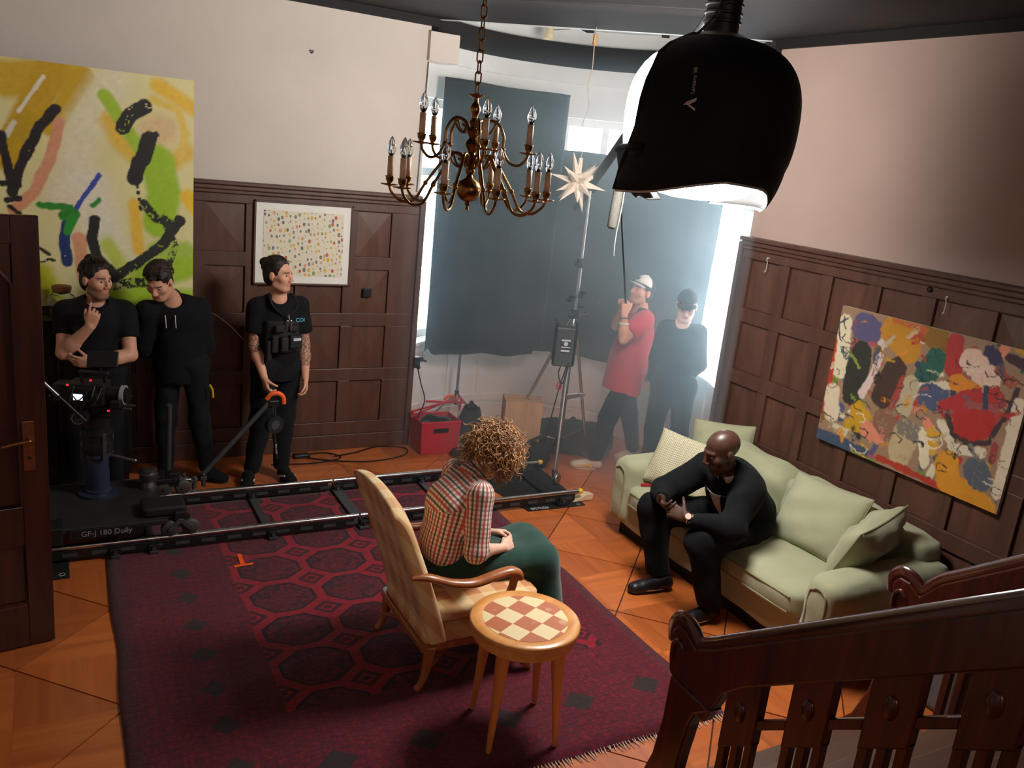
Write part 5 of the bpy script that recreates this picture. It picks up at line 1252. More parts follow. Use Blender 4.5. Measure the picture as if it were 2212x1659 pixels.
tape_m = pm('orange_tape', S(240, 92, 30), .6, var=.05, emit=None)
mt = thing('floor_mat', 'black rubber mat with printed numbers under the end of the dolly track', 'mat', (3.5, 5.55, 0))
MB().prism([(3.10, 5.86), (3.22, 5.235), (3.74, 5.225), (3.78, 6.02), (3.30, 6.05)], .0005, .006).build('sheet', M_rubber, mt)
M_print = pm('white_print', S(190, 186, 180), .7)
text('lettering', '400x50', .055, frame((3.335, 5.262, .0072), (-1, .02, 0), (0, -1, 0)), M_print, mt, .0003)
text('lettering', '10', .04, frame((3.69, 5.25, .0072), (-1, .02, 0), (0, -1, 0)), M_print, mt, .0003)
mt2 = thing('floor_mat', 'small black mat with a white shield mark under the track beside the door', 'mat', (-.03, 5.2, 0))
MB().box((-.20, 5.09, .0005), (.045, 5.40, .006)).build('sheet', M_rubber, mt2)
MB().tube([(-.005, 5.12, .0068), (.018, 5.125, .0068), (.022, 5.145, .0068), (.012, 5.16, .0068), (-.003, 5.15, .0068), (-.012, 5.135, .0068)], .002, 5, closed=True).build('shield_mark', M_print, mt2)
wg = thing('wedge', 'pale wooden levelling wedge under the end of the track', 'wedge', (3.78, 5.33, 0))
MB().prism([(0, .004), (.20, .004), (.20, .05), (.14, .056)], -.035, .035, plane='xz', M=frame((3.66, 5.33, .002), (1, .04, 0), (0, 1, 0))).build('block', pm('pine_wood', S(220, 190, 150), .7), wg, bevel=.003)
# tape marks
for nm, lb, P in (('tape_mark', 'orange T-shaped tape mark on the rug', [((1.01, 5.105), (1.007, 4.965), .026), ((.95, 4.948), (1.07, 4.957), .024)]),
                  ('tape_mark', 'short orange tape mark on the parquet behind the track', [((1.817, 6.235), (1.830, 6.165), .03), ((1.808, 6.075), (1.834, 6.05), .028)])):
    tm = thing(nm, lb, 'tape', (P[0][0][0], P[0][0][1], .012), group='orange tape marks')
    for (a, b_, w) in P:
        a = Vector((*a, 0)); b_ = Vector((*b_, 0)); d = (b_ - a).normalized(); n_ = Vector((-d.y, d.x, 0)) * w / 2
        zz = .0125 if 'rug' in lb else .001
        MB().prism([((a + n_).x, (a + n_).y), ((b_ + n_).x, (b_ + n_).y), ((b_ - n_).x, (b_ - n_).y), ((a - n_).x, (a - n_).y)], zz, zz + .001).build('strip', tape_m, tm)

# ------------------------------------------------------------------ dolly
dl = thing('camera_dolly', 'black camera dolly on bogie wheels, parked on the track', 'dolly', (.2, 5.62, .08))
M_deck = pm('dolly_deck_black', S(34, 33, 33), .6, var=.25, scale=8)
MB().box((-.42, 5.26, .20), (.60, 5.98, .235)).build('deck', M_deck, dl, bevel=.006)
MB().box((.05, 5.248, .165), (.46, 5.262, .228)).build('name_plate', M_black, dl, bevel=.003)
text('lettering', 'GF-J 180 Dolly', .047, frame((.255, 5.2465, .197), (1, 0, 0), (0, 0, 1)), pm('plate_print', S(150, 150, 150), .6), dl, .0004)
MB().box((-.12, 5.25, .13), (.02, 5.40, .25)).build('corner_box', M_black, dl, bevel=.01)
rbox('seat_pad', (.46, 5.30, .235), (.72, 5.50, .30), M_rubber, dl, .02)
M_tyre = pm('wheel_grey', S(64, 60, 56), .5, var=.2)
def bogie(x, y, s):
    bb = MB().box((x - .035, y - .02, .17), (x + .035, y + .05 , .27)).build('bogie_bracket', M_black, dl, bevel=.006)
    for dx in (-.062, .062):
        w_ = MB().lathe([(.012, -.018), (.048, -.018), (.055, -.010), (.055, .010), (.048, .018), (.012, .018)], (x + dx, y, .155), 22, M=Matrix.Rotation(pi / 2, 3, 'X')).build('wheel', M_tyre, dl, smooth=True)
        MB().cyl((x + dx, y - .026, .155), (x + dx, y - .018, .155), .012, n=10).build('axle_nut', M_chrome, w_, smooth=True)
    MB().prism([(x - .075, .145), (x - .05, .145), (x, .195), (x + .05, .145), (x + .075, .145), (x + .075, .165), (x + .015, .225), (x - .015, .225), (x - .075, .165)], y - s * .026 - .005, y - s * .026 + .005, plane='xz').build('bogie_arm', M_dgrey, bb, bevel=.003)
bogie(.68, YA, 1); bogie(.72, YB, -1); bogie(-.38, YA, 1); bogie(-.38, YB, -1)
MB().box((.58, 5.30, .205), (.74, 5.33, .235)).build('outrigger', M_black, dl, bevel=.004)
MB().box((.58, 5.92, .205), (.76, 5.95, .235)).build('outrigger', M_black, dl, bevel=.004)
CX_, CY_ = .235, 5.78
M_blue = pm('column_blue_grey', S(52, 58, 78), .35, .3, var=.2)
MB().lathe([(.12, .235), (.12, .25), (.078, .255), (.078, .27), (.07, .275), (.07, .50), (.088, .505), (.088, .53), (.06, .535)], (CX_, CY_, 0), 24).build('column', M_blue, dl, smooth=True)
MB().lathe([(.062, .53), (.095, .535), (.10, .56), (.10, .60), (.092, .605), (.092, .655), (.10, .66), (.10, .69), (.06, .70)], (CX_, CY_, 0), 24).build('riser_ring', M_black, dl, smooth=True)
for k in range(4):
    a = k * pi / 2 + .4; MB().box((CX_ + .095 * math.cos(a) - .012, CY_ + .095 * math.sin(a) - .012, .50), (CX_ + .095 * math.cos(a) + .012, CY_ + .095 * math.sin(a) + .012, .68)).build('riser_post', M_dgrey, dl, bevel=.004)
MB().tube([(CX_ + .08, CY_ - .04, .51), (CX_ + .21, CY_ - .10, .485)], .011, 8).ball((CX_ + .215, CY_ - .102, .484), .014, 8, 6).build('lock_lever', M_steel, dl, smooth=True)
cp = MB().lathe([(.055, .235), (.055, .245), (.042, .25), (.035, .28), (.05, .29), (.06, .31), (.06, .345), (.045, .35), (.045, .365), (.03, .37)], (.545, 5.80, 0), 20).build('mount_socket', M_steel, dl, smooth=True)
MB().tube([(.70, 6.10, .16), (.70, 6.02, .75)], .018, 8).build('seat_post', M_dgrey, dl, smooth=True)
# push bar, leaning up to the grip's hand
pb0, pb1 = Vector((.90, 6.06, .16)), Vector((1.40, 6.05, .735))
MB().tube([pb0, pb1], .019, 10).build('push_bar', M_dgrey, dl, smooth=True)
MB().tube([pb0, (.72, 6.02, .18)], .016, 8).build('push_bar_foot', M_steel, dl, smooth=True)
gr = MB().tube(spline([pb1 + Vector((-.03, 0, .015)), pb1 + Vector((.0, -.01, .055)), pb1 + Vector((.05, -.015, .06)), pb1 + Vector((.085, -.015, .03)), pb1 + Vector((.092, -.015, -.02))], 6), .018, 10).build('hand_grip', pm('orange_grip', S(238, 96, 40), .5), dl, smooth=True)
MB().box((pb1.x - .02, pb1.y - .025, pb1.z - .05), (pb1.x + .06, pb1.y + .025, pb1.z + .01)).build('grip_joint', M_black, dl, bevel=.01)
for (x, y) in ((.86, 5.98), (.93, 6.02), (.80, 6.05), (.62, 6.02)):
    MB().cyl((x, y, .12), (x, y, .22), .016, n=10).box((x - .022, y - .012, .17), (x + .022, y + .012, .195)).build('tube_clamp', M_steel, dl, smooth=False, bevel=.003)
# roll of tape and lanyard hanging from the push bar
tp = thing('tape_roll', 'roll of black gaffer tape hanging on the push bar', 'tape roll', (1.395, 6.01, .55))
MB().lathe([(.035, -.022), (.068, -.022), (.068, .022), (.035, .022), (.035, -.022)], (1.415, 5.985, .575), 26, M=Matrix.Rotation(.35, 3, 'Z') @ Matrix.Rotation(pi / 2, 3, 'X')).build('tape', M_rubber, tp, smooth=True)
MB().lathe([(.033, -.021), (.036, -.021), (.036, .021), (.033, .021)], (1.415, 5.985, .575), 26, M=Matrix.Rotation(.35, 3, 'Z') @ Matrix.Rotation(pi / 2, 3, 'X')).build('cardboard_core', M_dgrey, tp, smooth=True)
MB().tube(spline([(1.42, 6.01, .715), (1.425, 6.0, .66), (1.42, 5.985, .60), (1.405, 5.99, .66), (1.41, 6.01, .715)], 5), .007, 6).build('strap', M_black, tp, smooth=True)
ly = thing('lanyard', 'black lanyard strap with white lettering hanging below the tape roll', 'lanyard', (1.41, 5.97, .36))
Ml = frame((1.425, 5.965, .44), (.12, -.06, -.99), (.95, .2, .1))
MB().box((-.09, -.009, -.001), (.13, .009, .001), Ml).build('strap', M_black, ly)
text('lettering', 'film.com', .022, Ml @ Matrix.Translation((.05, 0, .0014)), M_print, ly, .0002)

# ------------------------------------------------------------------ cinema camera on the dolly
cm = thing('cinema_camera', 'black cinema camera with top monitor and matte box on the dolly column', 'camera', (CX_, CY_, .70))
ca = math.radians(-22); fwd = Vector((math.cos(ca), math.sin(ca), 0)); rgt = Vector((math.sin(ca), -math.cos(ca), 0))
Mc = frame((CX_ - .02, CY_, .0), fwd, (-fwd.y, fwd.x, 0))
def cb_(nm, a, b_, mat=M_black, bev=.006): return MB().box(a, b_, Mc).build(nm, mat, cm, bevel=bev)
MB().cyl((CX_, CY_, .695), (CX_, CY_, .76), .075, .085, n=20).build('fluid_head', M_black, cm, smooth=True)
MB().cyl(Mc @ Vector((-.05, -.115, .785)), Mc @ Vector((-.05, .10, .785)), .055, n=20).build('tilt_drum', M_black, cm, smooth=True)
MB().tube([Mc @ Vector((-.05 + .035 * math.cos(a), -.118, .785 + .035 * math.sin(a))) for a in np.linspace(0, 6.28, 17)[:-1]], .003, 5, closed=True).build('drum_emblem', M_steel, cm)
MB().tube([Mc @ Vector((-.05 + x_, -.119, .785 + z_)) for x_, z_ in ((.018, .014), (-.005, .02), (-.016, .008), (.014, -.006), (.006, -.02), (-.018, -.014))], .003, 5).build('drum_emblem', M_steel, cm)
cb_('base_plate', (-.16, -.05, .835), (.20, .05, .855))
body = cb_('camera_body', (-.13, -.075, .855), (.09, .075, 1.0), pm('camera_body_black', S(26, 26, 28), .5, var=.3, scale=40))
cb_('battery', (-.22, -.055, .865), (-.13, .055, .985)); cb_('side_module', (-.10, -.11, .87), (.05, -.075, .985))
MB().box((-.075, -.1125, .905), (-.02, -.110, .945), Mc).build('status_screen', pm('screen_lit', S(210, 225, 225), .3, emit=S(200, 225, 230), es=1.6), body)
cb_('top_handle', (-.08, -.02, 1.045), (.10, .02, 1.07)); cb_('handle_post', (-.07, -.015, 1.0), (-.05, .015, 1.05)); cb_('handle_post', (.07, -.015, 1.0), (.09, .015, 1.05))
MB().cyl(Mc @ Vector((.09, 0, .925)), Mc @ Vector((.22, 0, .925)), .048, n=22).build('lens', M_black, cm, smooth=True)
MB().lathe([(.052, -.012), (.062, -.012), (.062, .012), (.052, .012), (.052, -.012)], tuple(Mc @ Vector((.19, 0, .925))), 30, M=(Mc.to_3x3() @ Matrix.Rotation(pi / 2, 3, 'Y'))).build('gear_ring', pm('grey_gear_ring', S(150, 150, 148), .5), cm, smooth=False)
MB().lathe([(.03, 0), (.045, .004), (.048, .012)], tuple(Mc @ Vector((.212, 0, .925))), 20, M=(Mc.to_3x3() @ Matrix.Rotation(pi / 2, 3, 'Y'))).build('front_glass', M_glass, cm, smooth=True)
for s_ in (-.035, .035): MB().cyl(Mc @ Vector((-.14, s_, .845)), Mc @ Vector((.25, s_, .845)), .0075, n=8).build('support_rod', M_steel, cm, smooth=True)
cb_('focus_motor', (.14, -.11, .865), (.20, -.06, .91)); 
mo = MB().box((-.09, -.055, -.009), (.09, .055, .009), frame(Mc @ Vector((.06, .02, 1.145)), (.95, -.20, 0), (.10, .55, .82))).build('monitor', M_black, cm, bevel=.005)
MB().cyl(Mc @ Vector((.05, .01, 1.06)), Mc @ Vector((.05, .01, 1.11)), .010, n=8).build('monitor_arm', M_black, cm)
pan0 = Mc @ Vector((-.05, -.13, .785)); MB().tube([pan0, Vector((.165, 5.60, .80)), Vector((-.02, 5.62, 1.01)), Vector((-.10, 5.63, 1.10))], .009, 8).build('pan_handle', M_black, cm, smooth=True)
MB().tube([Vector((.02, 5.615, .965)), Vector((-.10, 5.63, 1.10))], .0115, 8).build('pan_handle_grip', M_steel, cm, smooth=True)
for q in range(7):
    c0 = Vector((random.uniform(-.12, .08), -.09, random.uniform(.87, 1.0))); c1 = Vector((random.uniform(-.1, .16), -.10, random.uniform(.86, 1.02)))
    MB().tube(spline([Mc @ c0, Mc @ ((c0 + c1) / 2 + Vector((0, -.05, -.05))), Mc @ c1], 6), .004, 5).build('cable', M_cable, cm, smooth=True)
M_ledr = pm('red_led', S(230, 40, 50), .4, emit=S(240, 40, 60), es=1.2)
for p_ in ((.13, -.10, .845), (-.12, -.078, .99), (.02, -.08, 1.03)): MB().box((p_[0] - .006, p_[1] - .006, p_[2] - .004), (p_[0] + .006, p_[1] + .004, p_[2] + .006), Mc).build('tally_light', M_ledr, cm)

# ------------------------------------------------------------------ red crate, apple box, bags and cables by the bay
M_red = pm('red_plastic', S(176, 30, 48), .4, var=.06)
cr_ = thing('red_crate', 'red plastic crate filled with black cloth at the edge of the bay', 'crate', (3.03, 6.72, 0))
x0, x1, y0, y1, z1 = 2.86, 3.20, 6.58, 6.84, .30
def ctp(x, y, z): return (3.03 + (x - 3.03) * (1 + .10 * (z / .3)), 6.71 + (y - 6.71) * (1 + .1 * (z / .3)), z)
mb = MB()
def wallp(xa, ya, xb, yb, z0_, z1_): mb.add([ctp(xa, ya, z0_), ctp(xb, yb, z0_), ctp(xb, yb, z1_), ctp(xa, ya, z1_)], [(0, 1, 2, 3)])
# front wall with a hand slot
for (xa, xb, z0_, z1_) in ((x0, x1, .004, .20), (x0, 2.96, .20, .245), (3.10, x1, .20, .245), (x0, x1, .245, z1)): wallp(xa, y0, xb, y0, z0_, z1_)
wallp(x1, y0, x1, y1, .004, z1); wallp(x1, y1, x0, y1, .004, z1); wallp(x0, y1, x0, y0, .004, z1)
mb.add([ctp(x0, y0, .004), ctp(x1, y0, .004), ctp(x1, y1, .004), ctp(x0, y1, .004)], [(3, 2, 1, 0)])
mb.build('crate_body', M_red, cr_, solid=.008)
MB().tube([ctp(x0, y0, z1), ctp(x1, y0, z1), ctp(x1, y1, z1), ctp(x0, y1, z1)], .011, 6, closed=True).build('rim', M_red, cr_, smooth=False)
fl = thing('cloth_bundle', 'bundle of black cloth stuffed into the red crate', 'cloth', (3.03, 6.71, .25))
mb = MB(); mb.grid(lambda u, v: (3.03 + (.165) * (2 * u - 1), 6.71 + .125 * (2 * v - 1), .22 + .10 * (math.sin(pi * u) * math.sin(pi * v)) ** .6 + .025 * math.sin(9 * u + 4 * v) * math.sin(8 * v)), 22, 18)
mb.build('cloth', M_cloth, fl, smooth=True, solid=.01)
rs = thing('folding_rail', 'folded red metal rails lying behind the crate', 'red rails', (3.1, 6.95, .25))
for k, (p_, q_) in enumerate((((2.82, 6.80, .34), (3.42, 7.02, .38)), ((2.82, 6.78, .30), (3.30, 7.03, .36)), ((3.02, 6.93, .39), (3.45, 6.99, .34)), ((2.84, 6.82, .10), (2.86, 6.84, .34)), ((3.40, 7.03, .02), (3.42, 7.02, .38)))):
    MB().tube([p_, q_], .011, 6).build('bar', M_red, rs, smooth=True)
MB().tube(spline([(3.20, 6.93, .40), (3.24, 6.94, .43), (3.30, 6.96, .42), (3.32, 6.97, .385)], 5), .015, 6).build('orange_strap', pm('orange_strap', S(206, 84, 40), .6), rs, smooth=True)
wb = thing('apple_box', 'tall plain wooden apple box standing on end in the bay', 'wooden box', (3.64, 6.26, 0))
M_ply = wood('plywood_box', S(168, 128, 96), S(190, 152, 118), .7, (1, 1, 8), 3)
Mw = frame((3.66, 6.27, 0), (.93, -.36, 0), (.36, .93, 0))
MB().box((-.165, -.125, 0), (.165, -.107, .59), Mw).box((-.165, .107, 0), (.165, .125, .59), Mw).build('side_panel', M_ply, wb, bevel=.003)
MB().box((-.165, -.107, 0), (-.147, .107, .59), Mw).box((.147, -.107, 0), (.165, .107, .59), Mw).build('edge_panel', M_ply, wb, bevel=.003)
MB().box((-.147, -.107, .57), (.147, -.02, .588), Mw).box((-.147, .02, .57), (.147, .107, .588), Mw).box((-.147, -.02, .57), (-.06, .02, .588), Mw).box((.06, -.02, .57), (.147, .02, .588), Mw).build('top_panel', M_ply, wb)
MB().box((-.147, -.107, 0), (.147, .107, .02), Mw).build('bottom_panel', M_ply, wb)
for k, (c, r_, lb) in enumerate((((4.30, 6.42, .13), (.42, .20, .14), 'long soft black equipment bag on the bay floor'), ((3.78, 6.10, .12), (.10, .10, .12), 'small black weight bag at the foot of the crane stand'), ((4.02, 6.62, .13), (.16, .14, .13), 'black case on the bay floor behind the apple box'))):
    bg_ = thing('equipment_bag', lb, 'bag', (c[0], c[1], 0))
    A_ = Matrix.Rotation(-.5, 3, 'Z')
    def fn(u, v, c=c, r_=r_, k=k):
        ph = pi * v; th = 2 * pi * u; e = .6
        sg = lambda x: math.copysign(abs(x) ** e, x)
        p = Vector((r_[0] * sg(math.sin(ph)) * sg(math.cos(th)), r_[1] * sg(math.sin(ph)) * sg(math.sin(th)), -r_[2] * sg(math.cos(ph))))
        p += p.normalized() * .012 * math.sin(p.x * 31 + k) * math.sin(p.y * 27 + p.z * 40)
        p = A_ @ p
        return (c[0] + p.x, c[1] + p.y, max(.003, r_[2] + .004 + p.z))
    mb = MB(); mb.grid(fn, 26, 16, True); b_ = mb.build('bag', M_bag, bg_, smooth=True, auto=False)
    MB().tube(spline([(c[0] - .1 * k - .06, c[1], r_[2] * 1.9), (c[0], c[1] - .03, r_[2] * 2 + .06), (c[0] + .06, c[1], r_[2] * 1.9)], 6), .010, 6).build('strap', M_bag, bg_, smooth=True)
def cable(label, pts, r=.006, nm='cable', loc=None, mat=None):
    t_ = thing(nm, label, 'cable', loc or tuple(pts[0])); MB().tube(spline(pts, 6), r, 6).build('cord', mat or M_cable, t_, smooth=True); return t_
cable('thin black cable lying in loops on the parquet along the left wall', [(1.55, 6.62, .006), (1.9, 6.58, .006), (2.15, 6.66, .006), (2.05, 6.80, .006), (1.85, 6.76, .008), (2.0, 6.62, .012), (2.35, 6.52, .006), (2.7, 6.60, .006), (2.78, 6.78, .006), (2.55, 6.86, .006), (2.3, 6.74, .012), (2.1, 6.68, .016)], .006)
pbx = thing('power_box', 'small black power adapter on the parquet by the left wall', 'adapter', (1.82, 6.74, 0)); rbox('case', (1.76, 6.71, .001), (1.90, 6.78, .035), M_black, pbx, .012)
cable('black cable hanging down the end of the left panelling to the floor', [(2.86, 6.84, .78), (2.90, 6.80, .60), (2.94, 6.78, .45), (2.90, 6.80, .30), (2.86, 6.82, .15), (2.95, 6.80, .02), (3.05, 6.86, .008)], .006)
coil = [(3.22 + (.10 + .008 * (i % 5)) * math.cos(i * .62), 6.46 + (.08 + .006 * (i % 4)) * math.sin(i * .62), .012 + .0018 * i) for i in range(34)]
cable('coil of black cable on the floor in front of the red crate', coil, .007)
cable('thin black wire running down the wall corner beside the chandelier', [(2.79, 6.905, 3.32), (2.785, 6.905, 3.0), (2.775, 6.905, 2.6), (2.77, 6.905, 2.27)], .004)
cable('pale thin cable curving down the panelling between the hooded man and the grip', [(1.02, 6.86, 1.24), (1.12, 6.86, 1.22), (1.25, 6.86, 1.12), (1.36, 6.85, 1.0)], .003, mat=M_ivory)
wc = thing('wall_clamp', 'black clamp with cables fixed to the edge of the left panelling', 'clamp', (2.86, 6.84, .78))
MB().box((2.83, 6.82, .74), (2.885, 6.87, .84)).ball((2.895, 6.83, .82), .025, 10, 6).ball((2.87, 6.82, .75), .02, 10, 6).build('body', M_black, wc, bevel=.004)
MB().tube([(2.895, 6.80, .82), (2.93, 6.79, .81)], .008, 6).build('tommy_bar', M_black, wc)
# ------------------------------------------------------------------ people: smooth distance-field bodies
V3 = lambda *a: np.array(a, float)
def nrmz(v): v = np.asarray(v, float); return v / (np.linalg.norm(v) + 1e-12)
class SDF:
    def __init__(s): s.p = []
    def cap(s, a, b, ra, rb=None, k=.02, flat=None, tag=0, cut=False, op=1):
        s.p.append(('c', V3(*a), V3(*b), ra, ra if rb is None else rb, k, flat, tag, cut, op)); return s
    def ell(s, c, rad, R=None, k=.02, tag=0, op=1):
        s.p.append(('e', V3(*c), np.array(rad, float), np.eye(3) if R is None else np.asarray(R, float), k, tag, op)); return s
    def bounds(s, pad):
        lo = V3(9, 9, 9) * 9; hi = -lo
        for q in s.p:
            if q[-1] < 0: continue
            if q[0] == 'c': P = np.array([q[1], q[2]]); r = max(q[3], q[4])
            else: P = q[1][None]; r = q[2].max()
            lo = np.minimum(lo, P.min(0) - r - pad); hi = np.maximum(hi, P.max(0) + r + pad)
        return lo, hi
    def mesh(s, res, disp=None, smooth=1):
        lo, hi = s.bounds(3 * res + .01)
        n = np.ceil((hi - lo) / res).astype(int) + 1
        F = np.full(n, .5, np.float32); T = np.zeros(n, np.uint8)
        ax = [lo[i] + res * np.arange(n[i]) for i in range(3)]
        for q in s.p:
            if q[0] == 'c':
                _, a, b, ra, rb, k, flat, tag, cut, op = q
                r = max(ra, rb); l = np.minimum(a, b) - r - k - 3 * res; h = np.maximum(a, b) + r + k + 3 * res
            else:
                _, c, rad, R, k, tag, op = q
                r = rad.max(); l = c - r - k - 3 * res; h = c + r + k + 3 * res
            i0 = np.maximum(0, np.floor((l - lo) / res).astype(int)); i1 = np.minimum(n, np.ceil((h - lo) / res).astype(int) + 1)
            if (i1 <= i0).any(): continue
            sl = tuple(slice(i0[i], i1[i]) for i in range(3))
            X = ax[0][sl[0]][:, None, None]; Y = ax[1][sl[1]][None, :, None]; Z = ax[2][sl[2]][None, None, :]
            if q[0] == 'c':
                d = b - a; L2 = d @ d + 1e-12
                px, py, pz = X - a[0], Y - a[1], Z - a[2]
                t0 = (px * d[0] + py * d[1] + pz * d[2]) / L2; t = np.clip(t0, 0, 1)
                qx, qy, qz = px - t * d[0], py - t * d[1], pz - t * d[2]
                if flat is not None:
                    w, fac = flat; w = nrmz(w); e = (qx * w[0] + qy * w[1] + qz * w[2]) * (fac - 1)
                    qx, qy, qz = qx + e * w[0], qy + e * w[1], qz + e * w[2]
                D = np.sqrt(qx * qx + qy * qy + qz * qz) - (ra + (rb - ra) * t)
                if cut: D = np.maximum(D, np.maximum(-t0 if cut in (1, 3) else t0 * 0 - 1, (t0 - 1) if cut in (2, 3) else t0 * 0 - 1) * math.sqrt(L2))
            else:
                px, py, pz = X - c[0], Y - c[1], Z - c[2]
                u = [(px * R[i][0] + py * R[i][1] + pz * R[i][2]) / rad[i] for i in range(3)]
                k0 = np.sqrt(u[0] ** 2 + u[1] ** 2 + u[2] ** 2); k1 = np.sqrt((u[0] / rad[0]) ** 2 + (u[1] / rad[1]) ** 2 + (u[2] / rad[2]) ** 2)
                D = k0 * (k0 - 1) / np.maximum(k1, 1e-9)
            D = D.astype(np.float32); f = F[sl]
            if op > 0:
                m = D < f; T[sl] = np.where(m, tag, T[sl])
                hh = np.maximum(k - np.abs(f - D), 0) / k if k > 0 else 0
                F[sl] = np.minimum(f, D) - hh * hh * k * .25
            else:
                hh = np.maximum(k - np.abs(f + D), 0) / k if k > 0 else 0
                F[sl] = np.maximum(f, -D) + hh * hh * k * .25
        if disp is not None:
            X = ax[0][:, None, None]; Y = ax[1][None, :, None]; Z = ax[2][None, None, :]
            band = np.abs(F) < .05
            F = np.where(band, F + disp(X, Y, Z).astype(np.float32), F)
        # surface nets
        ins = F < 0
        c = np.zeros(n - 1, np.int8)
        for dx in (0, 1):
            for dy in (0, 1):
                for dz in (0, 1): c += ins[dx:n[0] - 1 + dx, dy:n[1] - 1 + dy, dz:n[2] - 1 + dz]
        act = (c > 0) & (c < 8); idx = np.argwhere(act); ids = -np.ones(n - 1, int); ids[tuple(idx.T)] = np.arange(len(idx))
        acc = np.zeros((len(idx), 3)); cnt = np.zeros(len(idx))
        corners = [(dx, dy, dz) for dx in (0, 1) for dy in (0, 1) for dz in (0, 1)]
        for a_ in corners:
            for d_ in range(3):
                if a_[d_]: continue
                b_ = list(a_); b_[d_] = 1; b_ = tuple(b_)
                fa = F[tuple((idx + a_).T)]; fb = F[tuple((idx + b_).T)]; m = (fa < 0) != (fb < 0)
                t = np.where(m, fa / np.where(m, fa - fb, 1), 0)
                p = np.array(a_, float)[None] + 0 * idx; p[:, d_] += t
                acc += p * m[:, None]; cnt += m
        v = (idx + acc / np.maximum(cnt, 1)[:, None])
        faces = []
        for d_ in range(3):
            e1, e2 = [(1, 2), (2, 0), (0, 1)][d_]
            sh = [slice(None)] * 3; A = [slice(1, None)] * 3; A[d_] = slice(0, n[d_] - 1); B = [slice(1, None)] * 3; B[d_] = slice(1, None)
            ch = ins[tuple(slice(0, n[i] - 1) for i in range(3))]
            up = [slice(0, n[i] - 1) for i in range(3)]; up[d_] = slice(1, n[d_]); chu = ins[tuple(up)]
            E = np.argwhere(ch != chu); E = E[(E[:, e1] > 0) & (E[:, e2] > 0)]
            s1 = np.zeros(3, int); s1[e1] = 1; s2 = np.zeros(3, int); s2[e2] = 1
            q = np.stack([ids[tuple(E.T)], ids[tuple((E - s1).T)], ids[tuple((E - s1 - s2).T)], ids[tuple((E - s2).T)]], 1)
            fl = ch[tuple(E.T)]; q = np.where(fl[:, None], q, q[:, ::-1]); faces.append(q[(q >= 0).all(1)])
        Q = np.concatenate(faces); tg = T[tuple(np.round(v).astype(int).T)]
        for _ in range(smooth):
            sm = np.zeros_like(v); ct = np.zeros(len(v))
            for i in range(4):
                for j in (1, 3):
                    np.add.at(sm, Q[:, i], v[Q[:, (i + j) % 4]]); np.add.at(ct, Q[:, i], 1)
            v = v * .5 + .5 * sm / np.maximum(ct, 1)[:, None]
        return lo + v * res, Q, tg
def mk_mesh(name, v, Q, mats, parent, col=None, uv=None):
    me = bpy.data.meshes.new(name); me.vertices.add(len(v)); me.vertices.foreach_set('co', v.astype(np.float32).ravel())
    me.loops.add(len(Q) * 4); me.loops.foreach_set('vertex_index', Q.astype(np.int32).ravel())
    me.polygons.add(len(Q)); me.polygons.foreach_set('loop_start', np.arange(0, len(Q) * 4, 4, dtype=np.int32))
    me.update(calc_edges=True); me.validate()
    for m in (mats if isinstance(mats, list) else [mats]): me.materials.append(m)
    me.polygons.foreach_set('use_smooth', [True] * len(me.polygons))
    if col is not None:
        ca = me.color_attributes.new('Col', 'FLOAT_COLOR', 'POINT'); ca.data.foreach_set('color', np.concatenate([col, np.ones((len(col), 1))], 1).astype(np.float32).ravel())
    if uv is not None:
        ul = me.uv_layers.new(name='UVMap'); ul.data.foreach_set('uv', uv.astype(np.float32).ravel())
    me.update()
    return link(name, me, parent)
def skin_mat(name, rough=.5, spec=.35, sss=.08):
    m = bpy.data.materials.new(name); t, b = nt(m); N = t.nodes; L = t.links
    at = N.new('ShaderNodeVertexColor'); at.layer_name = 'Col'; nz = N.new('ShaderNodeTexNoise'); nz.inputs['Scale'].default_value = 60
    tc = N.new('ShaderNodeTexCoord'); L.new(tc.outputs['Object'], nz.inputs[0])
    mr = N.new('ShaderNodeMapRange'); mr.inputs[3].default_value = .9; mr.inputs[4].default_value = 1.1; L.new(nz.outputs[0], mr.inputs[0])
    vm = N.new('ShaderNodeVectorMath'); vm.operation = 'SCALE'; L.new(at.outputs[0], vm.inputs[0]); L.new(mr.outputs[0], vm.inputs['Scale']); L.new(vm.outputs[0], b.inputs['Base Color'])
    b.inputs['Roughness'].default_value = rough; b.inputs['Specular IOR Level'].default_value = spec
    return m
M_skin = skin_mat('skin'); M_skin_d = skin_mat('skin_deep', .38, .5)
def wrinkle(amp, sc=1., seed=0):
    r = np.random.default_rng(seed); K = r.normal(size=(5, 3)) * 16 * sc; P = r.uniform(0, 6, 5)
    def f(X, Y, Z):
        o = 0
        for i in range(5):
            o = o + np.sin(K[i, 0] * X + K[i, 1] * Y + K[i, 2] * Z + P[i] + 1.2 * np.sin(K[i - 1, 0] * Y + K[i - 1, 1] * Z * .7 + K[i - 1, 2] * X * .7))
        return amp * o / 2.2
    return f
def head_frame(c, fwd, up=(0, 0, 1)):
    f = nrmz(fwd); u = np.asarray(up, float); u = nrmz(u - f * (u @ f)); r = np.cross(f, u)
    return np.stack([r, f, u])          # rows: right, forward, up
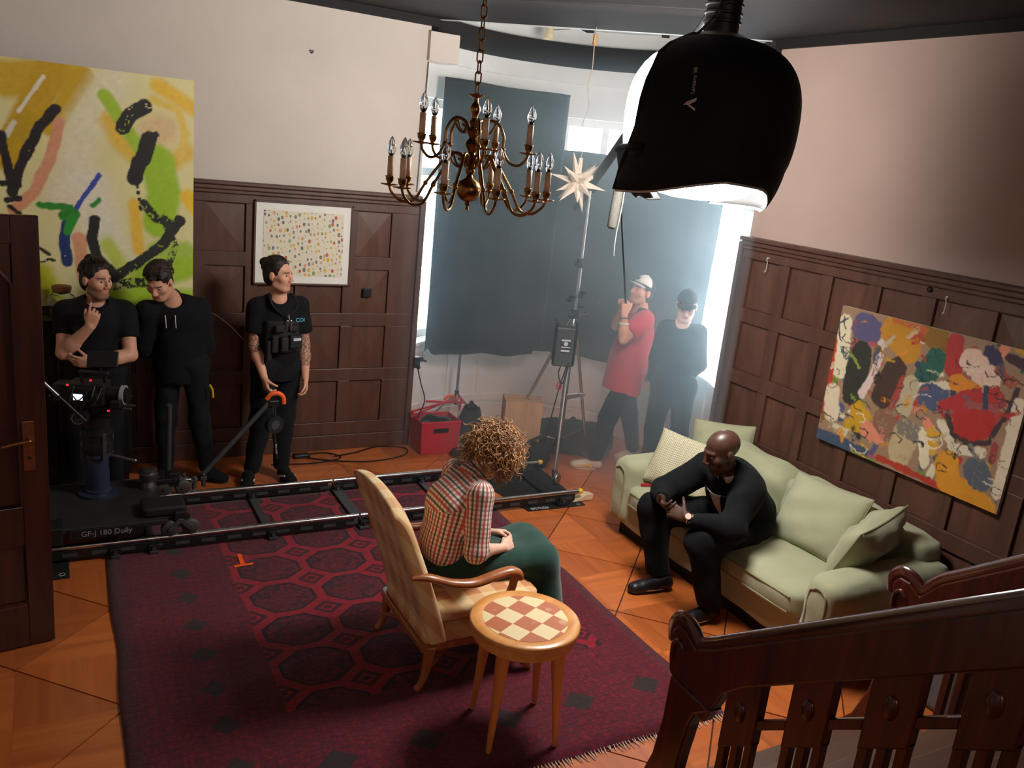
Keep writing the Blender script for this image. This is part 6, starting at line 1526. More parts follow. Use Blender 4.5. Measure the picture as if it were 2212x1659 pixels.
def add_head(s, c, R, k=1.0, tag=1):
    W = lambda x, y, z: c + k * (x * R[0] + y * R[1] + z * R[2])
    s.ell(W(0, -.014, .040), (k * .075, k * .096, k * .083), R, .02, tag)
    s.ell(W(0, .026, -.03), (k * .062, k * .066, k * .088), R, .03, tag)
    s.ell(W(0, .066, -.098), (k * .026, k * .022, k * .020), R, .028, tag)
    for sx in (-1, 1):
        s.ell(W(sx * .044, .058, -.018), (k * .024, k * .024, k * .022), R, .025, tag)
        s.cap(W(sx * .014, .088, .030), W(sx * .044, .072, .028), k * .011, k * .009, .014, None, tag)
        s.ell(W(sx * .031, .097, .004), (k * .015, k * .0155, k * .0095), R, .008, tag, -1)
        s.ell(W(sx * .079, -.012, -.004), (k * .010, k * .021, k * .032), R, .010, tag)
        s.ell(W(sx * .013, .102, -.034), (k * .010, k * .010, k * .008), R, .008, tag)
        s.cap(W(sx * .05, .0, -.07), W(sx * .028, .055, -.10), k * .018, k * .016, .03, None, tag)
    s.cap(W(0, .088, .018), W(0, .112, -.026), k * .0085, k * .0125, .012, None, tag)
    s.cap(W(-.019, .082, -.059), W(.019, .082, -.059), k * .005, k * .005, .007, (R[1], .9), tag)
    s.cap(W(-.016, .083, -.0705), W(.016, .083, -.0705), k * .006, k * .006, .007, (R[1], .9), tag)
def face_color(v, c, R, k, skin, lip, brow, beard=None, beard_amt=0., shave=None):
    q = (v - c) @ R.T / k; col = np.ones((len(v), 3)) * np.array(skin)
    x, y, z = q[:, 0], q[:, 1], q[:, 2]; hd = (np.abs(x) < .1) & (np.abs(y) < .14) & (np.abs(z) < .15)
    def put(m, c_, a=1.): col[m] = col[m] * (1 - a) + np.array(c_) * a
    if beard is not None:
        bz = hd & (y > .0) & (z < -.030 - .35 * np.maximum(0, y - .03)) & ~((np.abs(x) < .026) & (np.abs(z + .064) < .011) & (y > .06))
        bz &= (z < -.045) | (np.abs(x) > .045)
        put(bz, beard, beard_amt)
    put(hd & (y > .066) & (np.abs(z + .0645) < .0125) & (np.abs(x) < .024), lip, .75)
    put(hd & (y > .055) & (np.abs(z - .027 - .05 * (.03 - np.abs(np.abs(x) - .03))) < .0052) & (np.abs(x) > .012) & (np.abs(x) < .052), brow, .85)
    put(hd & (y > .07) & (np.abs(np.abs(x) - .031) < .017) & (np.abs(z - .004) < .009), np.array(skin) * .75, .5)
    return col
M_eye = pm('eye_white', S(176, 164, 152), .25); M_iris = pm('iris_dark', S(46, 34, 26), .15)
def eyes(parent, c, R, k, gaze=(0, 1, 0), lid=None, half=False):
    g = nrmz(gaze[0] * R[0] + gaze[1] * R[1] + gaze[2] * R[2])
    for sx in (-1, 1):
        e = c + k * (sx * .031 * R[0] + .0735 * R[1] + .004 * R[2])
        o = MB().ball((0, 0, 0), k * .0118, 14, 10).build('eye', M_eye, parent, smooth=True); o.location = e
        i_ = MB().lathe([(0, .0015), (.0058, .0006), (.0062, -.001)], (0, 0, 0), 12, M=Vector((0, 0, 1)).rotation_difference(Vector(g)).to_matrix()).build('iris', M_iris, o, smooth=True); i_.location = Vector(g * k * .0114)
def add_hand(s, w, d, n, right, curls, k=1.0, tag=2, thumb=(.75, .62, .15), tcurl=.35, spread=.05, lens=(.074, .083, .077, .060)):
    d = nrmz(d); n = nrmz(np.asarray(n, float) - d * (np.asarray(n, float) @ d)); t = np.cross(d, n) if right else np.cross(n, d)
    PL = .088 * k
    offs = (.031, .0105, -.0105, -.030)
    for i in range(4):
        o = offs[i] * k; base = w + d * (PL - abs(i - 1) * .005 * k) + t * o
        s.cap(w + t * o * .55 + d * .005, base, .0145 * k, .0115 * k, .010, None, tag)
        a = 0.; p = base; r = .0094 * k * (1 if i < 3 else .88); L = lens[i] * k
        dd = nrmz(d + t * spread * (1.5 - i))
        for j, fr in enumerate((.45, .31, .24)):
            a += curls[i][j]; e = dd * math.cos(a) + n * math.sin(a); q = p + e * L * fr
            s.cap(p, q, r * (1 - .06 * j), r * (.94 - .09 * j), .0025, None, tag); p = q
    s.ell(w + d * .045 * k, (.036 * k, .05 * k, .014 * k), np.stack([t, d, n]), .012, tag)
    p = w + d * .022 * k + t * .024 * k + n * .006
    s.cap(w + d * .012 * k + t * .012 * k, p + (d * thumb[0] + t * thumb[1] + n * thumb[2]) * .035 * k, .016 * k, .0125 * k, .012, None, tag)
    e = nrmz(d * thumb[0] + t * thumb[1] + n * thumb[2]); p = p + e * .035 * k
    for j, L in enumerate((.033, .028)):
        e = nrmz(e + tcurl * (n * .7 - t * .5)); q = p + e * L * k; s.cap(p, q, .0108 * k - .001 * j, .0100 * k - .0012 * j, .003, None, tag); p = q
def shoe(parent, heel, toe, mat, sole_mat, w=.046, high=.075, name='shoe', k=1.):
    heel = V3(*heel); toe = V3(*toe); d = nrmz(toe - heel); up = V3(0, 0, 1); L = np.linalg.norm(toe - heel)
    s = SDF(); sd = np.cross(d, up)
    s.cap(heel + d * .035 + up * .045, heel + d * (L - .05) + up * .038, .042 * k, .040 * k, .03, (up, 1.15))
    s.cap(heel + d * .04 + up * .06, heel + d * .06 + up * high, .041 * k, .036 * k, .03)
    s.cap(heel + d * .06 + up * .075, heel + d * (L * .62) + up * .05, .034 * k, .03 * k, .03)
    s.cap(heel + d * (L - .09) + up * .034 + sd * .006, heel + d * (L - .04) + up * .03, .043 * k, .034 * k, .03, (up, 1.3))
    s.ell(heel + d * L * .5 - up * .03, (L, .2, .036), np.stack([d, sd, up]), .004, op=-1)
    v, Q, _ = s.mesh(.006)
    v[:, 2] = np.maximum(v[:, 2], heel[2] + .012)
    o = mk_mesh(name, v, Q, mat, parent)
    # sole outline
    pts = []
    for t in np.linspace(0, 2 * pi, 28, endpoint=False):
        a = .5 + .5 * math.cos(t); ww = (.034 + .010 * a) * k
        pts.append(heel + d * (L / 2 + (L / 2 - .004) * math.cos(t)) + sd * ww * math.sin(t) * (1 if abs(math.cos(t)) < .9 else .95))
    MB().prism([(p[0], p[1]) for p in pts], heel[2] + .002, heel[2] + .022).build('sole', sole_mat, o, bevel=.003)
    for q in range(4):
        c = heel + d * (L * (.46 + .07 * q)) + up * (.088 - .008 * q); MB().tube([c - sd * .022, c + up * .004, c + sd * .022], .0028, 5).build('lace', sole_mat if q < 0 else M_cable, o)
    return o
def hair_cap(parent, c, R, k, mat, disp=None, back=0., top=.0, face=.0, res=.006, extra=None, sides=1.0, name='hair'):
    W = lambda x, y, z: c + k * (x * R[0] + y * R[1] + z * R[2]); s = SDF()
    s.ell(W(0, -.016, .045 + top * .5), (k * .081 * sides, k * .103, k * (.089 + top)), R, .02)
    s.ell(W(0, -.045, -.02), (k * .074 * sides, k * .066, k * .07), R, .03)
    if extra: extra(s, W)
    s.ell(W(0, .085, -.045 + face), (k * .086, k * .075, k * .105), R, .012, op=-1)
    s.ell(W(0, .02, -.125), (k * .12, k * .10, k * .075), R, .012, op=-1)
    for sx in (-1, 1): s.ell(W(sx * .086, .0, -.02), (k * .020, k * .032, k * .040), R, .010, op=-1)
    v, Q, _ = s.mesh(res, disp); return mk_mesh(name, v, Q, mat, parent)
M_hairdk = pm('hair_dark_brown', S(34, 24, 19), .5, var=.35, scale=90, stretch=(1, 1, .3), bump=.5, bscale=140)
M_blackfab = pm('black_cotton', S(19, 19, 21), .85, var=.12, scale=20, bump=.25, bscale=220, sheen=.02, spec=.2)
M_blackden = pm('black_denim', S(24, 25, 28), .85, var=.15, scale=26, bump=.25, bscale=240, sheen=.02, spec=.18)
M_shoeblk = pm('black_shoe_leather', S(24, 21, 22), .4, var=.2)
M_solew = pm('white_sole', S(206, 202, 192), .6); M_solek = pm('dark_sole', S(26, 25, 25), .7)
def fwd_of(J): return nrmz(np.cross([0, 0, 1], J['shR'] - J['shL'])) if False else nrmz(np.cross(J['up'], J['shR'] - J['shL']))
def skeleton(pos, face, H=1.75):
    """standing joints; face = plan angle the body looks to"""
    f = V3(math.cos(face), math.sin(face), 0); r = V3(math.sin(face), -math.cos(face), 0); u = V3(0, 0, 1); p = V3(*pos, 0); h = H / 1.75
    J = dict(up=u, f=f, r=r, pelvis=p + u * .95 * h, waist=p + u * 1.08 * h, chest=p + u * 1.28 * h, neck=p + u * 1.47 * h, head=p + u * 1.625 * h + f * .02)
    for n, s_ in (('R', 1), ('L', -1)):
        J['sh' + n] = p + u * 1.42 * h + r * s_ * .185 * h; J['el' + n] = p + u * 1.13 * h + r * s_ * .245 * h - f * .02; J['wr' + n] = p + u * .88 * h + r * s_ * .25 * h + f * .06
        J['hip' + n] = p + u * .93 * h + r * s_ * .095 * h; J['kn' + n] = p + u * .50 * h + r * s_ * .11 * h + f * .02; J['an' + n] = p + u * .085 * h + r * s_ * .12 * h
        J['toe' + n] = J['an' + n] * V3(1, 1, 0) + (f * .20 + r * s_ * .04); J['heel' + n] = J['an' + n] * V3(1, 1, 0) - f * .05
    return J
def up_axis(J): return nrmz(J['neck'] - J['pelvis'])
def body_core(J, k=1.0, arm=1.0):
    s = SDF(); f = nrmz(np.cross(up_axis(J), J['shR'] - J['shL'])) 
    s.cap(J['pelvis'], J['waist'], .095 * k, .085 * k, .03, (f, 1.3)); s.cap(J['waist'], J['chest'], .085 * k, .10 * k, .04, (f, 1.3))
    s.cap(J['chest'], J['neck'], .09 * k, .05 * k, .04, (f, 1.15)); [s.cap(J['neck'] - up_axis(J) * .05, J['sh' + n_], .048 * k, .046 * k, .04) for n_ in 'LR']
    nb = J['neck']; hc = J['head']
    s.cap(nb - (hc - nb) * .1, nb + (hc - nb) * .62, .058 * k, .053 * k, .03, None, 1)
    for n in 'LR':
        a, e, w = J['sh' + n], J['el' + n], J['wr' + n]
        s.cap(a, e, .050 * arm, .041 * arm, .02, None, 3); s.cap(e, e + (w - e) * .35, .041 * arm, .042 * arm, .02, None, 4); s.cap(e + (w - e) * .3, w, .042 * arm, .0265 * arm, .02, (np.cross(w - e, [0, 0, 1]) + 1e-6, 1.0), 4)
        s.cap(J['hip' + n], J['kn' + n], .05, .04, .02, None, 5); s.cap(J['kn' + n], J['an' + n], .04, .03, .02, None, 5)
    return s
def top_garment(J, mat, parent, name='t_shirt', k=1.0, sleeve=.55, hem=.10, loose=1.0, res=.009, wr=.004, seed=0, neck=True, smooth=2, wide=1.0, uvfn=None, collar=0., cuff=None):
    s = SDF(); u = up_axis(J); f = nrmz(np.cross(u, J['shR'] - J['shL']))
    lo = J['pelvis'] - nrmz(J['waist'] - J['pelvis']) * hem
    s.cap(lo, J['waist'], .162 * k * wide, .155 * k * wide, .05, (f, 1.38), 1, cut=1); s.cap(J['waist'], J['chest'], .155 * k * wide, .172 * k, .06, (f, 1.38), 1)
    s.cap(J['chest'], J['neck'] - u * .09, .168 * k, .10 * k, .05, (f, 1.35), 1)
    nb = J['neck'] - u * .055
    for n in 'LR':
        sh_ = J['sh' + n]; s.cap(nb, sh_ + (nb - sh_) * .12 - u * .012, .062 * k, .064 * k, .05, None, 1)
    if collar: s.cap(J['neck'] - u * .05, J['neck'] + u * collar, .075 * k, .066 * k, .03, None, 1)
    s.ell(J['neck'] + f * .055 - u * .005, (.062 * k, .055 * k, .05 * k), np.stack([np.cross(f, u), f, u]), .012, op=-1)
    for i, n in enumerate('LR'):
        a, e, w = J['sh' + n], J['el' + n], J['wr' + n]
        if sleeve <= 1: s.cap(a - u * .012, a + (e - a) * sleeve, .066 * k * loose, (.064) * k * loose, .045, None, 2 + i, cut=2)
        else:
            s.cap(a - u * .012, e, .068 * k * loose, .057 * k * loose, .045, None, 2 + i); s.cap(e, e + (w - e) * (sleeve - 1), .056 * k * loose, (.045 * k * loose if not cuff else cuff), .025, None, 4 + i, cut=2)
    v, Q, tg = s.mesh(res, wrinkle(wr, 1., seed), smooth)
    uv = uvfn(v, Q, tg) if uvfn else None
    return mk_mesh(name, v, Q, mat, parent, uv=uv)
def bottoms(J, mat, parent, name='trousers', k=1.0, res=.009, wr=.004, seed=1, end=1.0, flare=1.0, seat=1.0):
    s = SDF(); f = nrmz(np.cross(up_axis(J), J['shR'] - J['shL']))
    s.cap(J['hipL'], J['hipR'], .098 * k * seat, .098 * k * seat, .05, None, 1); s.cap(J['pelvis'], J['pelvis'] + nrmz(J['waist'] - J['pelvis']) * .07, .145 * k, .138 * k, .04, (f, 1.32), 1, cut=2)
    for n in 'LR':
        a, e, w = J['hip' + n], J['kn' + n], J['an' + n]
        s.cap(a, e, .094 * k, .070 * k * flare, .04, None, 2); s.cap(e, e + (w - e) * end, .069 * k * flare, .052 * k * flare, .03, None, 2, cut=2)
    v, Q, tg = s.mesh(res, wrinkle(wr, .9, seed), 2)
    return mk_mesh(name, v, Q, mat, parent)
R3 = lambda a, b, c: [(a, b, c)] * 4
relax = [(.25, .35, .2), (.3, .4, .25), (.35, .45, .25), (.4, .5, .3)]
fist = [(1.0, 1.3, .7)] * 4
def rot2(J, keys, c, a, axis=(0, 0, 1)):
    M_ = np.array(Matrix.Rotation(a, 3, Vector(axis)))
    for k_ in keys: J[k_] = c + M_ @ (J[k_] - c)
SK_A = np.array(S(206, 150, 122)[:3]); SK_W = np.array(S(226, 180, 156)[:3]); SK_D = np.array(S(72, 46, 36)[:3])
LIP = np.array(S(176, 104, 94)[:3]); BRW = np.array(S(44, 32, 26)[:3])
def finish_body(s, root, Hc, R, k, skin, lip=LIP, brow=BRW, beard=None, bamt=0., mat=None, res=.0055, extra=None):
    v, Q, tg = s.mesh(res, None, 1)
    col = face_color(v, Hc, R, k, skin, lip, brow, beard, bamt)
    if extra: extra(v, tg, col)
    return mk_mesh('body', v, Q, mat or M_skin, root, col)

def strands(parent, H, R, k, mat, tgt, n, seed, r0=.0017, lift=1.09, wav=0.):
    """fine locks lying over the scalp, drawn from the hairline to one point"""
    r_ = np.random.default_rng(seed); tgt = nrmz(V3(*tgt)); mb = MB(); ax = V3(.081, .103, .092) * lift
    for i in range(n):
        th = r_.uniform(0, 2 * pi); z = r_.uniform(-.15, .98); q = math.sqrt(1 - z * z); d = V3(q * math.cos(th), q * math.sin(th), z)
        if d[1] > .25 and d[2] < .62: continue
        if abs(d[0]) > .55 and d[1] > .05 and d[2] < .35: continue
        pts = []; ph = r_.uniform(0, 6)
        for t in np.linspace(0, .92, 8):
            e = nrmz(d * (1 - t) + tgt * t + wav * V3(math.sin(9 * t + ph), math.cos(7 * t + ph), math.sin(8 * t - ph)) * t)
            p = e * ax * (1 + .015 * math.sin(ph + 6 * t)) + V3(0, -.016, .045); pts.append(tuple(H + k * (p[0] * R[0] + p[1] * R[1] + p[2] * R[2])))
        mb.tube(pts, [r0 * (.6 + .8 * math.sin(pi * (.1 + .85 * j / 7))) for j in range(8)], 4, caps=False)
    o = mb.build('hair_locks', mat, parent, smooth=True, auto=False); o['kind'] = 'stuff'; return o
M_hairlt = pm('hair_brown_lock', S(52, 38, 30), .4, var=.3, scale=60, spec=.6)
# ---- A: bearded man with a bun, hand at his chin
P = thing('person', 'bearded person with a hair bun in a black t-shirt, finger at chin, behind the camera', 'person', (.26, 6.34, 0))
J = skeleton((.26, 6.36), math.radians(-98), 1.74)
J['head'] = V3(.275, 6.31, 1.560); J['neck'] = V3(.27, 6.36, 1.42)
J['shR'] = V3(.085, 6.35, 1.345); J['shL'] = V3(.455, 6.36, 1.345)
J['elR'] = V3(.065, 6.20, 1.085); J['wrR'] = V3(.225, 6.10, 1.285); J['elL'] = V3(.475, 6.25, 1.05); J['wrL'] = V3(.235, 6.12, 1.03)
Rh = head_frame(J['head'], (.62, -.78, -.05)); s = body_core(J, 1.05, 1.12); add_head(s, J['head'], Rh, 1.03)
add_hand(s, J['wrR'], (.25, -.10, .95), (.25, .85, .25), True, [(.15, .15, .1), (.9, .9, .4), (1.0, 1.0, .5), (1.1, 1.0, .5)], 1.0, thumb=(.6, .5, .4))
add_hand(s, J['wrL'], (-.95, .05, .1), (-.1, .9, .3), False, relax, 1.0)
finish_body(s, P, J['head'], Rh, 1.03, SK_A, beard=np.array(S(60, 42, 32)[:3]), bamt=.62)
eyes(P, J['head'], Rh, 1.03, (.25, 1, 0))
def bunA(s_, W): s_.ell(W(.0, -.06, .125), (.036, .036, .034), None, .012); s_.cap(W(0, -.05, .10), W(0, -.06, .12), .03, .026, .02)
hair_cap(P, J['head'], Rh, 1.03, M_hairdk, wrinkle(.0018, 4., 3), extra=bunA, face=.026)
strands(P, J['head'], Rh, 1.03, M_hairlt, (0, -.45, 1), 380, 91)
top_garment(J, M_blackfab, P, k=1.08, sleeve=.62, seed=11, loose=1.05); bottoms(J, M_blackden, P, seed=12)
for n in 'RL': shoe(P, J['heel' + n], J['toe' + n], M_blackfab, M_solew if n == 'R' else M_solek)

# ---- B: curly dark hair, black hoodie, looking down
P = thing('person', 'dark-haired person in a black hoodie bowing the head, left of the framed picture', 'person', (.85, 6.46, 0))
J = skeleton((.84, 6.47), math.radians(-110), 1.72)
J['head'] = V3(.675, 6.36, 1.545); J['neck'] = V3(.765, 6.45, 1.415); J['shR'] = V3(.60, 6.44, 1.33); J['shL'] = V3(.955, 6.47, 1.335)
J['elR'] = V3(.575, 6.50, 1.05); J['wrR'] = V3(.72, 6.66, .93); J['elL'] = V3(1.01, 6.52, 1.04); J['wrL'] = V3(.88, 6.67, .93)
J['toeL'] = V3(1.16, 6.32, 0); J['heelL'] = V3(.99, 6.42, 0); J['anL'] = V3(1.02, 6.42, .09); J['knL'] = V3(.96, 6.42, .5)
Rh = head_frame(J['head'], (-.42, -.75, -.50)); s = body_core(J, 1.0, 1.0); add_head(s, J['head'], Rh, 1.0)
add_hand(s, J['wrR'], (.7, .05, -.6), (-.3, -.5, 0), True, relax); add_hand(s, J['wrL'], (-.7, .08, -.6), (.3, -.5, 0), False, relax)
finish_body(s, P, J['head'], Rh, 1.0, SK_A * .97)
eyes(P, J['head'], Rh, 1.0, (0, 1, -.4))
def curlB(s_, W):
    r_ = np.random.default_rng(5)
    for i in range(46):
        a = r_.uniform(0, 6.28); b = r_.uniform(.1, 1.25); p = (math.sin(b) * math.cos(a) * .082, -.012 + math.sin(b) * math.sin(a) * .103, .05 + math.cos(b) * .092)
        s_.ell(W(*p), (.019, .019, .017), None, .008)
hair_cap(P, J['head'], Rh, 1.0, M_hairdk, wrinkle(.003, 5., 4), extra=curlB, face=.012)
strands(P, J['head'], Rh, 1.02, M_hairlt, (.2, .5, .9), 320, 93, .0024, 1.18, .5)
hd_o = top_garment(J, M_blackfab, P, 'hoodie', k=1.05, sleeve=1.95, seed=21, loose=1.12, wr=.006, hem=.14, collar=.0)
s = SDF(); s.cap(J['neck'] + V3(-.07, -.02, -.015), J['neck'] + V3(.02, .09, .0), .04, .045, .03); s.cap(J['neck'] + V3(.02, .09, .0), J['neck'] + V3(.085, .0, -.02), .045, .04, .03)
v, Q, _ = s.mesh(.008, wrinkle(.004, 1.2, 3), 2); mk_mesh('hood', v, Q, M_blackfab, hd_o)
for dx in (-.035, .03): MB().tube([tuple(J['neck'] + V3(dx - .02, -.115, -.10)), tuple(J['neck'] + V3(dx - .015, -.135, -.19))], .0035, 6).build('drawstring', M_solew, hd_o)
bottoms(J, M_blackden, P, seed=22, k=1.02, flare=1.08)
for n in 'RL': shoe(P, J['heel' + n], J['toe' + n], M_blackfab, M_dgrey)
MB().tube(spline([(1.01, 6.31, .80), (1.03, 6.30, .76), (1.035, 6.30, .70)], 4), .008, 6, flat=(1, .4)).build('yellow_strap', M_yel, P, smooth=True)

# ---- C: grip with tattooed arms and chest rig
P = thing('person', 'tattooed crew member with chest rig holding the dolly push bar', 'person', (1.49, 6.30, 0))
J = skeleton((1.50, 6.31), math.radians(-78), 1.775)
J['head'] = V3(1.478, 6.27, 1.632); J['neck'] = V3(1.492, 6.31, 1.475)
J['shR'] = V3(1.335, 6.32, 1.395); J['shL'] = V3(1.655, 6.31, 1.405); J['elR'] = V3(1.325, 6.29, 1.10); J['wrR'] = V3(1.372, 6.16, .885)
J['elL'] = V3(1.70, 6.30, 1.09); J['wrL'] = V3(1.695, 6.22, .85)
J['heelR'] = V3(1.31, 6.33, 0); J['anR'] = V3(1.33, 6.34, .085); J['toeR'] = V3(1.26, 6.11, 0); J['knR'] = V3(1.385, 6.30, .5)
J['heelL'] = V3(1.57, 6.36, 0); J['anL'] = V3(1.565, 6.35, .085); J['toeL'] = V3(1.62, 6.14, 0); J['knL'] = V3(1.565, 6.31, .5)
Rh = head_frame(J['head'], (.74, -.66, .03)); s = body_core(J, .98, 1.0); add_head(s, J['head'], Rh, 1.0)
add_hand(s, J['wrR'], (.18, -.30, -.93), (.75, .10, .1), True, [(.5, .9, .5)] * 4, .98, thumb=(.7, .6, .4))
add_hand(s, J['wrL'], (.05, -.12, -.98), (-.9, .1, -.1), False, [(.5, .7, .4)] * 4, .98)
INK = np.array(S(70, 62, 58)[:3])
def tattoo(v, tg, col):
    for n, rng_ in (('R', (.45, 1.25)), ('L', (.50, 1.62))):
        e, w, a = J['el' + n], J['wr' + n], J['sh' + n]
        for (p, q, base) in ((a, e, 0), (e, w, 1)):
            d = q - p; t = ((v - p) @ d) / (d @ d); dist = np.linalg.norm(v - p - np.clip(t, 0, 1)[:, None] * d, axis=1)
            m = (dist < .06) & (t > 0) & (t < 1) & (t + base > rng_[0]) & (t + base < rng_[1])
            pat = np.sin(v[:, 0] * 210 + 3 * np.sin(v[:, 2] * 160)) * np.sin(v[:, 2] * 190 + 2 * np.sin(v[:, 1] * 170)) > -.15
            m &= pat; col[m] = col[m] * .25 + INK * .75
finish_body(s, P, J['head'], Rh, 1.0, SK_A * 1.06, extra=tattoo, beard=np.array(S(90, 66, 54)[:3]), bamt=.22)
eyes(P, J['head'], Rh, 1.0, (.3, 1, .1))
def bunC(s_, W): s_.ell(W(0, -.105, .085), (.042, .04, .036), None, .02); s_.ell(W(0, -.02, .10), (.06, .08, .04), None, .03)
hair_cap(P, J['head'], Rh, 1.0, M_hairdk, wrinkle(.0016, 4., 8), extra=bunC, face=.034)
strands(P, J['head'], Rh, 1.0, M_hairlt, (0, -.9, .55), 360, 92)
MB().ball(tuple(J['head'] + Rh[0] * .083 + Rh[2] * -.034 + Rh[1] * .0), .006, 8, 6).build('earring', M_chrome, P, smooth=True)
tC = top_garment(J, M_blackfab, P, k=.99, sleeve=.66, seed=31, loose=1.12, hem=.13)
bottoms(J, M_blackden, P, 'cargo_trousers', seed=32, k=1.02, flare=1.15, wr=.006)
f_ = J['f']; r_ = J['r']; ch_ = J['chest']
Mr = frame(Vector(ch_ + f_ * .105 - V3(0, 0, .07)), Vector(-r_), Vector((0, 0, 1)))
mb = MB(); mb.grid(lambda u, v: Mr @ Vector(((u - .5) * .27, -.16 + .24 * v, .034 - .16 * (u - .5) ** 2 * 1.6 + .004 * math.sin(v * 9 + u * 7))), 14, 12)
rig = mb.build('chest_rig', M_bag, P, smooth=True, solid=.03)
for (a, b_) in (((-.125, -.15, .035), (-.075, -.02, .075)), ((-.065, -.14, .045), (-.005, -.03, .095)), ((.005, -.12, .045), (.105, -.02, .09)), ((-.10, .0, .04), (-.02, .06, .07)), ((.01, .0, .04), (.09, .05, .065)), ((-.155, -.22, .0), (-.115, -.06, .05))):
    MB().box(a, b_, Mr).build('pouch', M_bag, rig, bevel=.012)
MB().box((.03, -.06, .09), (.09, -.04, .093), Mr).build('name_tag', M_lab, rig)
MB().tube(spline([Mr @ Vector((.0, .13, .055)), Mr @ Vector((-.005, .115, .07)), Mr @ Vector((.0, .10, .068))], 4), .008, 6).build('carabiner', M_steel, rig, smooth=True)
for dx in (-.015, .012): MB().box((dx - .007, .02, .072), (dx + .007, .095, .08), Mr).build('multi_tool', M_chrome, rig, bevel=.002)
for sx in (-1, 1):
    MB().tube(spline([Mr @ Vector((sx * .085, .04, .01)), Vector(ch_ + r_ * sx * .085 + f_ * .10 + V3(0, 0, .10)), Vector(J['neck'] + r_ * sx * .085 + f_ * .03 - V3(0, 0, .005)), Vector(J['neck'] + r_ * sx * .08 - f_ * .075 - V3(0, 0, .06))], 6), .024, 8, flat=(.35, 1)).build('strap', M_bag, rig, smooth=True)
text('lettering', 'COI', .042, Mr @ Matrix.Translation((.10, .085, .046)), pm('cyan_print', S(90, 190, 205), .6), tC, .001)
for n, sm in (('R', M_solek), ('L', M_solek)):
    o = shoe(P, J['heel' + n], J['toe' + n], M_blackfab, sm); hl = J['heel' + n]; d = nrmz(J['toe' + n] - hl); sd = np.cross(d, [0, 0, 1])
    for s2 in (-1, 1): MB().tube(spline([tuple(hl + d * .05 + sd * s2 * .046 + V3(0, 0, .035)), tuple(hl + d * .10 + sd * s2 * .049 + V3(0, 0, .05)), tuple(hl + d * .15 + sd * s2 * .042 + V3(0, 0, .065))], 4), .009, 6, flat=(1, .4)).build('stripe', M_solew, o, smooth=True)

# ---- D: boom operator in red with a cap, mid-stride
P = thing('person', 'boom operator in a red t-shirt and white cap stepping through the bay', 'person', (4.5, 5.95, 0))
J = skeleton((4.52, 5.95), math.radians(165), 1.78)
J['pelvis'] = V3(4.50, 5.95, .93); J['waist'] = V3(4.52, 5.95, 1.06); J['chest'] = V3(4.56, 5.95, 1.27); J['neck'] = V3(4.565, 5.94, 1.475); J['head'] = V3(4.53, 5.92, 1.625)
J['shL'] = V3(4.50, 5.79, 1.41); J['shR'] = V3(4.60, 6.11, 1.41)
J['elL'] = V3(4.27, 5.74, 1.25); J['wrL'] = V3(4.235, 5.73, 1.47); J['elR'] = V3(4.40, 6.05, 1.30); J['wrR'] = V3(4.30, 5.86, 1.50)
J['hipL'] = V3(4.48, 5.86, .91); J['hipR'] = V3(4.53, 6.04, .91); J['knL'] = V3(4.325, 5.88, .51); J['anL'] = V3(4.27, 5.92, .10); J['heelL'] = V3(4.33, 5.90, 0); J['toeL'] = V3(4.07, 6.01, 0)
J['knR'] = V3(4.66, 6.03, .50); J['anR'] = V3(4.80, 6.06, .10); J['heelR'] = V3(4.85, 6.06, 0); J['toeR'] = V3(4.60, 6.07, 0)
J['r'] = nrmz(J['shR'] - J['shL'])
Rh = head_frame(J['head'], (-.93, -.05, .30), (0.1, 0, 1)); s = body_core(J, 1.0, 1.0); add_head(s, J['head'], Rh, 1.0)
add_hand(s, J['wrL'], (.08, .05, .98), (.2, .9, 0), False, [(.9, 1.2, .6)] * 4, .98); add_hand(s, J['wrR'], (-.3, -.4, .8), (-.5, -.5, -.2), True, [(.9, 1.2, .6)] * 4, .98)
finish_body(s, P, J['head'], Rh, 1.0, SK_A, beard=np.array(S(84, 60, 48)[:3]), bamt=.4); eyes(P, J['head'], Rh, 1.0)
hair_cap(P, J['head'], Rh, 1.0, M_hairdk, wrinkle(.002, 3., 9))
M_redtee = pm('red_cotton', S(188, 40, 58), .85, var=.08, scale=14, bump=.25, bscale=220, sheen=.15)
top_garment(J, M_redtee, P, k=1.10, sleeve=.75, seed=41, loose=1.25, hem=.20, wr=.005, wide=1.32); bottoms(J, M_blackden, P, seed=42, k=1.06, flare=1.15, wr=.007)
for n in 'LR':
    o = shoe(P, J['heel' + n], J['toe' + n], pm('cream_sneaker', S(206, 192, 172), .6), M_solew); hl = J['heel' + n]; d = nrmz(J['toe' + n] - hl); sd = np.cross(d, [0, 0, 1])
    for s2 in (-1, 1): MB().tube(spline([tuple(hl + d * .09 + sd * s2 * .047 + V3(0, 0, .03)), tuple(hl + d * .13 + sd * s2 * .048 + V3(0, 0, .05)), tuple(hl + d * .17 + sd * s2 * .042 + V3(0, 0, .04))], 4), .012, 6, flat=(1, .4)).build('stripe', M_yel, o, smooth=True)
M_capw = pm('cap_white_mesh', S(226, 222, 214), .8); M_capk = pm('cap_black_mesh', S(26, 26, 28), .8)
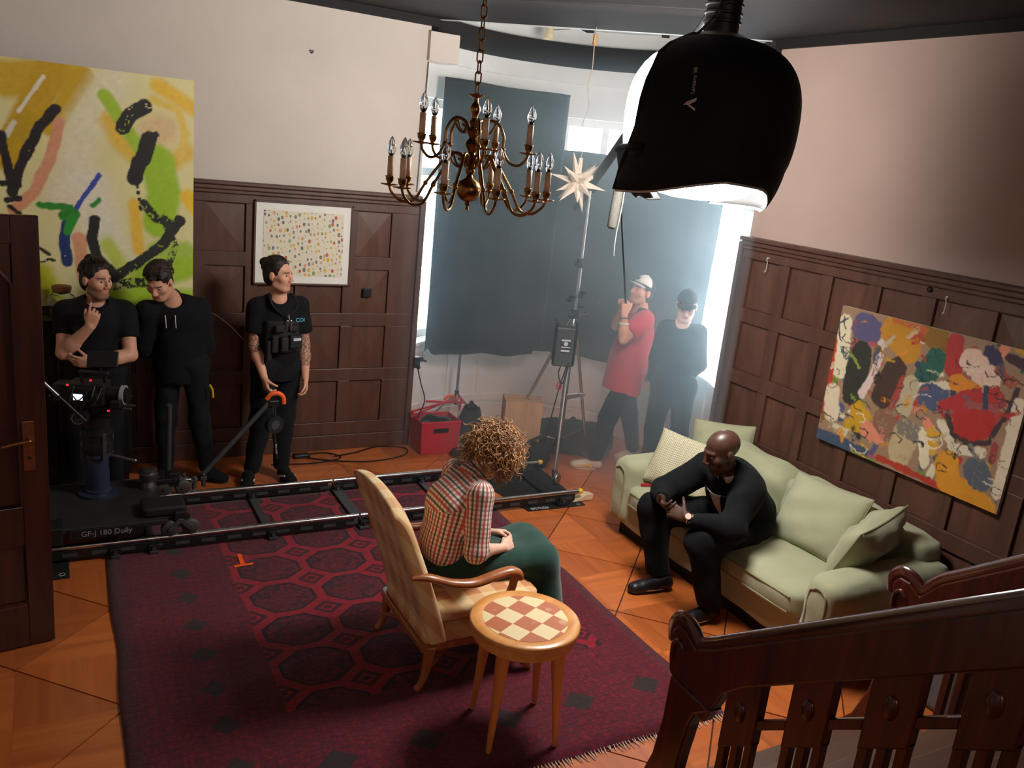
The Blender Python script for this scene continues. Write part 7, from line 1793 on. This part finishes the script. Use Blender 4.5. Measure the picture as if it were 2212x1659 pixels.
def caphat(P, H, Rh, front, rear, brimmat, patch=None):
    W = lambda x, y, z: H + x * Rh[0] + y * Rh[1] + z * Rh[2]
    mb = MB(); mb.grid(lambda u, v: W(.083 * math.cos(2 * pi * u) * math.cos(v * pi / 2 * .98), -.010 + .105 * math.sin(2 * pi * u) * math.cos(v * pi / 2 * .98), .055 + .088 * math.sin(v * pi / 2) + .012 * max(0, math.sin(2 * pi * u))), 32, 12, True)
    o = mb.build('cap', [front, rear], P, smooth=True, auto=False)
    for p in o.data.polygons:
        c_ = np.mean([o.data.vertices[i].co for i in p.vertices], 0); q = (c_ - H) @ Rh.T
        p.material_index = 0 if q[1] > -.005 else 1
    mods(o, solid=.004)
    br = MB(); br.grid(lambda u, v: W(.080 * math.sin((u - .5) * 2.6) * (1 + .05 * v), -.01 + (.10 + .075 * v * math.cos((u - .5) * 2.2)) * math.cos((u - .5) * 2.0), .058 - .012 * v - .02 * (2 * u - 1) ** 2), 16, 5)
    br.build('brim', brimmat, o, smooth=True, solid=.005)
    if patch: MB().box((-.022, -.016, 0), (.022, .016, .004), frame(Vector(W(0, .096, .098)), Vector(-Rh[0]), Vector(Rh[2] * .85 - Rh[1] * .5))).build('patch', patch, o, bevel=.002)
    return o
caphat(P, J['head'], Rh, M_capw, M_capk, pm('cap_brim_grey', S(176, 176, 176), .8), M_dgrey)
MB().tube([tuple(J['wrL'] * .62 + J['elL'] * .38 + V3(.036 * math.cos(a), .036 * math.sin(a), .0)) for a in np.linspace(0, 2 * pi, 17)[:-1]], .009, 6, closed=True).build('wristband', M_solew, P, smooth=True)
MB().tube([tuple(J['wrL'] * .86 + J['elL'] * .14 + V3(.031 * math.cos(a), .031 * math.sin(a), .0)) for a in np.linspace(0, 2 * pi, 17)[:-1]], .006, 6, closed=True).build('watch', M_steel, P, smooth=True)
MB().tube(spline([tuple(J['shL'] + V3(-.07, .02, .02)), tuple(J['shL'] + V3(.02, .06, .08)), tuple(J['chest'] + V3(.12, .0, .03)), tuple(J['waist'] + V3(.14, .0, .02))], 6), .03, 8, flat=(.35, 1)).build('sound_bag_strap', M_bag, P, smooth=True)
rbox('sound_bag', (4.63, 5.84, .98), (4.75, 6.06, 1.36), M_bag, P, .04, wr=.01, seed=3)

# ---- E: person in black hoodie and beanie, hazy behind the sofa
P = thing('person', 'person in a cropped black hoodie and black cap standing behind the far sofa arm', 'person', (4.66, 5.46, 0))
J = skeleton((4.66, 5.47), math.radians(-128), 1.72)
J['head'] = V3(4.635, 5.43, 1.60); J['neck'] = V3(4.655, 5.47, 1.46)
J['shR'] = J['shR'] * .88 + J['shL'] * .12; J['shL'] = J['shL'] * .88 + J['shR'] * .12; J['elR'] = J['elR'] * .86 + J['elL'] * .14; J['elL'] = J['elL'] * .86 + J['elR'] * .14
J['wrR'] = J['elR'] + V3(.06, .10, -.22); J['wrL'] = J['elL'] + V3(-.04, .12, -.22)
Rh = head_frame(J['head'], (-.62, -.72, -.30)); s = body_core(J, .98, .95); add_head(s, J['head'], Rh, .98)
add_hand(s, J['wrR'], (.2, .1, -.9), (.4, .4, 0), True, relax, .95); add_hand(s, J['wrL'], (-.2, .1, -.9), (-.2, .4, 0), False, relax, .95)
finish_body(s, P, J['head'], Rh, .98, SK_W); eyes(P, J['head'], Rh, .98, (0, 1, -.3))
hair_cap(P, J['head'], Rh, .98, M_hairdk, wrinkle(.002, 3., 9))
caphat(P, J['head'], Rh, M_capk, M_capk, M_capk)
top_garment(J, M_blackfab, P, 'hoodie', k=.95, sleeve=1.95, seed=51, loose=1.1, hem=-.125, wr=.005)
bottoms(J, M_blackden, P, seed=52, k=1.04, flare=1.1); s = SDF(); s.cap(J['pelvis'] + V3(0, 0, .05), J['waist'] + V3(0, 0, .05), .128, .122, .02, (nrmz(np.cross([0, 0, 1], J['shR'] - J['shL'])), 1.32)); v, Q, _ = s.mesh(.012); mk_mesh('midriff', v, Q, M_skin, P, np.ones((len(v), 3)) * SK_W)
for n in 'RL': shoe(P, J['heel' + n], J['toe' + n], M_blackfab, M_solek)
# pole with rings on the belt
MB().prism([(0, 0), (.045, .0), (.03, -.42), (.018, -.42)], -.006, .006, plane='xz', M=frame(Vector(J['hipR'] + J['r'] * .06 + V3(0, 0, .05)), Vector((-.5, -.3, 0)), (.3, -.5, 0))).build('belt_pouch_strip', M_bag, P, bevel=.003)

# ---- boom pole and microphone
bm_ = thing('boom_microphone', 'grey boom microphone on a long black pole above the talent', 'microphone', (3.14, 4.52, 2.36))
pole0 = Vector((4.33, 5.80, 1.36)); pole1 = Vector((3.26, 4.64, 2.52))
hL = Vector(V3(4.245, 5.745, 1.555)); hR_ = Vector(V3(4.275, 5.80, 1.56)); 
MB().tube([hL + (hL - pole1).normalized() * .35, hL, pole1], [.012, .010, .007], 8).build('pole', M_black, bm_, smooth=True)
MB().tube([pole1, pole1 + Vector((-.03, -.02, .02)), pole1 + Vector((-.05, -.04, -.02))], .008, 6).build('pole_swivel', M_steel, bm_, smooth=True)
mc = Vector((3.185, 4.56, 2.415)); ax_ = Vector((.05, .05, .23))
M_foam = pm('grey_foam', S(88, 86, 80), .95, var=.2, scale=90, bump=.5, bscale=200)
MB().tube([mc - ax_ * .62, mc - ax_ * .58, mc - ax_ * .1, mc + ax_ * .42, mc + ax_ * .46], [.022, .03, .033, .031, .02], 14).build('windscreen', M_foam, bm_, smooth=True)
MB().tube([mc + ax_ * .44, mc + ax_ * .95], [.016, .011], 10).build('mic_body', M_chrome, bm_, smooth=True)
for q in (.5, .72): MB().tube([tuple(mc + ax_ * q + Vector((.026 * math.cos(a), .026 * math.sin(a), 0))) for a in np.linspace(0, 6.28, 13)[:-1]], .003, 5, closed=True).build('shock_mount', M_solew, bm_)
MB().tube(spline([mc + ax_ * .9, mc + Vector((.05, .0, .1)), mc + Vector((.06, .02, -.05)), Vector((3.26, 4.62, 2.22)), Vector((3.29, 4.66, 2.10)), Vector((3.31, 4.68, 2.08))], 6), .004, 5).build('mic_cable', M_ivory, bm_, smooth=True)
# ---- F: seated woman in gingham shirt and long green skirt
def gingham():
    m = bpy.data.materials.new('gingham_red_green'); t, b = nt(m); N = t.nodes; L = t.links
    A = lambda op, x, y=None: math_node(N, op, x, y, L)
    tc = N.new('ShaderNodeTexCoord'); sx = N.new('ShaderNodeSeparateXYZ'); L.new(tc.outputs['UV'], sx.inputs[0])
    def stripe(o, ph):
        f = A('FRACT', A('ADD', A('MULTIPLY', o, 1 / .046), ph))
        red = A('LESS_THAN', f, .27); blk = A('MULTIPLY', A('GREATER_THAN', f, .5), A('LESS_THAN', f, .73)); return red, blk
    def mix(f, c1, c2):
        q = N.new('ShaderNodeMix'); q.data_type = 'RGBA'; L.new(f, q.inputs[0])
        for i, c in ((6, c1), (7, c2)):
            if isinstance(c, tuple): q.inputs[i].default_value = c
            else: L.new(c, q.inputs[i])
        return q.outputs[2]
    r1, k1 = stripe(sx.outputs[0], 0); r2, k2 = stripe(sx.outputs[1], 0)
    col = mix(A('MULTIPLY', r2, .45), S(238, 224, 208), S(196, 70, 74)); col = mix(A('MULTIPLY', k2, .45), col, S(60, 50, 46))
    col = mix(A('MULTIPLY', r1, .85), col, S(182, 40, 50)); col = mix(A('MULTIPLY', k1, .85), col, S(44, 44, 36))
    L.new(col, b.inputs['Base Color']); b.inputs['Roughness'].default_value = .85; b.inputs['Sheen Weight'].default_value = .1
    return m
M_ging = gingham()
P = thing('person', 'seated person with curly blond hair, red check shirt and long green skirt', 'person', (1.85, 3.70, .47))
J = dict(up=V3(0, 0, 1), f=V3(1, 0, 0), r=V3(0, -1, 0))
J['pelvis'] = V3(1.80, 3.70, .575); J['waist'] = V3(1.765, 3.70, .70); J['chest'] = V3(1.80, 3.70, .875); J['neck'] = V3(1.915, 3.70, 1.045); J['head'] = V3(2.025, 3.715, 1.125)
J['shR'] = V3(1.89, 3.545, .985); J['shL'] = V3(1.89, 3.855, .995); J['elR'] = V3(1.855, 3.475, .705); J['wrR'] = V3(2.07, 3.575, .648); J['elL'] = V3(1.90, 3.945, .72); J['wrL'] = V3(2.09, 3.765, .645)
J['hipR'] = V3(1.86, 3.61, .555); J['hipL'] = V3(1.86, 3.79, .555); J['knR'] = V3(2.33, 3.60, .545); J['knL'] = V3(2.33, 3.82, .545); J['anR'] = V3(2.34, 3.62, .10); J['anL'] = V3(2.34, 3.80, .10)
Rh = head_frame(J['head'], (.72, .12, -.62), (.5, 0, 1)); s = body_core(J, .86, .84); add_head(s, J['head'], Rh, .95)
add_hand(s, J['wrR'], (.82, .52, .02), (-.2, .55, -.45), True, [(.45, .7, .4)] * 4, .90, thumb=(.85, .3, .25)); add_hand(s, J['wrL'], (.84, -.42, .05), (-.3, -.5, -.5), False, [(.55, .8, .5)] * 4, .90, thumb=(.85, .3, .25))
finish_body(s, P, J['head'], Rh, .95, SK_W, res=.005)
eyes(P, J['head'], Rh, .95, (0, 1, -.3))
def ging_uv(v, Q, tg):
    # panels: body (about the spine), sleeves about the arm axes
    c = v[Q].mean(1); t = tg[Q[:, 0]]
    uv = np.zeros((len(Q), 4, 2)); vq = v[Q]
    u_ = up_axis(J)
    def cyl(sel, a, b, ref, rad):
        d = nrmz(b - a); e1 = nrmz(ref - d * (ref @ d)); e2 = np.cross(d, e1); p = vq[sel] - a
        th = np.arctan2(p @ e2, p @ e1); mid = th[:, :1]
        th = np.where(th - mid > pi, th - 2 * pi, np.where(th - mid < -pi, th + 2 * pi, th))
        uv[sel, :, 0] = th * rad; uv[sel, :, 1] = p @ d
    body = (t <= 1) | (t > 5)
    cyl(body, J['pelvis'] + V3(-.05, 0, 0), J['neck'] + V3(-.08, 0, 0), V3(1., 0, 0), .14)
    yoke = body & (c[:, 2] > .90 + .35 * (c[:, 0] - 1.75)) & (c[:, 0] < 1.95)
    uv[yoke, :, 0] = vq[yoke][:, :, 0] * .75 + vq[yoke][:, :, 2] * .66; uv[yoke, :, 1] = vq[yoke][:, :, 1]
    for n, tt in (('L', (2, 4)), ('R', (3, 5))):
        cyl((t == tt[0]), J['sh' + n], J['el' + n], V3(1., 0, 0), .062); cyl((t == tt[1]), J['el' + n], J['wr' + n], V3(0, 0, 1.), .055)
    return uv.reshape(-1, 2)
sh = top_garment(J, M_ging, P, 'shirt', k=.92, sleeve=1.12, seed=61, loose=1.14, hem=-.015, wr=.004, res=.007, uvfn=ging_uv, collar=.02)
# stand collar and cuffs
def ring_strip(name, c, ax, r0, r1, h, a0, a1, mat, par, ref):
    ax = nrmz(ax); e1 = nrmz(np.asarray(ref, float) - ax * (np.asarray(ref, float) @ ax)); e2 = np.cross(ax, e1)
    mb = MB(); mb.grid(lambda u, v: tuple(c + ax * (h * v) + (e1 * math.cos(a0 + (a1 - a0) * u) + e2 * math.sin(a0 + (a1 - a0) * u)) * (r0 + (r1 - r0) * v)), 28, 4)
    o = mb.build(name, mat, par, smooth=True, solid=.004)
    me = o.data; ul = me.uv_layers.new(name='UVMap'); vi = np.zeros(len(me.loops), int); me.loops.foreach_get('vertex_index', vi)
    ul.data.foreach_set('uv', np.stack([(vi // 28) / 3 * h, (vi % 28) / 27 * (a1 - a0) * r0], 1).astype(np.float32).ravel()); return o
nd = J['head'] - J['neck']
ring_strip('collar', J['neck'] - nrmz(nd) * .035, nd * V3(.7, 1, 1.2), .068, .060, .05, .55, 2 * pi - .55, M_ging, sh, (1, 0, -.3))
ring_strip('cuff', J['elR'] + (J['wrR'] - J['elR']) * .02, J['wrR'] - J['elR'], .060, .056, .035, 0, 2 * pi, M_ging, sh, (0, 0, 1))
ring_strip('cuff', J['elL'] + (J['wrL'] - J['elL']) * .02, J['wrL'] - J['elL'], .060, .056, .035, 0, 2 * pi, M_ging, sh, (0, 0, 1))
M_green = pm('green_wool_skirt', S(28, 62, 52), .9, var=.1, scale=30, bump=.3, bscale=260, sheen=.3, spec=.2)
s = SDF(); s.cap(J['pelvis'] + V3(-.015, 0, .0), J['pelvis'] + V3(-.03, 0, .105), .145, .125, .05, (V3(1, 0, 0), 1.15), 1, cut=2)
for n, sg in (('R', -1), ('L', 1)):
    s.cap(J['hip' + n] + V3(0, 0, .005), J['kn' + n] + V3(.0, 0, -.005), .098, .078, .06); s.cap(J['kn' + n], J['kn' + n] + V3(.035, sg * .03, -.36), .085, .115, .08, (V3(0, 1, 0), .9), cut=2)
s.cap((J['hipR'] + J['hipL']) / 2 + V3(.1, 0, 0), (J['knR'] + J['knL']) / 2, .09, .075, .08); s.cap((J['knR'] + J['knL']) / 2, (J['knR'] + J['knL']) / 2 + V3(.03, 0, -.36), .08, .12, .08, cut=2)
v, Q, _ = s.mesh(.009, wrinkle(.005, .55, 62), 2); mk_mesh('skirt', v, Q, M_green, P)
for n in 'RL': shoe(P, J['an' + n] * V3(1, 1, 0) + V3(-.04, 0, .012), J['an' + n] * V3(1, 1, 0) + V3(.19, 0, .012), M_shoeblk, M_solek, k=.9)
# curls: helical strands rooted over the scalp
def curls(parent, H, Rh, k, n, mats, seed):
    r_ = np.random.default_rng(seed)
    s_ = SDF(); W = lambda x, y, z: H + k * (x * Rh[0] + y * Rh[1] + z * Rh[2])
    s_.ell(W(0, -.018, .045), (k * .088, k * .105, k * .092), Rh, .02); s_.ell(W(0, -.045, -.03), (k * .085, k * .07, k * .07), Rh, .03); s_.ell(W(0, .085, -.04), (k * .07, k * .06, k * .10), Rh, .01, op=-1)
    v, Q, _ = s_.mesh(.008, wrinkle(.006, 2.4, 7)); hb = mk_mesh('hair', v, Q, mats[0], parent)
    groups = [MB() for _ in mats]
    for i in range(n):
        th = r_.uniform(0, 2 * pi); ph = math.acos(r_.uniform(-.55, 1)); d = V3(math.sin(ph) * math.cos(th), math.sin(ph) * math.sin(th), math.cos(ph))
        if d[1] > .55 and d[2] < .35: continue
        root = W(d[0] * .080, -.016 + d[1] * .098, .040 + d[2] * .085); out = nrmz(d[0] * Rh[0] + d[1] * Rh[1] + d[2] * Rh[2])
        L_ = r_.uniform(.075, .155) * (1.05 if d[2] < .3 else .8); g = V3(0, 0, -1); e = nrmz(out * r_.uniform(.5, .9) + V3(*r_.normal(size=3)) * .42 + g * .35)
        e1 = nrmz(np.cross(e, out + V3(.01, .02, .03))); e2 = np.cross(e, e1); a0 = r_.uniform(0, 6.28); tn = r_.uniform(1.6, 3.0); rr = r_.uniform(.010, .019); m = 20
        pts = []; p = root - out * .012
        for q in range(m):
            t = q / (m - 1); ee = nrmz(e + g * t * .9); p = p + ee * L_ / m; a = a0 + t * tn * 2 * pi; w = rr * min(1, t * 3)
            pts.append(tuple(p + e1 * math.cos(a) * w + e2 * math.sin(a) * w))
        rad = [.0043 * (1 - .75 * (q / (m - 1)) ** 2) for q in range(m)]
        groups[i % len(mats)].tube(pts, rad, 4, caps=False)
    for gmb, mt_ in zip(groups, mats):
        o = gmb.build('curls', mt_, hb, smooth=True, auto=False); o['kind'] = 'stuff'
hc = [pm('hair_blond_%d' % i, S(*c), .42, var=.25, scale=50, spec=.6) for i, c in enumerate(((128, 88, 54), (164, 118, 74), (196, 154, 106), (148, 104, 64)))]
curls(P, J['head'], Rh, 1.03, 1150, hc, 71)

# ---- G: seated man in a black suit
P = thing('person', 'bald person in a black suit sitting on the sofa with hands clasped', 'person', (3.85, 3.72, .45))
J = dict(up=V3(0, 0, 1), f=V3(-1, 0, 0), r=V3(0, 1, 0))
J['pelvis'] = V3(3.93, 3.70, .565); J['waist'] = V3(3.90, 3.70, .66); J['chest'] = V3(3.79, 3.71, .79); J['neck'] = V3(3.66, 3.665, .925); J['head'] = V3(3.555, 3.635, 1.055)
J['shL'] = V3(3.715, 3.53, .845); J['shR'] = V3(3.695, 3.905, .835); J['elL'] = V3(3.53, 3.42, .645); J['wrL'] = V3(3.345, 3.63, .652); J['elR'] = V3(3.475, 4.01, .655); J['wrR'] = V3(3.335, 3.865, .665)
J['hipL'] = V3(3.89, 3.61, .53); J['hipR'] = V3(3.89, 3.80, .53); J['knL'] = V3(3.435, 3.535, .515); J['knR'] = V3(3.43, 4.035, .525); J['anL'] = V3(3.53, 3.49, .10); J['anR'] = V3(3.47, 3.93, .10)
Rh = head_frame(J['head'], (-.84, .22, -.34), (-.25, 0, 1)); s = body_core(J, 1.0, 1.0); add_head(s, J['head'], Rh, 1.10)
add_hand(s, J['wrL'], (-.30, .93, .08), (.55, .25, -.55), False, [(.35, .6, .4), (.4, .7, .4), (.45, .7, .4), (.5, .7, .4)], 1.10, thumb=(.55, .75, .0), tcurl=.15)
add_hand(s, J['wrR'], (-.25, -.93, -.10), (.5, .0, .6), True, [(.5, .8, .5)] * 4, 1.08, thumb=(.6, .7, .1), tcurl=.2)
finish_body(s, P, J['head'], Rh, 1.10, SK_D, lip=np.array(S(88, 52, 46)[:3]), brow=SK_D * .5, beard=SK_D * .35, bamt=.75, mat=M_skin_d, res=.005)
eyes(P, J['head'], Rh, 1.10, (0, 1, -.2))
M_suit = pm('black_suit_wool', S(20, 21, 23), .9, var=.12, scale=30, bump=.15, bscale=300, sheen=.02, spec=.12)
jk = top_garment(J, M_suit, P, 'suit_jacket', k=1.18, sleeve=1.84, seed=81, loose=1.32, hem=.03, wr=.008, cuff=.047, res=.008, wide=1.0, collar=-.02)
s = SDF(); s.cap(J['pelvis'] + V3(.02, -.03, .02), J['pelvis'] + V3(-.10, -.09, -.075), .15, .13, .05, (V3(0, 1, .3), 1.5)); s.cap(J['waist'] + V3(.03, 0, 0), J['pelvis'] + V3(.05, 0, -.06), .155, .15, .05, (V3(1, 0, 0), 1.4))
v, Q, _ = s.mesh(.009, wrinkle(.004, .8, 83), 2); v[:, 2] = np.maximum(v[:, 2], .462); mk_mesh('jacket_skirt', v, Q, M_suit, jk)
bottoms(J, M_suit, P, seed=82, k=1.2, flare=1.22, wr=.008, end=1.02)
M_shirtw = pm('white_shirt_cotton', S(206, 196, 196), .8, var=.05)
u_ = nrmz(J['neck'] - J['chest']); ff = nrmz(np.cross(u_, J['shR'] - J['shL'])); ff = ff if ff[0] < 0 else -ff
# shirt front (a narrow V) and collar, lapels
rx = nrmz(J['shR'] - J['shL']); WJ, DJ = .215, .180
def onchest(x, y, lift):
    tp = max(0., min(1., (y + .02) / .16)); w_ = WJ * (1 - .25 * tp); dd = DJ * (1 - .10 * tp)
    return tuple(J['chest'] + rx * x + u_ * y + ff * (dd * math.sqrt(max(.05, 1 - (x / w_) ** 2)) + lift))
MB().grid(lambda u, v: onchest((u - .5) * (.02 + .085 * v), -.15 + .28 * v, .006), 8, 14).build('shirt_front', M_shirtw, P, smooth=True, solid=.006)
nd = J['head'] - J['neck']
mb = MB(); e1 = nrmz(ff - nrmz(nd) * (ff @ nrmz(nd))); e2 = np.cross(nrmz(nd), e1)
mb.grid(lambda u, v: tuple(J['neck'] - nrmz(nd) * .045 + nrmz(nd) * .055 * v + (e1 * math.cos(.35 + (2 * pi - .7) * u) + e2 * math.sin(.35 + (2 * pi - .7) * u)) * (.080 - .008 * v)), 28, 4)
mb.build('shirt_collar', M_shirtw, P, smooth=True, solid=.005)
for sx in (-1, 1):
    def lap(u, v, sx=sx):
        y = -.17 + .30 * v; inner = .010 + .042 * v; wd = .012 + .075 * math.sin(min(1, v * 1.25) * pi / 2) * (1 - .55 * max(0, v - .72) / .28)
        return onchest(sx * (inner + wd * u), y, .012)
    MB().grid(lap, 6, 16).build('lapel', M_suit, jk, smooth=True, solid=.008)
wt = J['wrL'] * .93 + J['elL'] * .07; wd_ = nrmz(J['wrL'] - J['elL'])
M_rose = pm('rose_gold', S(206, 150, 120), .25, 1.0); 
e1 = nrmz(np.cross(wd_, [0, 0, 1])); e2 = np.cross(wd_, e1)
wo = MB().tube([tuple(wt + (e1 * math.cos(a) + e2 * math.sin(a)) * .034) for a in np.linspace(0, 2 * pi, 25)[:-1]], .010, 8, closed=True, flat=(.5, 1.0)).build('watch', M_chrome, P, smooth=True)
wn = nrmz(V3(-.55, -.62, .55)); wn = nrmz(wn - wd_ * (wn @ wd_)); wc_ = wt + wn * .036
Mwt = frame(Vector(wc_), Vector(wd_), Vector(np.cross(wn, wd_)))
MB().cyl(Mwt @ Vector((0, 0, -.006)), Mwt @ Vector((0, 0, .008)), .024, .023, 24).build('watch_case', M_rose, wo, smooth=True)
MB().cyl(Mwt @ Vector((0, 0, .0078)), Mwt @ Vector((0, 0, .0092)), .018, n=24).build('watch_face', pm('watch_dial', S(222, 190, 176), .4), wo)
for n, hl, to in (('R', (3.545, 3.885, 0), (3.19, 3.925, 0)), ('L', (3.60, 3.495, 0), (3.27, 3.47, 0))):
    d = nrmz(V3(*to) - V3(*hl)); hl = V3(*hl); to = hl + d * .315
    o = shoe(P, hl, to, M_shoeblk, M_solek, k=1.05, name='dress_shoe')
    sd = np.cross(d, [0, 0, 1]); MB().tube([tuple(hl + d * (.157 + .150 * math.cos(t)) + sd * .0465 * math.sin(t) + V3(0, 0, .026)) for t in np.linspace(0, 2 * pi, 33)[:-1]], .0035, 5, closed=True).build('welt', pm('tan_welt', S(150, 112, 84), .7), o)
# ------------------------------------------------------------------ haze hanging in the bay
hz_m = bpy.data.materials.new('stage_haze'); hz_m.use_nodes = True; t = hz_m.node_tree; t.nodes.clear(); N = t.nodes; L = t.links
A = lambda op, x, y=None, c=False: math_node(N, op, x, y, L, c)
out = N.new('ShaderNodeOutputMaterial'); vs_ = N.new('ShaderNodeVolumeScatter'); vs_.inputs['Color'].default_value = (.62, .88, 1, 1); vs_.inputs['Anisotropy'].default_value = .3
tc = N.new('ShaderNodeTexCoord'); sx = N.new('ShaderNodeSeparateXYZ'); L.new(tc.outputs['Object'], sx.inputs[0])
# thicker towards the right-hand windows, thinning out into the room
a_ = A('MULTIPLY', A('SUBTRACT', A('SUBTRACT', sx.outputs[0], sx.outputs[1]), -3.6), .38, True)       # x - y : left -4.2 .. right 0
b_ = A('MULTIPLY', A('SUBTRACT', A('ADD', sx.outputs[0], sx.outputs[1]), 8.5), .9, True)
nz = N.new('ShaderNodeTexNoise'); nz.inputs['Scale'].default_value = 1.1; nz.inputs['Detail'].default_value = 2
mp = N.new('ShaderNodeMapping'); mp.inputs['Scale'].default_value = (1, 1, 1.6); L.new(tc.outputs['Object'], mp.inputs[0]); L.new(mp.outputs[0], nz.inputs[0])
den = A('MULTIPLY', A('MULTIPLY', A('ADD', A('MULTIPLY', a_, .36), .27), b_), A('ADD', .35, A('MULTIPLY', nz.outputs[0], 1.3)))
den = A('MULTIPLY', den, A('MULTIPLY', A('SUBTRACT', 3.5, sx.outputs[2]), 1.6, True))      # thins out below the ceiling
L.new(den, vs_.inputs['Density']); L.new(vs_.outputs[0], out.inputs['Volume'])
P_ = [arc(BR - .015, a) for a in range(-45, 136, 6)] + [(2.30, 6.20), (4.20, 4.30)]
hz_o = MB().prism(P_, .01, 3.64).build('haze', hz_m)
tag(hz_o, 'bluish stage haze hanging in the round bay', 'haze', kind='stuff')
